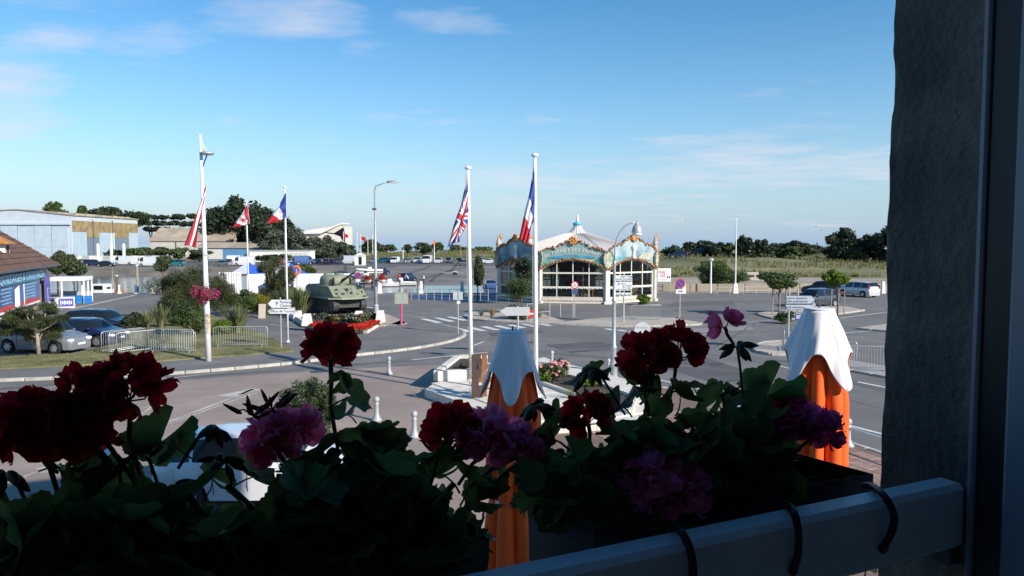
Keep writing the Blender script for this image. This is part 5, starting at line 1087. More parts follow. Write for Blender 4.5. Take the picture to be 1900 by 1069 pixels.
def person(label, p, rz, top, legs, lean=0.0, arm=0.0, stride=.1, hair=(.05, .035, .025)):
    t = thing('person', label, 'person', tuple(p), rz)
    J = {'pel': (0, 0, .95), 'ch': (lean * .35, 0, 1.3), 'nk': (lean * .55, 0, 1.5), 'hd': (lean * .65, 0, 1.64), 'hd2': (lean * .7 + .01, 0, 1.74)}
    E = [('pel', 'ch'), ('ch', 'nk'), ('nk', 'hd'), ('hd', 'hd2')]; rad = {'pel': .16, 'ch': .175, 'nk': .06, 'hd': .1, 'hd2': .085}
    for s, n in ((-1, 'r'), (1, 'l')):
        st_ = stride * s; J.update({'hp' + n: (0, s * .1, .88), 'kn' + n: (st_ * .6 + .03, s * .11, .48), 'an' + n: (st_, s * .12, .08), 'to' + n: (st_ + .17, s * .13, .04), 'sh' + n: (lean * .45, s * .2, 1.43)})
        up = arm if s > 0 else arm * .3; J['el' + n] = (lean * .45 + .05 + .25 * up, s * .27, 1.15 + .3 * up); J['wr' + n] = (lean * .45 + .14 + .5 * up, s * .26, .93 + .75 * up); J['ha' + n] = (lean * .45 + .17 + .56 * up, s * .25, .85 + .85 * up)
        E += [('pel', 'hp' + n), ('hp' + n, 'kn' + n), ('kn' + n, 'an' + n), ('an' + n, 'to' + n), ('ch', 'sh' + n), ('sh' + n, 'el' + n), ('el' + n, 'wr' + n), ('wr' + n, 'ha' + n)]
        rad.update({'hp' + n: .11, 'kn' + n: .075, 'an' + n: .05, 'to' + n: .045, 'sh' + n: .075, 'el' + n: .05, 'wr' + n: .036, 'ha' + n: .045})
    ks_ = list(J); me = bpy.data.meshes.new('body'); me.from_pydata([J[k] for k in ks_], [(ks_.index(a), ks_.index(b)) for a, b in E], [])
    o = link('body', me, t); o.modifiers.new('skin', 'SKIN'); sv = me.skin_vertices[0].data
    for i, k in enumerate(ks_): sv[i].radius = (rad[k], rad[k]); sv[i].use_root = (k == 'pel')
    o.modifiers.new('sub', 'SUBSURF').levels = 1; o.modifiers['sub'].render_levels = 1
    m = bpy.data.materials.new('clothes_and_skin'); m.use_nodes = True; n_ = m.node_tree.nodes; l_ = m.node_tree.links; co = n_.new('ShaderNodeTexCoord'); sp_ = n_.new('ShaderNodeSeparateXYZ'); l_.new(co.outputs['Object'], sp_.inputs[0]); cr = n_.new('ShaderNodeValToRGB'); mr = n_.new('ShaderNodeMath'); mr.operation = 'DIVIDE'; mr.inputs[1].default_value = 2; l_.new(sp_.outputs[2], mr.inputs[0]); l_.new(mr.outputs[0], cr.inputs[0])
    cr.color_ramp.interpolation = 'CONSTANT'; e = cr.color_ramp.elements; e[0].position = 0; e[0].color = (.03, .025, .02, 1); e[1].position = .05; e[1].color = legs + (1,)
    for ps, c in ((.475, top), (.752, (.5, .3, .22))): q = e.new(ps); q.color = c + (1,)
    l_.new(cr.outputs[0], n_['Principled BSDF'].inputs['Base Color']); n_['Principled BSDF'].inputs['Roughness'].default_value = .8; me.materials.append(m)
    mb = MB(); mb.lathe([(.02, -.11), (.1, -.07), (.115, 0), (.1, .07), (.05, .11), (.01, .12)], 10, Matrix.Translation((lean * .68 - .02, 0, 1.76))); mb.build('hair', mat('hair%.2f' % hair[0], hair, .8), t, True)
    return t
person('person in white top and dark trousers standing at the water edge', onT(786, 128), R(200), (.7, .7, .7), (.02, .02, .03)); person('person in red top behind the low white boat', onT(740, 129), R(-60), (.55, .04, .06), (.03, .04, .08), .5, .5)
person('person in pale blue top leaning over the low white boat', onT(757, 128.5), R(-120), (.5, .55, .62), (.05, .06, .10), .9, .5); person('dark dressed person walking past the white fence panels', (onT(258, 203).x, 203, .02), R(170), (.04, .04, .05), (.25, .2, .16), 0, .1, .25)
person('person in lilac top raising an arm by the market tent', G(537, 551), R(-70), (.35, .30, .45), (.12, .12, .2), 0, 1.1)
# ================================================================ THE TANK AND ITS FLOWER BED
armour = mat('tank_paint', (.245, .265, .185), .6, .13, 1.5, .12, stain=(1.1, (.18, .19, .14), .5)); dark_a = mat('tank_dark', (.045, .048, .045), .7, .2, 3)
tk = thing('tank', 'grey-green wartime tank with flotation flange on the flower bed', 'tank', (G(614, 590).x, 57.2, .32), R(-54))
mb = MB(); mb.box((-.1, 0, .85), (5.2, 1.75, .7)); mb.build('lower_hull', dark_a, tk)
def side_prism(mb, prof, w, M_=None):   # prof (x,z), extruded across y
    n = len(prof); ar = sum(prof[i][0] * prof[(i + 1) % n][1] - prof[(i + 1) % n][0] * prof[i][1] for i in range(n)); vs = [(x, -w / 2, z) for x, z in prof] + [(x, w / 2, z) for x, z in prof]
    fs = [tuple(range(n)), tuple(range(2 * n - 1, n - 1, -1))] + [(i, n + i, n + (i + 1) % n, (i + 1) % n) for i in range(n)]
    if ar < 0: fs = [f[::-1] for f in fs]
    mb.add(vs, fs, M_)
mb = MB(); side_prism(mb, [(-2.85, 1.25), (2.55, 1.25), (2.75, 1.38), (1.75, 2.08), (-2.3, 2.12), (-2.9, 1.9)], 2.62); mb.build('upper_hull', armour, tk)
fl = [(-3.05, -1.62), (2.45, -1.62), (3.15, -.85), (3.3, 0), (3.15, .85), (2.45, 1.62), (-3.05, 1.62)]; mb = MB(); mb.prism(fl, 1.16, 1.27, top=[(x * .985, y * .985) for x, y in fl]); mb.build('flotation_flange', armour, tk)
mb = MB(); mb.add([(2.1, -1.3, 1.27), (3.1, -.8, 1.27), (3.25, 0, 1.27), (3.1, .8, 1.27), (2.1, 1.3, 1.27), (1.95, -1.26, 1.95), (2.0, 0, 1.95), (1.95, 1.26, 1.95)], [(0, 1, 5), (1, 2, 6, 5), (2, 3, 7, 6), (3, 4, 7)]); mb.build('glacis', armour, tk)
mb = MB(); mb.lathe([(1.12, 2.05), (1.16, 2.2), (1.14, 2.5), (1.05, 2.74), (.9, 2.84), (.3, 2.88)], 28, Matrix.Translation((-.1, 0, 0)) @ Matrix.Diagonal((1.12, 1.0, 1, 1))); tu = mb.build('turret', armour, tk, True, 45)
mb = MB(); mb.box((1.12, 0, 2.42), (.24, 1.25, .5), bev=.08); mb.build('gun_mantlet', armour, tu, True, 50)
for s in (-1, 1): mb = MB(); mb.box((1.2, s * .68, 2.42), (.34, .06, .56), bev=.02); mb.build('mantlet_cheek', dark_a, tu)
mb = MB(); mb.tube([(1.1, 0, 2.42), (1.9, .12, 2.72), (3.0, .3, 3.2)], [.13, .085, .065], 12); mb.build('gun_barrel', dark_a, tu, True)
for x, y in ((-.3, .45), (-.5, -.4)): mb = MB(); mb.lathe([(.34, 2.84), (.34, 2.95), (.28, 2.99)], 14, Matrix.Translation((x, y, 0))); mb.build('hatch', armour, tu)
mb = MB(); mb.tube([(-.9, .3, 2.8), (-.9, .3, 3.15)], .03, 5); mb.build('antenna_base', dark_a, tu)
def on_glacis(y, f): return Vector((2.05 + (1 - f) * .98 - abs(y) * .12, y, 1.97 - (1 - f) * .62))
for i, (y, f, a, b) in enumerate(((-.9, .75, .22, .14), (-.55, .3, .2, .2), (-.05, .75, .16, .3), (.1, .35, .16, .3), (.9, .8, .16, .16), (1.05, .45, .12, .22), (.55, .2, .22, .1), (-1.0, .35, .12, .16))):
    p = on_glacis(y, f) + Vector((.05, 0, .03)); mb = MB(); mb.box((0, 0, 0), (.1, a, b), bev=.03, M=Matrix.Translation(p) @ Matrix.Rotation(-.95, 4, 'Y')); mb.build('glacis_fitting', dark_a, tk)
for y in (-.75, -.2, .3, .75): mb = MB(); mb.tube([on_glacis(y, 1.0), on_glacis(y, .1)], .018, 4); mb.build('weld_seam', dark_a, tk)
for s in (-1, 1):
    mb = MB(); prof = []
    for a in np.linspace(-math.pi / 2, math.pi / 2, 9): prof.append((2.25 + .5 * math.cos(a), .68 + .42 * math.sin(a)))
    for a in np.linspace(math.pi / 2, 3 * math.pi / 2, 9): prof.append((-2.3 + .45 * math.cos(a), .62 + .42 * math.sin(a)))
    prof = [(x, max(z, .02) if -1.9 < x < 1.9 else z) for x, z in prof]
    side_prism(mb, prof, .42, Matrix.Translation((0, s * 1.1, 0))); trk = mb.build('track', dark_a, tk)
    pr2 = prof + [prof[0]]; tot_ = 0; lastp = Vector((pr2[0][0], 0, pr2[0][1]))
    cl = [Vector((a, 0, b)) for a, b in pr2]; seg_pts = []
    for a, b in zip(cl, cl[1:]):
        k = max(1, int((b - a).length / .16)); seg_pts += [(a.lerp(b, (i + .5) / k), math.atan2((b - a).z, (b - a).x)) for i in range(k)]
    shoe = MB().box((0, 0, 0), (.11, .44, .05)).mesh('track_shoe', dark_a)
    for p, an in seg_pts: link('track_shoe', shoe, trk, (p.x, s * 1.1, p.z), (0, -an, 0))
    for x in (-1.75, -1.15, -.4, .2, .95, 1.55): mb = MB(); mb.lathe([(.12, -.24), (.26, -.24), (.26, .24), (.12, .24)], 14, Matrix.Translation((x, s * 1.1, .3)) @ Matrix.Rotation(math.pi / 2, 4, 'X')); mb.build('road_wheel', M['dgrey'], tk)
    mb = MB(); mb.lathe([(.1, -.24), (.36, -.24), (.36, .24), (.1, .24)], 16, Matrix.Translation((2.25, s * 1.1, .68)) @ Matrix.Rotation(math.pi / 2, 4, 'X')); mb.build('sprocket', M['dgrey'], tk)
# bed
bp_ = gp([(566, 608), (640, 617), (682, 619), (712, 600), (702, 580), (600, 570), (538, 590)]); bed = thing('tank_flower_bed', 'white-kerbed raised bed with red flowers around the tank', 'flower bed')
ctr = Vector((sum(p[0] for p in bp_) / 7, sum(p[1] for p in bp_) / 7, 0)); inn = [tuple((ctr + (Vector((*p, 0)) - ctr) * .94).xy) for p in bp_]
n7 = len(bp_)
for i in range(n7):
    a, b, c_, d_ = bp_[i], bp_[(i + 1) % n7], inn[(i + 1) % n7], inn[i]; mb = MB(); mb.prism([a, b, c_, d_], 0, .36 - .02 * (i % 2)); mb.build('edging_wall', M['whitewall'], bed)
mb = MB(); mb.prism([tuple((ctr + (Vector((*p, 0)) - ctr) * .939).xy) for p in bp_], .0, .3); mb.build('soil', M['soil'], bed)
blk_m = MB().lathe([(.42, 0), (.28, .75), (.26, .76)], 4, Matrix.Rotation(math.pi / 4, 4, 'Z')).mesh('kerb_block', M['whitewall'])
for k, (px, py, z) in enumerate(((541, 590, 0), (553, 596, .0), (570, 604, .34), (706, 597, .34), (666, 598, .32))):
    o = link('concrete_block', blk_m, None, G(px, py, z)); tag(o, 'white tapered concrete block, %s of those around the tank' % ('leftmost', 'second from the left', 'third from the left', 'rightmost', 'the one among the flowers'), 'concrete block', 'blocks around the tank') if False else tag(o, 'white tapered concrete block ' + ('leftmost beside the tank bed', 'second from the left beside the tank bed', 'on the front left corner of the tank bed', 'on the right corner of the tank bed', 'among the flowers before the tank')[k], 'concrete block', 'blocks around the tank')
def flower_mass(name, label, pts, size, m, leafk='bush', n_leaf=2, hmin=.05, hmax=.2, cat='flowers', green=True):
    g = np.random.default_rng(len(pts)); P = np.array(pts); n = len(P); P[:, 2] += g.uniform(hmin, hmax, n)
    V, Fc = leaves(P, np.full((n, 3), size * .8), n * 4, size, .6, .6, .8, n); mi = np.zeros(len(Fc), int)
    ms = [m]
    if green: V2, F2 = leaves(P - [0, 0, size * 1.2], np.full((n, 3), size * 1.3), n * n_leaf, size * 1.2, .3, .3, .6, n + 1); V = np.vstack([V, V2]); Fc = np.vstack([Fc, F2 + len(V) - len(V2)]); mi = np.concatenate([mi, np.ones(len(F2), int)]); ms.append(LM[leafk])
    o = link(name, bulk_mesh(name, V, Fc, ms, mi=mi)); stuff(o, label, cat); return o
petal_red = leafmat('petal_red', (.52, .02, .012), (.68, .045, .03), 3, .3); petal_white = leafmat('petal_white', (.65, .62, .6), (.8, .76, .74), 3, .3); petal_pink = leafmat('petal_pink', (.66, .22, .26), (.78, .42, .42), 3, .3); petal_yel = leafmat('petal_yel', (.55, .5, .12), (.7, .66, .3), 3, .3); petal_mag = leafmat('petal_mag', (.45, .015, .12), (.62, .05, .22), 3, .3)
red_poly = gp([(572, 606), (640, 612), (680, 613), (706, 598), (700, 594), (676, 603), (650, 606), (600, 602), (580, 601)], .33)
pts = []
mxs = [p[0] for p in red_poly]; mys = [p[1] for p in red_poly]
while len(pts) < 1300:
    p = (NR.uniform(min(mxs), max(mxs)), NR.uniform(min(mys), max(mys)))
    if inside(p, red_poly): pts.append((p[0], p[1], .32))
flower_mass('red_bedding', 'band of bright red bedding flowers along the front of the tank bed', pts, .06, petal_red, n_leaf=1, hmin=.05, hmax=.16)
def rose(label, c, r3, n, fm, nf, leafk='bush', fs=.05, lsz=.06, group=None):
    SEED[0] += 1; g = np.random.default_rng(SEED[0]); t = thing('rose_bush', label, 'rose bush', tuple(c), 0, group)
    cs, rs = clump_set((0, 0, r3[2]), r3, 12, g, .7, (.35, .55), .03); V, Fc = leaves(cs, rs, n, lsz, .3, .2, .6, SEED[0]); V[:, 2] = np.maximum(V[:, 2], .01); link('foliage', bulk_mesh('foliage', V, Fc, LM[leafk]), t)
    fm_ = MB(); fm_.lathe([(fs * .3, -fs * .5), (fs * .9, -fs * .1), (fs, fs * .3), (fs * .6, fs * .5), (fs * .1, fs * .35)], 7); me = fm_.mesh('bloom', fm, True)
    for i in range(nf):
        k = int(g.integers(len(cs))); d = g.normal(size=3); d[2] = abs(d[2]) * .7; d /= np.linalg.norm(d); p = cs[k] + d * rs[k] * 1.02; link('bloom', me, t, tuple(p), tuple(g.uniform(-.6, .6, 3))).scale = (g.uniform(.7, 1.3),) * 3
    mb = MB()
    for k in range(4): mb.tube([(g.uniform(-.05, .05), g.uniform(-.05, .05), 0), tuple(np.array(cs[k]) * .6), tuple(cs[k])], [.02, .014, .008], 5)
    mb.build('stems', M['bark'], t); return t
for i, px in enumerate((602, 624, 645, 664, 684)): rose(('leftmost', 'second', 'middle', 'fourth', 'rightmost')[i] + ' white and pink flowering bush before the tank', G(px, 601 - (i == 4) * 4, .31), (.75, .5, .38), 1600, petal_white if i % 2 == 0 else petal_pink, 26, 'bush' if i % 2 else 'olive', .05, .06, 'bushes before the tank')
# ================================================================ WHITE STONE MONUMENT BED
mo = thing('monument_bed', 'white stone terrace and flower bed around the steel monument', 'monument terrace')
dk = [(789, 737), (905, 783), (1010, 812), (1200, 800), (1200, 728), (1010, 676), (860, 690)]; dp = gp(dk); mb = MB(); mb.prism(dp, 0, .30); mb.build('core', M['stonewhite'], mo)
def slabs(a, b, z0, z1, th=.05, ln=.85, name='stone_slab'):
    A, B = Vector((*a, 0)), Vector((*b, 0)); L_ = (B - A).length; k = max(1, round(L_ / ln)); an = math.atan2(B.y - A.y, B.x - A.x); me = MB().box((0, 0, 0), (L_ / k - .012, th, z1 - z0), bev=.006).mesh(name, M['stonewhite'])
    for i in range(k): p = A.lerp(B, (i + .5) / k); link(name, me, mo, (p.x, p.y, (z0 + z1) / 2), (0, 0, an))
for i in range(3): slabs(dp[i], dp[i + 1], 0, .31)
ta, tb = Vector((*dp[0], 0)), Vector((*dp[1], 0)); 
cx_ = sum(p[0] for p in dp) / 7; cy_ = sum(p[1] for p in dp) / 7
e1 = (tb - ta).normalized(); e2 = Vector((-e1.y, e1.x, 0)); e2 = e2 if e2.dot(Vector((cx_, cy_, 0)) - ta) > 0 else -e2
tile_me = MB().box((0, 0, 0), (.78, .58, .05), bev=.008).mesh('deck_slab', M['stonewhite'])
for i in range(-3, 12):
    for j in range(0, 7):
        p = ta + e1 * (i * .8 + .42) + e2 * (j * .6 + .32)
        if inside((p.x, p.y), [tuple((Vector((cx_, cy_)) + (Vector(q) - Vector((cx_, cy_))) * .9)) for q in dp]): link('deck_slab', tile_me, mo, (p.x, p.y, .315), (0, 0, math.atan2(e1.y, e1.x)))
up_a, up_b, up_c = G(811, 709, .3), G(849, 678, .3), G(905, 678, .3)
for a, b in ((up_a, up_b), (up_b, up_c), (up_a, G(872, 706, .3))): 
    slabs(tuple(a.xy), tuple(b.xy), .34, .74, .28, .9)
mb = MB(); mb.prism([tuple(v.xy) for v in (up_a.lerp(up_b, .2), up_b, up_c, G(890, 700, .3), G(872, 700, .3))], .34, .62); mb.build('planter_soil', M['soil'], mo)
soil = [(1005, 715), (1060, 735), (1170, 770), (1180, 742), (1100, 712), (1010, 690)]; mb = MB(); mb.prism(gp(soil, .3), .3, .36); mb.build('flower_soil', M['soil'], mo)
sw = gp(soil, .3)
for i in range(6): slabs(sw[i], sw[(i + 1) % 6], .34, .46, .14, 1.0)
rose('pink flowering rose bush on the stone terrace', G(1026, 712, .36), (.55, .45, .42), 1800, petal_pink, 40, 'bush', .075, .045); rose('taller pink rose behind the parasol cap', G(1042, 700, .36), (.4, .4, .5), 1200, petal_pink, 26, 'bush', .075, .045); rose('yellow flowering bush behind the orange parasol', G(1008, 712, .36), (.4, .4, .32), 1200, petal_yel, 30, 'bright', .05, .045); rose('pale yellow bush at the far end of the terrace bed', G(1092, 716, .36), (.45, .4, .26), 1300, petal_yel, 30, 'bright', .045, .045)
flax('grey lavender tuft on the stone terrace', G(1058, 738, .36), .45, 120, .5, 'olive' if False else 'grassy', 'terrace tufts', 'lavender_tuft'); flax('grass tuft at the right end of the stone terrace', G(1120, 745, .36), .5, 120, .5, 'grassy', 'terrace tufts', 'lavender_tuft')
ptree('round_shrub', 'low grey santolina cushion on the terrace left of the monument', 'shrub', (850, 690, 876, 712), 29.2, 'olive', 2200, .03, z=.62, clumps=10); ptree('round_shrub', 'low grey santolina cushion between the pink and pale yellow bushes', 'shrub', (1055, 705, 1120, 742), 27.4, 'olive', 4000, .03, z=.36, clumps=16, ry=.6)
# corten steel monument
cor = mat('corten', (.20, .085, .045), .85, .3, 3, .3, col2=(.30, .13, .07)); corb = mat('corten_dark', (.06, .035, .03), .8, .2, 4)
cp = G(887, 738, .34); cs_ = thing('steel_monument', 'rusty steel plate monument with cut-out cross and upright lettering', 'monument', tuple(cp), R(14))
def plate(name, x0, x1, z0, z1, m, y=0, rz=0): mb = MB(); mb.box(((x0 + x1) / 2, y, (z0 + z1) / 2), (x1 - x0, .04, z1 - z0), rz); mb.build(name, m, cs_)
plate('edge_post', -.22, -.10, 0, 1.5, corb)
plate('plate', -.098, .10, 1.32, 1.5, corb); plate('plate', .03, .12, .95, 1.318, corb); plate('plate', -.098, .12, .68, .948, corb); plate('plate', -.098, .02, .42, .678, corb); plate('plate', -.098, .16, 0, .418, corb)
for x0, x1, z0, z1 in ((.17, .34, 0, 1.5), (.341, .56, .95, 1.12), (.341, .56, .5, .68), (.0, .169, .5, .66), (.0, .169, .96, 1.1)): plate('rust_plate', x0, x1, z0, z1, cor, .14)
mb = MB(); put_text(mb, 'LA COMBATTANTE', .15, Matrix.Translation((-.27, -.02, .76)) @ Matrix.Rotation(-math.pi / 2, 4, 'Y')); mb.build('lettering', corb, cs_)
# ================================================================ STREET FURNITURE
wp = mat('pole_white', (.78, .78, .78), .35, .04, 2); zincp = mat('lamp_zinc', (.40, .42, .44), .45, .12, 5, metal=.3)
# --- flagpoles and flags
def flagpole(px, d, ytop, label, r=.08, z=0, lean=0.0):
    p = D(px, 500, d); x0 = p.x; top = D(px, ytop, d).z; t = thing('flagpole', label, 'flagpole', (x0, d, z), 0, 'white flagpoles'); h = top - z
    mb = MB(); mb.tube([(0, 0, 0), (lean * .5, 0, h * .5), (lean, 0, h)], [r, r * .85, r * .62], 14); mb.build('shaft', wp, t, True)
    mb = MB(); mb.lathe([(r * 1.9, 0), (r * 1.9, .04), (r * 1.15, .08)], 14); mb.build('foot_plate', wp, t)
    mb = MB(); mb.lathe([(r * .5, 0), (r * 1.4, .03), (r * 1.5, .08), (r, .13), (.01, .15)], 14, Matrix.Translation((lean, 0, h))); mb.build('cap', wp, t, True)
    mb = MB(); mb.tube([(lean - r, -.03, h - .1), (lean * .4 - r * 1.3, -.03, h * .4)], .008, 4); mb.build('halyard', M['grey'], t)
    return t
RED = mat('flag_red', (.52, .03, .045), .8, .06, 2); WHT = mat('flag_white', (.72, .72, .74), .8, .04, 2); BLU = mat('flag_blue', (.035, .06, .30), .8, .06, 2)
def uk(u, v):
    x, y = (u - .5) * 2, (v - .5)
    if abs(y) < .1 or abs(x) < .1: return 0
    if abs(y) < .166 or abs(x) < .166: return 1
    for sg in (1, -1):
        dd = (y - sg * x * .5)
        if abs(dd) < .038: return 0
        if abs(dd) < .11: return 1
    return 2
def fr(u, v): return 2 if u < 1 / 3 else (1 if u < 2 / 3 else 0)
def ca_f(u, v):
    if u < .25 or u > .75: return 0
    x, y = (u - .5) * 2, (v - .5); r = math.hypot(x, y); a = math.atan2(-y, x); return 0 if r < .19 * (1 + .55 * math.cos(7 * (a - 1.57))) else 1
def au(u, v): return 0 if v < .42 or v > .59 else 1
def flag(label, d, c, fn, folds=3.0, amp=.1, nu=72, nv=48, ph=0.0):   # c: hoist top, hoist bottom, fly top, fly bottom, as seen
    A, B, C_, E_ = [D(x, y, d) for x, y in c]; mid = A; t = thing('flag', label, 'flag', tuple(A), 0, 'flags'); V = []; Fq = []; mi = []
    for j in range(nv + 1):
        for i in range(nu + 1):
            u, v = i / nu, j / nv; p = A.lerp(B, v).lerp(C_.lerp(E_, v), u); k = min(1, u * 2.5)
            p = p + Vector((0, 1, 0)) * (amp * k * math.sin(folds * 2 * math.pi * v + 2.2 * u + ph) + amp * .5 * k * math.sin(5 * u + 9 * v + ph)) + Vector((1, 0, 0)) * (amp * .3 * k * math.sin(folds * 6.28 * v + 1.2 + 3 * u)) + Vector((0, 0, 1)) * amp * .25 * k * math.sin(4 * u * 3 + v * 5)
            V.append(p - A)
    for j in range(nv):
        for i in range(nu): a = j * (nu + 1) + i; Fq.append((a, a + 1, a + nu + 2, a + nu + 1)); mi.append(fn((i + .5) / nu, (j + .5) / nv))
    me = bulk_mesh('cloth', np.array([tuple(v) for v in V]), np.array(Fq), [RED, WHT, BLU], True, mi); o = link('cloth', me, t)
    md = o.modifiers.new('thick', 'SOLIDIFY'); md.thickness = .006; md.offset = 0
    mb = MB(); mb.tube([Vector((0.012, 0, .02)), B - A + Vector((.012, 0, -.02))], .012, 5); mb.build('hoist_band', WHT, t)
flagpole(874, 28.2, 315, 'white flagpole of the British flag', .085, .34, -.10); flag('British flag hanging limply from its pole', 28.15, ((867, 330), (871, 404), (831, 459), (854, 447)), uk, 2.2, .13)
flagpole(995, 25.3, 292, 'tall white flagpole behind the left parasol', .085, .34, -.05); flag('large French flag hanging limply behind the left parasol', 25.25, ((991, 308), (993, 402), (964, 444), (979, 452)), fr, 2.5, .10)
flagpole(461, 61, 376, 'thin white flagpole of the Canadian flag', .06, 0, -.06); flag('red and white Canadian flag with maple leaf', 60.9, ((459, 379), (463, 415), (430, 423), (447, 420)), ca_f, 1.5, .12)
flagpole(532, 41, 350, 'thin white flagpole left of the tank', .055, .12, -.02); flag('French flag on the thin pole left of the tank', 40.9, ((531, 357), (531, 403), (492, 416), (516, 412)), fr, 1.6, .10)
# --- tall flower mast with disc lamp at the left
mt = thing('lamp_mast', 'tall white mast with disc lamp and magenta flower baskets on the verge', 'lamp mast', tuple(G(387, 670, .1)))
dm_ = mt.location.y; hm = D(380, 250, dm_).z - .1; mb = MB(); mb.tube([(0, 0, 0), (-.02, 0, 2.5), (-.06, 0, 6), (-.12, 0, hm)], [.135, .122, .095, .06], 16); mb.build('shaft', wp, mt, True)
mb = MB(); mb.lathe([(.02, .1), (.2, .08), (.33, .0), (.3, -.06), (.1, -.08), (.02, -.08)], 20, Matrix.Translation((.2, -.1, hm - .85))); hd = mb.build('lamp_disc', zincp, mt, True)
mb = MB(); mb.lathe([(.24, -.085), (.24, -.07)], 18, Matrix.Translation((.2, -.1, hm - .85))); mb.build('lens', M['lamp'], hd)
mb = MB(); mb.tube([(-.09, 0, hm - 1.55), (.08, -.05, hm - 1.2), (.2, -.1, hm - .95)], .03, 6); mb.build('bracket', M['blue'], mt); mb = MB(); mb.tube([(-.1, 0, hm - .25), (.05, -.05, hm - .55), (.2, -.1, hm - .78)], .02, 6); mb.build('stay', wp, mt)
for z in (.95, 4.95, 3.6): mb = MB(); mb.lathe([(.142 if z < 2 else .12, z), (.142 if z < 2 else .12, z + .04)], 16); mb.build('band', M['grey'], mt)
stk = [((.62, .05, .03), 2.05, 2.25), ((.75, .5, .03), 1.85, 2.04), ((.6, .06, .03), 1.62, 1.84), ((.78, .55, .05), 1.5, 1.61), ((.75, .75, .75), 1.3, 1.49)]
for c, z0, z1 in stk: mb = MB(); mb.lathe([(.1305, z0), (.1295, z1)], 16, None, False); mb.build('sticker', mat('sticker%.2f%.2f' % (c[0], c[1]), c, .5, .7, 11, col2=(.7, .62, .5)), mt)
flag('long red and white striped flag hanging beside the mast', dm_ - .1, ((384, 338), (379, 372), (342, 455), (364, 459)), au, 1.4, .08)
mb = MB(); mb.tube([(-.35 + .4, -.1, 5.5), (.02, -.12, 5.1), (-.05, -.1, 4.9)], .012, 4); mb.build('rope', WHT, mt)
def basket(label, p, w, fm, n=420, bowl=True):
    t = thing('flower_basket', label, 'flower basket', tuple(p)); g = np.random.default_rng(int(p[0] * 7 + 999))
    for s in ((-1, 1) if bowl else (0,)):
        mb = MB(); mb.lathe([(.08, -.22), (.2, -.12), (.26, .04), (.24, .04)], 14, Matrix.Translation((s * w * .5, -.1, 0))); mb.build('bowl', M['whitewall'] if bowl else M['bark'], t, True)
    cs = [(s * w * .5 + g.normal() * .1, -.1 + g.normal() * .12, .1 + g.normal() * .1) for s in ((-1, 1) if bowl else (-1, 0, 1)) for _ in range(7)]; rs = [(.17, .16, .16)] * len(cs)
    V, Fc = leaves(cs, rs, n * 2, .05, .3, .2, .6, 3); link('foliage', bulk_mesh('foliage', V, Fc, LM['bush']), t)
    V, Fc = leaves(cs, [(.20, .19, .19)] * len(cs), n * 3, .032, .8, .1, .8, 4); o = link('blossom', bulk_mesh('blossom', V, Fc, fm), t); o['kind'] = 'stuff'
    mb = MB(); mb.tube([(-w * .6, .02, -.02), (w * .6, .02, -.02)], .02, 5); mb.build('bracket', M['dgrey'], t)
basket('magenta flower basket hanging on the mast', (mt.location.x + .0, dm_ - .2, D(380, 548, dm_).z), .55, petal_mag, 520, False)
# --- street lamp with cobra head
sl = thing('street_lamp', 'grey street lamp with bent arm standing behind the tank bed', 'street lamp', (D(697, 500, 56).x, 56, 0)); hs = D(697, 352, 56).z
mb = MB(); mb.tube([(0, 0, 0), (0, 0, 3), (0, 0, hs)], [.13, .11, .065], 12); mb.build('pole', zincp, sl, True)
ex = D(718, 338, 56).x - sl.location.x; zt_ = D(718, 338, 56).z; mb = MB(); mb.tube([(0, 0, hs), (.06, 0, hs + .25), (ex * .6, 0, zt_ - .12), (ex + .1, 0, zt_)], .045, 8); mb.build('arm', zincp, sl, True)
mb = MB(); mb.box((ex + .45, 0, zt_ + .03), (.85, .3, .17), bev=.06); hd = mb.build('lamp_head', zincp, sl, True, 50); mb = MB(); mb.box((ex + .5, 0, zt_ - .07), (.6, .24, .05), bev=.02); mb.build('lens', M['lamp'], hd)
mb = MB(); mb.box((-.05, 0, D(697, 388, 56).z), (.3, .2, .16), bev=.03); mb.build('junction_box', M['dgrey'], sl); mb = MB(); mb.lathe([(.2, 0), (.2, .9), (.14, 1.0)], 12); mb.build('base', zincp, sl)
basket('red flower basket with two white bowls on the street lamp', (sl.location.x, 55.8, D(697, 520, 56).z), 1.05, petal_red, 420)
# --- ornate lamp with bell shade
ol = thing('ornate_lamp', 'ornate grey street lamp with curved arm and bell shade', 'street lamp', (D(1140, 500, 30.2).x, 30.2, 0)); zq = lambda y: D(1140, y, 30.2).z
mb = MB(); mb.lathe([(.2, 0), (.2, .12), (.16, .16), (.14, .5), (.17, .56), (.17, .64), (.11, .72), (.1, 1.25), (.13, 1.3), (.13, 1.38), (.085, 1.45), (.075, 3.2), (.1, 3.25), (.1, 3.3), (.065, 3.36), (.06, zq(490)), (.075, zq(488)), (.045, zq(484))], 16); mb.build('post', zincp, ol, True, 35)
arc = [(1140, 484), (1141, 462), (1144, 445), (1150, 431), (1159, 420), (1170, 414), (1182, 412)]; mb = MB(); mb.tube([D(x, y, 30.2) - Vector((ol.location.x, 30.2, 0)) for x, y in arc], .03, 8); mb.build('curved_arm', zincp, ol, True)
bc = D(1182, 425, 30.2) - Vector((ol.location.x, 30.2, 0)); mb = MB(); mb.lathe([(.02, .32), (.05, .3), (.05, .24), (.08, .2), (.15, .12), (.2, .0), (.22, -.1), (.22, -.15), (.2, -.15)], 18, Matrix.Translation(bc)); hd = mb.build('bell_shade', zincp, ol, True, 50); mb = MB(); mb.lathe([(.2, -.16), (.19, -.25), (.02, -.27)], 16, Matrix.Translation(bc)); mb.build('glass', mat('lamp_glass', (.7, .74, .76), .15), hd, True)
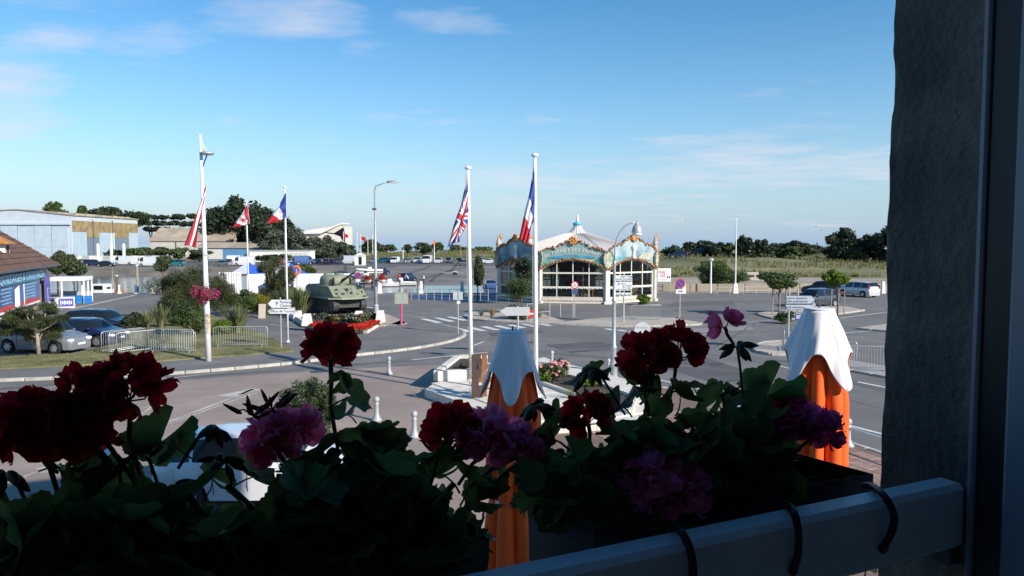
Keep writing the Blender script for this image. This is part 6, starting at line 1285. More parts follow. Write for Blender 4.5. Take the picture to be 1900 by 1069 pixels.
# --- small lamp, white mast with cone foot on the right
ll = thing('path_lamp', 'short grey lamp post with mushroom top before the tamarisk', 'lamp post', (D(1317, 500, 84).x, 83.5, 0)); hh_ = D(1317, 482, 84).z; mb = MB(); mb.tube([(0, 0, 0), (0, 0, hh_)], [.11, .09], 10); mb.build('post', wp, ll); mb = MB(); mb.lathe([(.08, -.2), (.3, 0), (.32, .08), (.1, .12)], 14, Matrix.Translation((0, 0, hh_))); mb.build('head', wp, ll, True)
wm = thing('signal_mast', 'thin tall white mast on a tapered white foot at the lot edge', 'mast', (D(1361, 500, 84).x, 83.2, 0)); hh_ = D(1361, 407, 84).z; mb = MB(); mb.tube([(0, 0, .5), (0, 0, hh_)], [.09, .045], 8); mb.build('shaft', wp, wm); mb = MB(); mb.lathe([(.42, 0), (.3, 1.0), (.24, 1.1)], 4, Matrix.Rotation(.785, 4, 'Z')); mb.build('foot', M['whitewall'], wm); mb = MB(); mb.box((0, 0, hh_), (.3, .08, .06)); mb.build('cross_piece', wp, wm)
post_me = MB().lathe([(.36, 0), (.3, .08), (.2, 1.3), (.12, 1.36)], 4, Matrix.Rotation(.785, 4, 'Z')).mesh('quay_post', M['whitewall'])
for k, (px, lab) in enumerate(((704, 'right of the street lamp'), (781, 'in the middle of the quay edge'), (857, 'left of the British flagpole'), (1270, 'behind the no-parking disc right of the carousel'), (1641, 'beside the stone jamb'))): tag(link('quay_post', post_me, None, (D(px, 500, 83).x, 83.2, 0)), 'white tapered concrete post ' + lab, 'concrete post', 'posts along the quay')
cone_me = MB().lathe([(.3, 0), (.3, .08), (.14, .12), (.1, .75), (.16, .9), (.04, 1.0)], 10).mesh('mooring_bollard', M['whitewall'], True)
for k, (px, lab) in enumerate(((218, 'left'), (249, 'middle'), (279, 'right'))): tag(link('mooring_bollard', cone_me, None, (D(px, 500, 82.6).x, 82.8, 0)), 'white mooring bollard on the quay beside the basin, %s of three' % lab, 'bollard', 'white mooring bollards')
for k, (px, d, h, lab) in enumerate(((254, 84.8, 5.6, 'pale wooden mooring pile in the basin'), (216, 84.9, 3.4, 'dark mooring pile beside the fishing boat'))): t = thing('mooring_pile', lab, 'pile', (D(px, 500, d).x, d, -3)); mb = MB(); mb.tube([(0, 0, 0), (0, 0, 3 + h * .55)], .14, 8); mb.build('shaft', M['barkpale'] if k == 0 else M['bark'], t); mb = MB(); mb.lathe([(.17, 0), (.1, .1)], 8, Matrix.Translation((0, 0, 3 + h * .55))); mb.build('cap', M['white'], t)
# --- quay railing and hoops
def railing(label, pts, h=1.0, n=6, name='railing', group=None):
    A, B = pts; t = thing(name, label, 'railing', tuple(A), 0, group); Bv = B - A
    for z in (h, h * .5): mb = MB(); mb.tube([(0, 0, z), Bv + Vector((0, 0, z))], .025, 5); mb.build('rail', M['galv'], t)
    for i in range(n + 1): p = Bv * (i / n); mb = MB(); mb.tube([p, p + Vector((0, 0, h + .03))], .03, 5); mb.build('post', M['galv'], t)
railing('thin grey railing along the quay in front of the blue strip', (G(763, 557), G(906, 558)), 1.1, 10); railing('low grey railing in front of the carousel left face', (G(921, 569), G(992, 574)), 1.0, 3); railing('low grey hoop railing before the carousel front face', (G(1040, 588), G(1063, 589)), 1.2, 1); railing('grey railing behind the no-entry disc', (G(978, 598), G(1020, 594)), 1.3, 1)
railing('low rail at the far edge of the right-hand lot', (G(1330, 547), G(1450, 545)), .8, 5); 
# --- crowd barriers
def barrier(label, p, rz, L_=2.3, nb=19, tilt=0):
    t = thing('crowd_barrier', label, 'crowd barrier', tuple(p), rz, 'crowd barriers'); h = 1.08
    def T_(v): return (v[0], v[1] + math.sin(tilt) * v[2], v[2] * math.cos(tilt))
    mb = MB(); c = .12; path = [(-L_ / 2, 0, .14), (-L_ / 2, 0, h - c), (-L_ / 2 + c * .3, 0, h - c * .3), (-L_ / 2 + c, 0, h), (L_ / 2 - c, 0, h), (L_ / 2 - c * .3, 0, h - c * .3), (L_ / 2, 0, h - c), (L_ / 2, 0, .14), (-L_ / 2, 0, .14)]; mb.tube([T_(v) for v in path], .021, 6); mb.build('frame', M['galv'], t, True)
    bar = BARM.setdefault(tilt, MB().tube([T_((0, 0, .15)), T_((0, 0, h - .01))], .009, 4).mesh('bar', M['galv']))
    for i in range(nb): link('bar', bar, t, (-L_ / 2 + L_ * (i + 1) / (nb + 1), 0, 0))
    for x in (-L_ / 2 + .25, L_ / 2 - .25): mb = MB(); mb.tube([(x, -.32, .02), (x, -.1, .14), (x, .1, .14), (x, .32, .02)], .02, 5); mb.build('foot', M['galv'], t)
    return t
BARM = {}
zg = .15
barrier('nearest crowd barrier left of the flower mast', G(320, 655, zg), R(2)); barrier('crowd barrier leaning behind the nearest one', G(312, 652, zg) + Vector((0, .25, 0)), R(2), tilt=.1)
barrier('crowd barrier standing end-on left of the row', G(229, 651, zg), R(62)); barrier('second end-on crowd barrier beside the phormium', G(240, 652, zg), R(68)); barrier('third end-on crowd barrier next to the row', G(262, 654, zg), R(50))
barrier('crowd barrier right of the flower mast', G(447, 644, zg), R(6), 2.75, 22); barrier('crowd barrier standing on the carousel island', G(1199, 594, .1), R(9))
barrier('crowd barrier right of the right parasol', G(1605, 688, .06), R(-11), 2.4); barrier('crowd barrier just behind the right parasol', G(1545, 676, .06), R(-20), 2.0)
for k, px in enumerate((1453, 1461, 1470)): barrier(('left', 'middle', 'right')[k] + ' of three crowd barriers stacked end-on on the kerb island', G(px, 648, .1), R(72), 1.6, 12)
# --- bollards
bprof = [(.16, 0), (.16, .06), (.11, .1), (.1, .16), (.075, .2), (.062, .5), (.075, .53), (.075, .56), (.05, .58), (.05, .6), (.085, .64), (.095, .69), (.08, .75), (.03, .785)]
bme = MB().lathe(bprof, 16).mesh('bollard', mat('bollard_grey', (.36, .38, .40), .45, .08, 5), True)
for px, py, z, lab in ((722, 695, 0, 'at the edge of the plaza below the road'), (699, 781, 0, 'beside the plaza shrub'), (769, 812, 0, 'in front of the white stone terrace'), (704, 648, 0, 'hidden'), (1024, 683, .1, 'behind the pink rose bush'), (1129, 700, .1, 'left of the ornate lamp'), (1573, 829, .1, 'at the white rail beside the right parasol'), (1195, 742, .1, 'seen through the right geranium leaves')):
    if lab == 'hidden': continue
    o = link('bollard', bme, None, G(px, py, z)); o.scale = (1, 1, 1.0); tag(o, 'grey ball-topped bollard ' + lab, 'bollard', 'ball-topped bollards')
wr_ = thing('white_rail', 'white bar rail running from the bollard along the near kerb', 'railing', tuple(G(1577, 830, .1))); e_ = G(1760, 893, .1) - Vector(wr_.location)
mb = MB(); mb.tube([(0, 0, .52), e_ + Vector((0, 0, .52))], .03, 8); mb.build('bar', M['white'], wr_); mb = MB(); mb.tube([e_, e_ + Vector((0, 0, .6))], .05, 8); mb.build('post', M['white'], wr_)
# --- signs
pale = mat('sign_white', (.72, .73, .74), .45, .04, 3); sback = mat('sign_back', (.55, .56, .57), .5, .06, 3, metal=.2)
def post(t, h, r=.035, m=None): mb = MB(); mb.tube([(0, 0, 0), (0, 0, h)], r, 8); mb.build('post', m or M['galv'], t)
def arrow_panel(mb, x0, x1, z0, z1, y, left=True, th=.03, tip=.18):
    zm = (z0 + z1) / 2; pl = [(x0 + tip, z0), (x1, z0), (x1, z1), (x0 + tip, z1), (x0, zm)] if left else [(x1 - tip, z0), (x0, z0), (x0, z1), (x1 - tip, z1), (x1, zm)]
    side_prism(mb, pl, th, Matrix.Translation((0, y, 0)))
def text_on(parent, s, x, z, size, m, y=-.02, wide=1.0): mb = MB(); put_text(mb, s, size, Matrix.Translation((x, y, z)), wide); return mb.build('lettering', m, parent)
def px_sign(px, py_base, name, label, cat, z=0, rz=0): return thing(name, label, cat, tuple(G(px, py_base, z)), rz)
s1 = px_sign(522, 645, 'direction_sign', 'white direction signs to parking and tourist office left of the tank', 'direction sign', .12); d1 = s1.location.y; zz_ = lambda y: D(522, y, d1).z - .12; xx_ = lambda x: D(x, 500, d1).x - s1.location.x
post(s1, zz_(552)); fm_ = mat('sign_frame', (.08, .08, .09), .5)
def arrow_sign(t, xa, xb, ya, yb, left, lines, size, y=-.08, face=None, tip=.2, tx=0, fr_=.016):
    za, zb = zz_(ya), zz_(yb); mb = MB(); arrow_panel(mb, xx_(xa) - fr_, xx_(xb) + fr_, zb - fr_, za + fr_, y, left, .03, tip); o = mb.build('sign_border', fm_, t); mb = MB(); arrow_panel(mb, xx_(xa), xx_(xb), zb, za, y - .006, left, .03, tip); f = mb.build('panel', face or pale, o)
    for s, x, y_, sz in lines: text_on(o, s, xx_(x), zz_(y_), sz, M['black'], y - .024)
arrow_sign(s1, 497, 540, 556, 571, True, (('P', 514, 563.5, .3), ('Parking', 530, 560.5, .2), ('Cinéma', 530, 567, .2)), 0); arrow_sign(s1, 497, 546, 573, 582, True, (('Office de Tourisme', 526, 577.3, .19), ('*', 503, 577, .3)), 0, tip=.12)
def disc_sign(px, pyb, pyc, rpx, label, kind, z=0, side='', h_extra=.0):
    t = px_sign(px, pyb, 'road_sign', label, 'road sign', z); d = t.location.y; zc = D(px, pyc, d).z - z; r = rpx / FPX * d; post(t, zc + r * .8 + h_extra)
    Tm = Matrix.Translation((0, -.06, zc)) @ Matrix.Rotation(math.pi / 2, 4, 'X'); mb = MB(); mb.lathe([(r, 0), (r, .02)], 28, Tm); o = mb.build('disc', {'nopark': M['red'], 'noentry': M['red'], 'ban': M['red'], 'back': sback}[kind], t)
    def lay(r_, m, k): q = MB(); q.lathe([(r_, .02), (r_, .024 + .003 * k)], 28, Tm); q.build('disc_face', m, o)
    if kind == 'nopark':
        lay(r * .8, mat('sign_blue2', (.03, .07, .33), .4), 0); q = MB(); q.box((0, -.092, zc), (r * 1.55, .006, r * .2), M=Matrix.Identity(4)); 
        q = MB(); q.box((0, 0, 0), (r * 1.6, .006, r * .2), M=Matrix.Translation((0, -.092, zc)) @ Matrix.Rotation(math.pi / 4, 4, 'Y')); q.build('bar', M['red'], o)
    if kind == 'noentry': q = MB(); q.box((0, -.09, zc), (r * 1.5, .012, r * .32)); q.build('bar', M['white'], o)
    if kind == 'ban': lay(r * .74, pale, 0); q = MB(); q.lathe([(r * .42, .028), (r * .42, .03)], 16, Tm); q.build('emblem', mat('emb', (.4, .42, .4), .6, .5, 12), o)
    if kind == 'back':
        for zz2 in (-.35, .35): q = MB(); q.box((0, -.088, zc + r * zz2), (r * 1.3, .02, .05)); q.build('bracket', M['grey'], o)
    return t, zc, r
t_, zc, r = disc_sign(665, 547, 511, 6.0, 'blue and red no-parking disc above the tank right shoulder', 'nopark'); mb = MB(); mb.box((0, -.05, zc - r - .2), (.5, .02, .25)); mb.build('plate', pale, t_)
t_, zc, r = disc_sign(1261, 596, 526, 9.2, 'blue and red no-parking disc right of the carousel', 'nopark', .1); mb = MB(); mb.box((0, -.05, zc - r - .22), (.62, .02, .3)); pp_ = mb.build('plate', pale, t_); mb = MB(); mb.box((.02, -.065, zc - r - .2), (.3, .006, .07)); mb.build('tow_symbol', M['black'], pp_)
t_, zc, r = disc_sign(1066, 588, 529, 7.0, 'white disc sign with red ring before the carousel', 'ban'); mb = MB(); mb.box((0, -.05, zc - r - .22), (.5, .02, .34)); mb.build('plate', mat('plate_blue', (.05, .08, .2), .5), t_)
disc_sign(985, 600, 582, 8.5, 'red no-entry disc half hidden by the white flagpole', 'noentry', .1); t_, zc, r = disc_sign(1190, 742, 612, 15, 'round sign seen from behind above the right geraniums', 'back', .1)
s2 = px_sign(961, 660, 'direction_sign', 'blank back of a white arrow sign above the left parasol', 'direction sign'); d1 = s2.location.y; zz_ = lambda y: D(961, y, d1).z; xx_ = lambda x: D(x, 500, d1).x - s2.location.x; post(s2, zz_(568), .05); mb = MB(); arrow_panel(mb, xx_(928), xx_(983), zz_(585.5), zz_(569.5), -.06, True, .03, .3); mb.build('panel', sback, s2)
s3 = px_sign(1157, 597, 'direction_sign', 'stack of four white direction panels in front of the carousel', 'direction sign', .1); d1 = s3.location.y; zz_ = lambda y: D(1157, y, d1).z - .1; xx_ = lambda x: D(x, 500, d1).x - s3.location.x; post(s3, zz_(508), .06)
for ya, yb, ls in ((511, 521.5, (('VERT MER', 1162, 514, .2), ('DEBARQUEMENTS', 1159, 518.8, .2))), (523, 533, (('P', 1148, 528, .34), ('place', 1157, 526, .17), ('de Gaulle', 1163, 530, .17))), (535, 539.5, (('centre Juno Beach', 1159, 537.2, .2),)), (543, 548, (('école de voile', 1159, 545.6, .22),))):
    mb = MB(); mb.box(((xx_(1142) + xx_(1173)) / 2, -.09, (zz_(ya) + zz_(yb)) / 2), (xx_(1173) - xx_(1142), .04, zz_(ya) - zz_(yb)), bev=.008); o = mb.build('panel', pale, s3)
    for s, x, y_, sz in ls: text_on(o, s, xx_(x), zz_(y_), sz, M['black'], -.112)
mb = MB(); arrow_panel(mb, xx_(1156.5), xx_(1164), zz_(554), zz_(550), -.09, True, .03, .08); mb.build('small_arrow', pale, s3)
s4 = px_sign(1462, 648, 'direction_sign', 'grey direction signs to riding centre and miniature golf by the right parasol', 'direction sign', .1); d1 = s4.location.y; zz_ = lambda y: D(1462, y, d1).z - .1; xx_ = lambda x: D(x, 500, d1).x - s4.location.x; post(s4, zz_(533), .05)
mb = MB(); mb.tube([(xx_(1481.5), 0, zz_(578)), (xx_(1481.5), 0, zz_(533))], .05, 8); mb.build('upper_post', M['galv'], s4)
gs = mat('sign_grey', (.40, .44, .52), .5, .05, 3)
arrow_sign(s4, 1459, 1512, 549, 563, False, (('centre équestre', 1478, 553, .17), ('salle polyvalente', 1479, 559, .17)), 0, face=gs, tip=.2); arrow_sign(s4, 1459, 1512, 565.5, 574, False, (('golf miniature', 1476, 570, .17),), 0, face=gs, tip=.12)
mb = MB(); mb.box((xx_(1482), -.1, zz_(588)), (.36, .03, .3), bev=.01); o = mb.build('blue_plate', mat('plate_blue3', (.03, .06, .28), .5), s4); 
for k in (0, 1): mb = MB(); mb.box((xx_(1482), -.118, zz_(586) - k * .1), (.24, .006, .05)); mb.build('print_line', pale, o)
s5 = px_sign(745, 604, 'information_board', 'greenish information board with red border on a pink post', 'information board', .1); d1 = s5.location.y; zz_ = lambda y: D(745, y, d1).z - .1; xx_ = lambda x: D(x, 500, d1).x - s5.location.x; post(s5, zz_(565), .07, mat('post_pink', (.55, .08, .16), .5))
mb = MB(); mb.box((0, 0, zz_(554.5)), (xx_(758) - xx_(732), .06, zz_(545) - zz_(565))); o = mb.build('border', mat('board_red', (.5, .16, .15), .6), s5); mb = MB(); pw = (xx_(757) - xx_(733)) / 2; side_prism(mb, [(-pw, zz_(564)), (pw, zz_(564)), (pw, zz_(546)), (.35, zz_(544.5)), (0, zz_(541)), (-.35, zz_(544.5)), (-pw, zz_(546))], .08); mb.build('panel', mat('board_green', (.33, .38, .30), .6, .15, 3), o)
for k in range(5): mb = MB(); mb.box((0, -.044, zz_(549 + k * 2.8)), (pw * 1.4, .006, .04)); mb.build('print_line', M['grey'], o)
s6 = px_sign(850, 622, 'sign_post', 'grey post with two small square plates left of the zebra crossing', 'road sign'); d1 = s6.location.y; zz_ = lambda y: D(850, y, d1).z; post(s6, zz_(541), .035)
for x in (-.16, .16): mb = MB(); mb.box((x, -.05, zz_(549)), (.28, .02, .5), bev=.006); mb.build('plate', sback, s6)
mb = MB(); mb.box((.04, -.055, zz_(561)), (.2, .02, .2)); mb.build('small_plate', pale, s6)
s7 = px_sign(508, 577, 'safety_sign', 'bright red rounded sign beside the golden shrub', 'sign'); post(s7, .9); mb = MB(); mb.lathe([(.02, -.2), (.2, -.18), (.28, 0), (.2, .18), (.02, .2)], 14, Matrix.Translation((0, -.02, 1.1)) @ Matrix.Diagonal((.8, .5, 1.6, 1))); mb.build('red_shell', M['red'], s7, True)
gp_ = px_sign(486, 591, 'leaning_panel', 'beige board leaning by the path left of the direction signs', 'board', 0, R(10)); mb = MB(); mb.box((0, 0, .55), (.5, .05, 1.1), M=Matrix.Rotation(-.3, 4, 'X')); mb.build('panel', M['pave'], gp_); mb = MB(); mb.tube([(0, .38, 0), (0, .2, .8)], .02, 5); mb.build('strut', M['bark'], gp_)
# --- far masts, flags and lattice marks on the dunes
for k, (px, d, yt, fl_) in enumerate(((638, 262, 431, 1), (645, 264, 436, 0), (663, 250, 432, 0), (670, 245, 436, 1), (683, 262, 440, 0), (692, 265, 437, 0))):
    p = onT(px, d); t = thing('far_flagpole', 'thin white flagpole before the museum, %s from the left' % ORD[k], 'flagpole', tuple(p), 0, 'flagpoles before the museum'); h = D(px, yt, d).z - p.z; mb = MB(); mb.tube([(0, 0, 0), (0, 0, h)], .11, 5); mb.build('shaft', wp, t); mb = MB(); mb.lathe([(.2, h), (.02, h + .25)], 6); mb.build('cap', wp, t)
    if fl_: mb = MB(); mb.grid(lambda u, v: (.1 + 1.6 * u, .15 * math.sin(6 * u), h - 1.6 + 1.2 * v - .5 * u), 6, 3); mb.build('pennant', RED, t)
for k, (px, d, yt, lab) in enumerate(((748, 225, 462, 'white post with dark box on the dunes'), (806, 222, 451, 'orange and white marker post on the dunes'), (1385, 178, 455, 'thin pole among the right-hand dune trees'), (1515, 170, 452, 'pale wooden pole on the right dune'), (855, 250, 453, 'pole with a small platform on the far dune'), (1255, 190, 462, 'thin pole behind the carousel banner'))):
    p = onT(px, d); t = thing('dune_pole', lab, 'pole', tuple(p)); h = D(px, yt, d).z - p.z; mb = MB(); mb.tube([(0, 0, 0), (0, 0, h)], .12, 6); mb.build('shaft', M['barkpale'] if k > 1 else wp, t); mb = MB(); mb.box((0, 0, h + .1), ((.9, .5, .3, .3, 2.2, .3)[k], .4, (.8, 1.6, .2, .2, .3, .2)[k])); mb.build('head', (M['dgrey'], M['orange'], M['grey'], M['grey'], M['grey'], M['grey'])[k], t)
bk = thing('concrete_block_house', 'small pale concrete block on the dune behind the white mast', 'bunker', tuple(onT(1392, 112))); mb = MB(); mb.box((0, 0, .6), (2.2, 1.5, 1.3), bev=.1); mb.build('block', M['pave'], bk); mb = MB(); mb.box((0, -.76, .7), (.8, .05, .3)); mb.build('slit', M['black'], bk)
sw_ = thing('low_sea_wall', 'low sandy concrete wall behind the right-hand lot', 'wall', (0, 0, 0))
for k in range(16): mb = MB(); x0 = 17.6 + k * 3.2; mb.box((x0 + 1.57, 86.3, .45), (3.14, .3, .9), bev=.03); mb.build('wall_panel', M['sand'], sw_)
for k, (px, py, d) in enumerate(((1273, 410, 150), (1514, 421, 140), (1525, 428, 140))):
    t = thing('seagull', 'seagull gliding over the %s' % ('lamp beside the carousel', 'dark pines, the left and higher of two', 'dark pines, the right and lower of two')[k], 'bird', tuple(D(px, py, d))); mb = MB(); mb.tube([(-.25, 0, 0), (-.1, 0, .02), (.15, 0, .02), (.28, 0, 0)], [.02, .07, .06, .02], 6); mb.build('body', M['white'], t)
    for s in (-1, 1): mb = MB(); mb.add([(-.1, s * .05, .03), (.12, s * .05, .03), (.1, s * .35, .14), (-.08, s * .35, .13), (-.06, s * .7, .06)], [(0, 1, 2, 3), (3, 2, 4)]); o = mb.build('wing', M['grey'], t); o.modifiers.new('t', 'SOLIDIFY').thickness = .02
# ================================================================ TERRACE: CLOSED PARASOLS AND CHAIR
orange_f = mat('orange_fabric', (.90, .115, .008), .75, .08, 6, .1); white_f = mat('white_fabric', (.74, .72, .74), .75, .03, 5, .05)
def parasol(label, px, ytop, d, zbot, rz=0, folds=9):
    top = D(px, ytop, d); t = thing('closed_parasol', label, 'parasol', (top.x, d, 0), rz, 'closed orange parasols'); zt = top.z
    mb = MB(); mb.tube([(0, 0, 0), (0, 0, zt)], .035, 10); mb.build('pole', mat('pole_alu', (.5, .5, .5), .4, metal=.5), t); mb = MB(); mb.box((0, 0, .06), (.8, .8, .12), bev=.02); mb.build('base_slab', M['dgrey'], t)
    H = zt - .12 - zbot; strap = .70
    def fold(u, v):     # u round, v down
        th = u * 2 * math.pi; R0 = .15 + .185 * min(1, v * 3.2) ** .7 + .03 * v - .05 * math.exp(-((v - strap) / .05) ** 2) + .20 * max(0, v - .78)
        k = .20 * min(1, v * 3); w_ = abs(math.sin(folds * th / 2 + .5 * math.sin(th * 2) + .25 * math.sin(3 * v)))
        r = R0 * (1 - k + 2 * k * w_ ** .6 - k * .7 + .05 * math.sin(3 * th + 2 * v)); return (r * math.cos(th), r * math.sin(th), zt - .12 - v * H + .02 * math.sin(folds * th) * v)
    mb = MB(); mb.grid(fold, 150, 40, flip=True); mb.build('canopy', orange_f, t, True)
    def cap(u, v):
        th = u * 2 * math.pi; c = abs(math.cos(2 * th)) ** 2.6; L_ = .48 + .40 * c; flare = .168 + (.20 + .05 * c) * v ** 1.2 * (1 - .08 * v * (1 - c)) + .02 * math.sin(math.pi * v)
        f = 1 + .07 * v * math.cos(8 * th + .6 * math.sin(th)) - .05 * v * math.sin(5 * th) + .02 * v * math.sin(17 * th + 6 * v); return (flare * f * math.cos(th), flare * f * math.sin(th), zt - .01 - L_ * v ** .92)
    mb = MB(); mb.grid(cap, 128, 22, flip=True); cp_ = mb.build('white_cap', white_f, t, True); cp_.modifiers.new('t', 'SOLIDIFY').thickness = .006
    mb = MB(); mb.lathe([(.02, .012), (.165, .01), (.172, 0), (.165, -.012)], 28, Matrix.Translation((0, 0, zt))); mb.build('top_disc', white_f, t); mb = MB(); mb.lathe([(.012, 0), (.012, .05), (.004, .06)], 8, Matrix.Translation((0, 0, zt + .01))); mb.build('finial', M['dgrey'], t)
    mb = MB(); zs = zt - .12 - strap * H; mb.lathe([(.292, zs - .03), (.298, zs), (.292, zs + .03)], 30, None, False); sp2 = mb.build('strap', white_f, t, True); mb = MB(); mb.box((.05, -.31, zs), (.09, .03, .055), bev=.008); mb.build('buckle', M['black'], sp2)
    for k in range(4): mb = MB(); a = k * math.pi / 2; mb.tube([Vector(cap(k / 4, v)) * 1.0 + Vector((math.cos(a) * .002, math.sin(a) * .002, 0)) for v in np.linspace(0.02, .98, 12)], .003, 5); mb.build('cap_seam', white_f, cp_)
    return t
parasol('closed orange parasol with white cap in shade before the white terrace', 951, 615, 9.6, 1.35, R(-4)); parasol('closed orange parasol with white cap in full sun at the right', 1520, 573, 8.6, 1.72, R(22), 10); parasol('closed parasol low at the left with only its white cap showing', 183, 838, 8.2, .6, R(12))
ch = thing('rattan_chair', 'tan rattan bistro chair below the railing at the right', 'chair', (5.75, 11.2, .1), R(200)); rat = mat('rattan', (.42, .24, .11), .7, .3, 12, .4)
mb = MB(); mb.lathe([(.2, .43), (.22, .45), (.2, .47)], 18); mb.build('seat', rat, ch)
mb = MB(); mb.grid(lambda u, v: (.22 * math.cos(math.pi * (.15 + .7 * u)), .2 * math.sin(math.pi * (.15 + .7 * u)) + .04 * v, .5 + .4 * v), 14, 8); o = mb.build('backrest', rat, ch, True); o.modifiers.new('t', 'SOLIDIFY').thickness = .015
mb = MB(); mb.tube([(.24 * math.cos(math.pi * (.1 + .8 * u)), .21 * math.sin(math.pi * (.1 + .8 * u)) + .04, .5 + .42 * math.sin(math.pi * min(1, max(0, u * 1.0))) ** .3) for u in np.linspace(0, 1, 14)], .016, 6); mb.build('back_frame', M['bark'], ch)
for x in (-.17, .17):
    for y in (-.15, .17): mb = MB(); mb.tube([(x, y, .44), (x * 1.2, y * 1.2, 0)], .014, 6); mb.build('leg', M['bark'], ch)
# ================================================================ WINDOW RAIL, PLANTERS, GERANIUMS
RN0, RN1 = .648, .69; RZ = F(1240, 984, RN1).z
rail_p = mat('rail_white', (.82, .84, .87), .4, .05, 6); rl = thing('window_rail', 'white square metal rail across the window opening', 'railing', tuple(W(-1.15, .67, RZ)))
iv = Matrix.Translation(-Vector(rl.location)); mb = MB(); mb.box(((wa0 + wa1) / 2 - .002, (RN0 + RN1) / 2, RZ - .046), (wa1 - wa0 + .01, RN1 - RN0, .092), 0, .007, iv @ Q); mb.build('bar', rail_p, rl, True, 30)
mb = MB(); mb.box((wa1 - .006, (RN0 + RN1) / 2, RZ - .105), (.03, RN1 - RN0 - .012, .024), 0, .002, iv @ Q); mb.build('end_bracket', M['dgrey'], rl)
def planter(label, c, h=.15):       # c: NL, FL, FR, NR as (along, out)
    z = RZ + .004; base = W(c[0][0], c[0][1], z - h); t = thing('planter_box', label, 'planter', tuple(base)); ctr_ = Vector((sum(q[0] for q in c) / 4, sum(q[1] for q in c) / 4))
    def ring(f, zz2): return [W(*(ctr_ + (Vector(q) - ctr_) * f + (Vector(q) - ctr_).normalized() * 0), zz2) - base for q in c]
    def inset(k, zz2): 
        out = []
        for q in c: dlt = Vector(q) - ctr_; out.append(W(q[0] - math.copysign(k, dlt.x), q[1] - math.copysign(k, dlt.y), zz2) - base)
        return out
    prof = [inset(.018, z - h), inset(.004, z - .022), inset(-.004, z - .02), inset(-.004, z), inset(.006, z), inset(.008, z - h + .01)]
    vs = [v for r in prof for v in r]; fs = [(3, 2, 1, 0)]
    for k in range(5):
        for i in range(4): fs.append((k * 4 + i, k * 4 + (i + 1) % 4, k * 4 + 4 + (i + 1) % 4, k * 4 + 4 + i))
    fs.append((20, 21, 22, 23)); mb = MB(); mb.add(vs, fs); o = mb.build('trough', mat('planter_plastic', (.018, .02, .026), .45, .1, 9), t); bv = o.modifiers.new('b', 'BEVEL'); bv.width = .004; bv.segments = 2
    mb = MB(); s_ = inset(.009, z - .035); mb.add(s_, [(0, 1, 2, 3)]); mb.build('soil', M['soil'], t); return t
planter('black plastic window box at the right hanging outside the rail', [(.46, .745), (.44, .90), (.905, .872), (.925, .722)]); planter('black plastic window box at the left filled with geraniums', [(-.42, .735), (-.42, .885), (.315, .885), (.33, .745)])
cordm = M['black']
for k, pts_ in enumerate((((1236, 976, .705), (1250, 976, .69), (1266, 990, .640), (1280, 1020, .636), (1286, 1060, .636), (1284, 1120, .640)), ((1440, 934, .705), (1458, 936, .69), (1472, 950, .640), (1481, 985, .636), (1480, 1030, .636), (1470, 1062, .648)), ((1604, 902, .705), (1618, 902, .69), (1642, 922, .640), (1658, 955, .634), (1655, 985, .634), (1636, 1022, .645)))):
    P_3 = [F(*q) for q in pts_]; t = thing('hanger_cord', 'black cord hook holding the window box over the rail, ' + ('left of three', 'middle of three', 'right of three')[k], 'cord', tuple(P_3[0]), 0, 'planter cords'); P3 = smooth3 = []
    Q3 = [p - P_3[0] for p in P_3]
    for i in range(len(Q3) - 1):
        p0, p1, p2, p3 = Q3[max(0, i - 1)], Q3[i], Q3[i + 1], Q3[min(len(Q3) - 1, i + 2)]
        for s in range(6): u = s / 6; P3.append(.5 * ((2 * p1) + (p2 - p0) * u + (2 * p0 - 5 * p1 + 4 * p2 - p3) * u * u + (3 * p1 - p0 - 3 * p2 + p3) * u ** 3))
    mb = MB(); mb.tube(P3, .0048, 8); mb.build('loop', cordm, t, True); mb = MB(); mb.lathe([(.001, -.008), (.007, 0), (.001, .008)], 8, Matrix.Translation(P3[-1])); mb.build('end_knob', cordm, t, True)
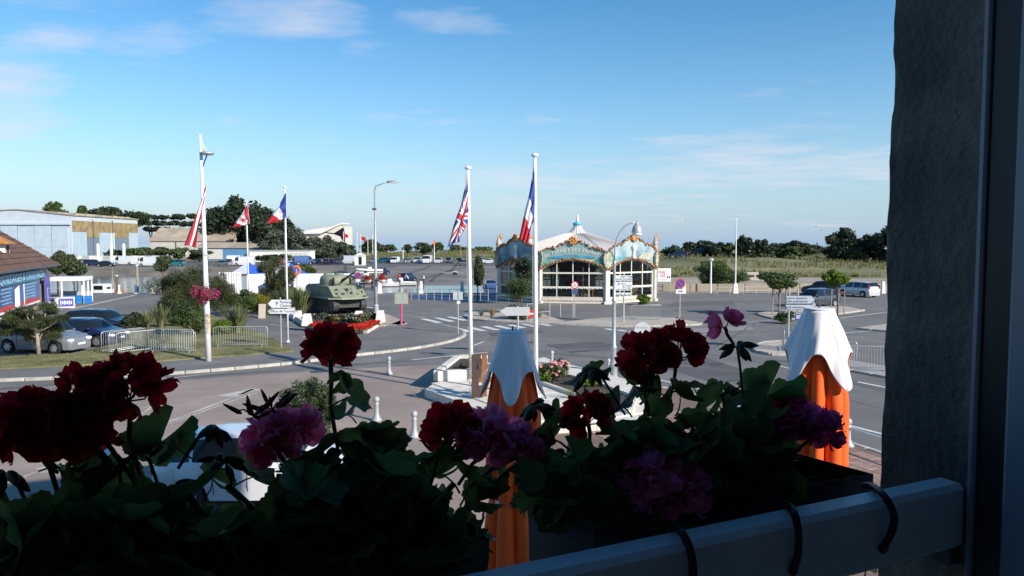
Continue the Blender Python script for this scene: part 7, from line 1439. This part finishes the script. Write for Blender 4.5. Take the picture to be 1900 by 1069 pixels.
# --- geranium building blocks (shared meshes)
GL = leafmat('geranium_leaf', (.060, .115, .034), (.120, .195, .060), 30, .5, .45, .28); GS = mat('geranium_stem', (.06, .085, .03), .6, .2, 20); PETM = {'red': leafmat('geranium_red', (.32, .005, .011), (.47, .011, .021), 60, .5, .6, .25), 'pink': leafmat('geranium_pink', (.82, .11, .30), (.90, .26, .46), 60, .6, .6, .22), 'mauve': leafmat('geranium_mauve', (.64, .06, .25), (.76, .14, .38), 60, .55, .6, .22)}
BUDM = leafmat('geranium_bud', (.035, .055, .022), (.07, .085, .04), 40, .15, .6, .2); DRYM = mat('dry_bloom', (.10, .06, .045), .9, .4, 40)
def leaf_mesh(seed):
    g = np.random.default_rng(seed); n = 57; mb = MB(); R0 = .034; cup = g.uniform(.15, .5); ruf = g.uniform(.05, .12); V = [(0, 0, 0)]; rings = (.22, .45, .68, .86, 1.0); sk = g.uniform(-.15, .15)
    for q in rings:
        for i in range(n):
            a = -math.pi + .28 + (2 * math.pi - .56) * i / (n - 1); lob = 1 + .075 * math.cos(7 * a) * q + .03 * math.cos(28 * a) * q ** 4; r = R0 * q * lob * (1 + sk * math.sin(a)) * (1 - .12 * math.cos(a))
            V.append((r * math.cos(a), r * math.sin(a), R0 * (cup * q * q + ruf * .8 * q * q * math.cos(7 * a + 1) + .05 * q * math.sin(3 * a + seed) - .03 * q * max(0, math.cos(7 * a)) ** 8)))
    fs = [(0, 1 + i, 2 + i) for i in range(n - 1)]
    for k in range(4): fs += [(1 + k * n + i, 1 + (k + 1) * n + i, 2 + (k + 1) * n + i, 2 + k * n + i) for i in range(n - 1)]
    mb.add(V, fs); mb.mi = 1; mb.tube([(0, 0, 0), (-.006, 0, -.008), (-.012, 0, -.02), (-.014, 0, -.034)], [.0010, .0012, .0014, .0016], 5); return mb.mesh('leaf', [GL, GS], True)
LEAVES = [leaf_mesh(s) for s in range(9)]
def petal_mesh(seed, m):
    g = np.random.default_rng(seed); ln, wd = .0255 * g.uniform(.9, 1.15), .0135 * g.uniform(.9, 1.2); ph = g.uniform(0, 6)
    mb = MB(); mb.grid(lambda u, v: ((.08 + .92 * v) * ln, (u - .5) * 2 * wd * (math.sin(math.pi * min(1, .12 + v * .62)) ** .8) * (1 if v < .8 else math.sqrt(max(.05, 1 - ((v - .8) / .22) ** 2))), ln * (.30 * v * v - .25 * (2 * u - 1) ** 2 * v * -.6 + .07 * math.sin(9 * u + ph) * v)), 6, 6); return mb.mesh('petal', m, True)
PET = {c: [petal_mesh(s * 3 + 1, m) for s in range(4)] for c, m in PETM.items()}
def geranium(label, base):
    return thing('geranium_plant', label, 'geranium', tuple(base), 0, 'geraniums in the window boxes')
GR = random.Random(21)
def look(nrm, roll):       # rotation taking +Z to nrm with a roll
    q = Vector((0, 0, 1)).rotation_difference(nrm.normalized()); return (q.to_matrix() @ Matrix.Rotation(roll, 3, 'Z')).to_euler()
def add_leaf(t, p, sc=1.0, nrm=None):
    if nrm is None: nrm = FN * GR.uniform(-.3, .8) + Vector((0, 0, GR.uniform(.25, 1.0))) + Vector((GR.gauss(0, .45), GR.gauss(0, .45), GR.gauss(0, .25)))
    o = link('leaf', GR.choice(LEAVES), t, p - Vector(t.location), look(nrm, GR.uniform(0, 6.28))); o.scale = (sc,) * 3
def stem(t, pts, r=.0022, name='stem'): mb = MB(); P = [p - Vector(t.location) for p in pts]; n = len(P); mb.tube(P, [r * (1.15 - .4 * i / n) for i in range(n)], 6); mb.build(name, GS, t, True)
def head(t, px, py, rpx, color, n, foot, nfl=15, up=(0, 0, 1), half=False):
    c = F(px, py, n); dist = (c - Vector((0, 0, EYE))).length; r = rpx / FPX * dist * .80; U = Vector(up).normalized(); root = c - U * r * .55
    mb = MB(); dirs = []
    nfl = max(2, int(nfl * .8))
    for i in range(nfl):
        f = (i + .5) / nfl; ph = math.acos(1 - f * (1.0 if half else 1.45)); th = i * 2.39996 + GR.uniform(-.2, .2); dl = Vector((math.sin(ph) * math.cos(th), math.sin(ph) * math.sin(th), math.cos(ph))); dirs.append(Vector((0, 0, 1)).rotation_difference(U) @ dl)
    for dl in dirs: mb.tube([Vector((0, 0, 0)), dl * r * .5 + U * .1 * r, dl * r * .72 + U * r * .45 * 0 + (c - root) * .8], .0009, 4)
    fh = mb.build('flower_head', GS, t); fh.location = root - Vector(t.location)
    for dl in dirs:
        pc = (c - root) * .8 + dl * r * .74; ax = (dl + Vector((GR.gauss(0, .25), GR.gauss(0, .25), GR.gauss(0, .2)))).normalized(); qd = Vector((0, 0, 1)).rotation_difference(ax); kk = GR.uniform(0, 6.28)
        for j in range(5 if color == 'red' else 7):
            e = kk + j * 2 * math.pi / (5 if color == 'red' else 3.5) + GR.uniform(-.15, .15); tilt = GR.uniform(.1, .5) if color == 'red' else (GR.uniform(.1, .45) if j < 4 else GR.uniform(.7, 1.2))
            rot = (qd.to_matrix() @ Matrix.Rotation(e, 3, 'Z') @ Matrix.Rotation(-tilt, 3, 'Y')).to_euler(); o = link('petal', GR.choice(PET[color]), fh, pc, rot); s = GR.uniform(.85, 1.15) * min(1.15, max(.78, r / .038)); o.scale = (s, s, s)
    ft = F(*foot); m1 = root.lerp(ft, .5) + Vector((GR.uniform(-.006, .006), 0, .004)); stem(t, [root, root.lerp(m1, .5) + Vector((.001, 0, 0)), m1, ft], .0026, 'flower_stem')
budme = MB().lathe([(.0005, -.010), (.003, -.006), (.0042, 0), (.003, .006), (.0006, .012)], 7).mesh('bud', BUDM, True); dryme = MB().lathe([(.0005, -.005), (.0022, -.002), (.002, .004), (.0012, .010), (.0005, .013)], 5).mesh('dry_bud', DRYM, True)
def buds(t, px, py, n, foot, k=7, dry=False, spread=.022, droop=.6, sc=1.0):
    c = F(px, py, n); mb = MB(); ds = []
    for i in range(k): a = i * 2.4 + GR.uniform(-.3, .3); e = GR.uniform(-droop, .9 if dry else .35); ds.append(Vector((math.cos(a), math.sin(a), e)).normalized() * spread * GR.uniform(.7, 1.2))
    for d_ in ds: mb.tube([Vector((0, 0, 0)), d_ * .55 + Vector((0, 0, .004)), d_], .0009, 4)
    bc = mb.build('bud_cluster', GS, t); bc.location = c - Vector(t.location)
    for d_ in ds: o = link('bud', dryme if dry else budme, bc, d_, look(d_ + Vector((0, 0, -.006 if not dry else .004)), 0)); o.scale = (sc * GR.uniform(.8, 1.3),) * 3
    ft = F(*foot); stem(t, [c, c.lerp(ft, .35) + Vector((0, 0, .012)), c.lerp(ft, .7) + Vector((0, 0, .006)), ft], .0019)
def fill(t, poly, count, n0, n1, s0=.7, s1=1.25):
    poly = [(x, y + (30 if y < 960 else 0)) for x, y in poly]; count = int(count * .72); s0 *= .85; s1 *= .85; xs_, ys_ = [p[0] for p in poly], [p[1] for p in poly]; k = 0
    while k < count:
        p = (GR.uniform(min(xs_), max(xs_)), GR.uniform(min(ys_), max(ys_)))
        if inside(p, poly): add_leaf(t, F(p[0], p[1], GR.uniform(n0, n1)), GR.uniform(s0, s1)); k += 1
def soil_pt(a, n): return W(a, n, RZ - .035)
g1 = geranium('dark red geranium at the far left of the window', soil_pt(-.10, .81)); g2 = geranium('geranium with one dark red umbel and one pink bloom behind the left box', soil_pt(.10, .81)); g3 = geranium('geranium with bright pink and red blooms at the end of the left box', soil_pt(.27, .81)); g4 = geranium('red geranium at the left end of the right box', soil_pt(.56, .82)); g5 = geranium('geranium with mauve and pink blooms at the right end of the right box', soil_pt(.78, .80))
# stems from the soil
def base_stems(t, lst):
    for px, py, n in lst: e = F(px, py, n); b = Vector(t.location) + Vector((GR.uniform(-.02, .02), GR.uniform(-.02, .02), 0)); stem(t, [e, e.lerp(b, .4) + Vector((GR.uniform(-.01, .01), 0, .01)), e.lerp(b, .75), b], .0036, 'branch')
base_stems(g1, [(60, 960, .80), (120, 940, .82), (250, 905, .8), (200, 960, .78), (20, 980, .8)]); base_stems(g2, [(340, 905, .8), (420, 900, .82), (520, 880, .8), (300, 930, .8), (630, 850, .82)]); base_stems(g3, [(640, 850, .8), (700, 840, .82), (780, 890, .8), (840, 900, .8), (900, 900, .84)]); base_stems(g4, [(1010, 850, .83), (1080, 830, .84), (1150, 800, .82), (1200, 760, .84), (1230, 830, .8)]); base_stems(g5, [(1290, 800, .82), (1350, 800, .82), (1400, 760, .84), (1440, 800, .8), (1380, 860, .78)])
fill(g1, [(-40, 975), (60, 955), (120, 965), (200, 945), (262, 930), (275, 1069), (-40, 1090)], 150, .72, .88); fill(g1, [(-30, 990), (270, 960), (290, 1100), (-30, 1110)], 60, .70, .80, .8, 1.2)
fill(g2, [(250, 945), (335, 952), (400, 955), (450, 945), (525, 925), (560, 870), (600, 1075), (250, 1085)], 170, .72, .88); fill(g3, [(545, 850), (600, 832), (660, 838), (705, 815), (755, 862), (800, 895), (862, 945), (898, 1000), (860, 1060), (560, 1085)], 190, .72, .88)
fill(g4, [(985, 838), (1020, 800), (1065, 812), (1120, 815), (1150, 760), (1185, 745), (1240, 780), (1250, 950), (1120, 962), (1050, 945), (978, 905)], 150, .74, .90); fill(g5, [(1235, 775), (1290, 755), (1345, 752), (1400, 728), (1450, 750), (1472, 800), (1468, 850), (1500, 880), (1440, 915), (1330, 940), (1240, 955)], 170, .74, .89)
for t, lst in ((g2, ((295, 822, .82, .95), (330, 832, .82, .6), (268, 822, .83, .6), (362, 912, .78, 1.0), (395, 885, .82, .6), (250, 910, .8, .9), (470, 885, .82, .8))), (g1, ((215, 905, .82, 1.0), (165, 925, .8, 1.1), (128, 915, .82, .7))), (g3, ((652, 735, .82, .75), (640, 768, .83, .6), (632, 705, .83, .4), (690, 800, .82, .8), (718, 820, .81, .8), (668, 825, .82, .8), (590, 845, .82, .9), (820, 880, .82, .9), (870, 890, .82, .9), (905, 905, .84, .8), (925, 890, .84, .7), (890, 930, .82, .8), (770, 860, .82, .7))), (g4, ((1105, 690, .86, .5), (1210, 712, .84, .8), (1178, 715, .84, .9), (1150, 752, .84, .9), (1005, 810, .85, 1.1), (1035, 790, .85, .9), (1100, 742, .85, .7), (1225, 740, .83, .9))), (g5, ((1288, 720, .83, .8), (1262, 735, .83, .8), (1420, 735, .82, 1.45), (1452, 745, .81, 1.0), (1330, 742, .83, .9), (1388, 730, .83, 1.1)))):
    for x, y, n, s in lst: add_leaf(t, F(x, y, n), s)
head(g1, 52, 792, 58, 'red', .80, (112, 930, .80), 17); head(g1, 138, 795, 56, 'red', .82, (125, 930, .80), 15); head(g1, 165, 735, 52, 'red', .83, (255, 900, .80), 13); head(g1, 238, 716, 58, 'red', .82, (262, 890, .80), 14)
head(g2, 613, 650, 46, 'red', .84, (628, 840, .82), 9, half=True); head(g2, 512, 815, 42, 'pink', .82, (540, 870, .81), 11); head(g2, 548, 802, 34, 'pink', .83, (545, 870, .81), 7)
head(g3, 838, 798, 46, 'red', .84, (800, 895, .82), 12); head(g3, 905, 812, 50, 'pink', .82, (850, 900, .81), 14); head(g3, 955, 830, 44, 'pink', .83, (870, 905, .81), 12); head(g3, 985, 832, 26, 'red', .85, (900, 910, .82), 6)
head(g4, 1092, 770, 40, 'red', .84, (1110, 860, .83), 11); head(g4, 1192, 664, 40, 'red', .85, (1205, 770, .84), 11); head(g4, 1254, 646, 50, 'red', .84, (1235, 770, .84), 13); head(g4, 1205, 890, 46, 'pink', .735, (1235, 870, .79), 13, (-.3, -.3, .8))
head(g5, 1264, 910, 42, 'pink', .735, (1290, 870, .79), 11, (.2, -.3, .8)); head(g5, 1466, 778, 40, 'mauve', .80, (1430, 860, .80), 12); head(g5, 1518, 795, 38, 'mauve', .79, (1450, 870, .80), 11, (.5, 0, .8))
head(g5, 1345, 602, 13, 'pink', .84, (1362, 640, .84), 2)
buds(g5, 1368, 645, .84, (1382, 790, .83), 7, False, .02, .9, 1.25); buds(g3, 470, 772, .82, (535, 850, .82), 6, True, .018, .2, 1.2); buds(g3, 505, 760, .82, (540, 850, .82), 5, True, .016, .1, 1.2); buds(g2, 398, 800, .82, (330, 870, .81), 6, False, .012, 1.0); buds(g2, 412, 858, .80, (430, 900, .8), 7, False, .014, .6); buds(g1, 120, 885, .80, (120, 950, .8), 6, True, .02, .3); buds(g1, 10, 880, .78, (60, 960, .79), 6, False, .016, 1.0, 1.2); buds(g4, 1095, 690, .86, (1160, 770, .84), 8, False, .018, 1.0, 1.3); buds(g4, 992, 755, .86, (1030, 820, .84), 8, False, .016, 1.0, 1.2); buds(g4, 1190, 690, .85, (1200, 780, .84), 5, False, .016, .8); buds(g5, 1500, 905, .77, (1450, 880, .78), 9, True, .026, .9, 1.3); buds(g5, 1545, 905, .74, (1480, 890, .77), 10, True, .022, 1.0, 1.3); buds(g5, 1340, 735, .83, (1345, 800, .82), 6, True, .016, .1); buds(g4, 1290, 820, .77, (1270, 880, .79), 12, True, .028, .4, 1.3); buds(g3, 820, 850, .82, (800, 900, .81), 9, True, .02, .3); buds(g1, 215, 870, .81, (230, 930, .8), 6, True, .016, .3); buds(g2, 265, 850, .82, (300, 920, .8), 4, True, .014, .2)
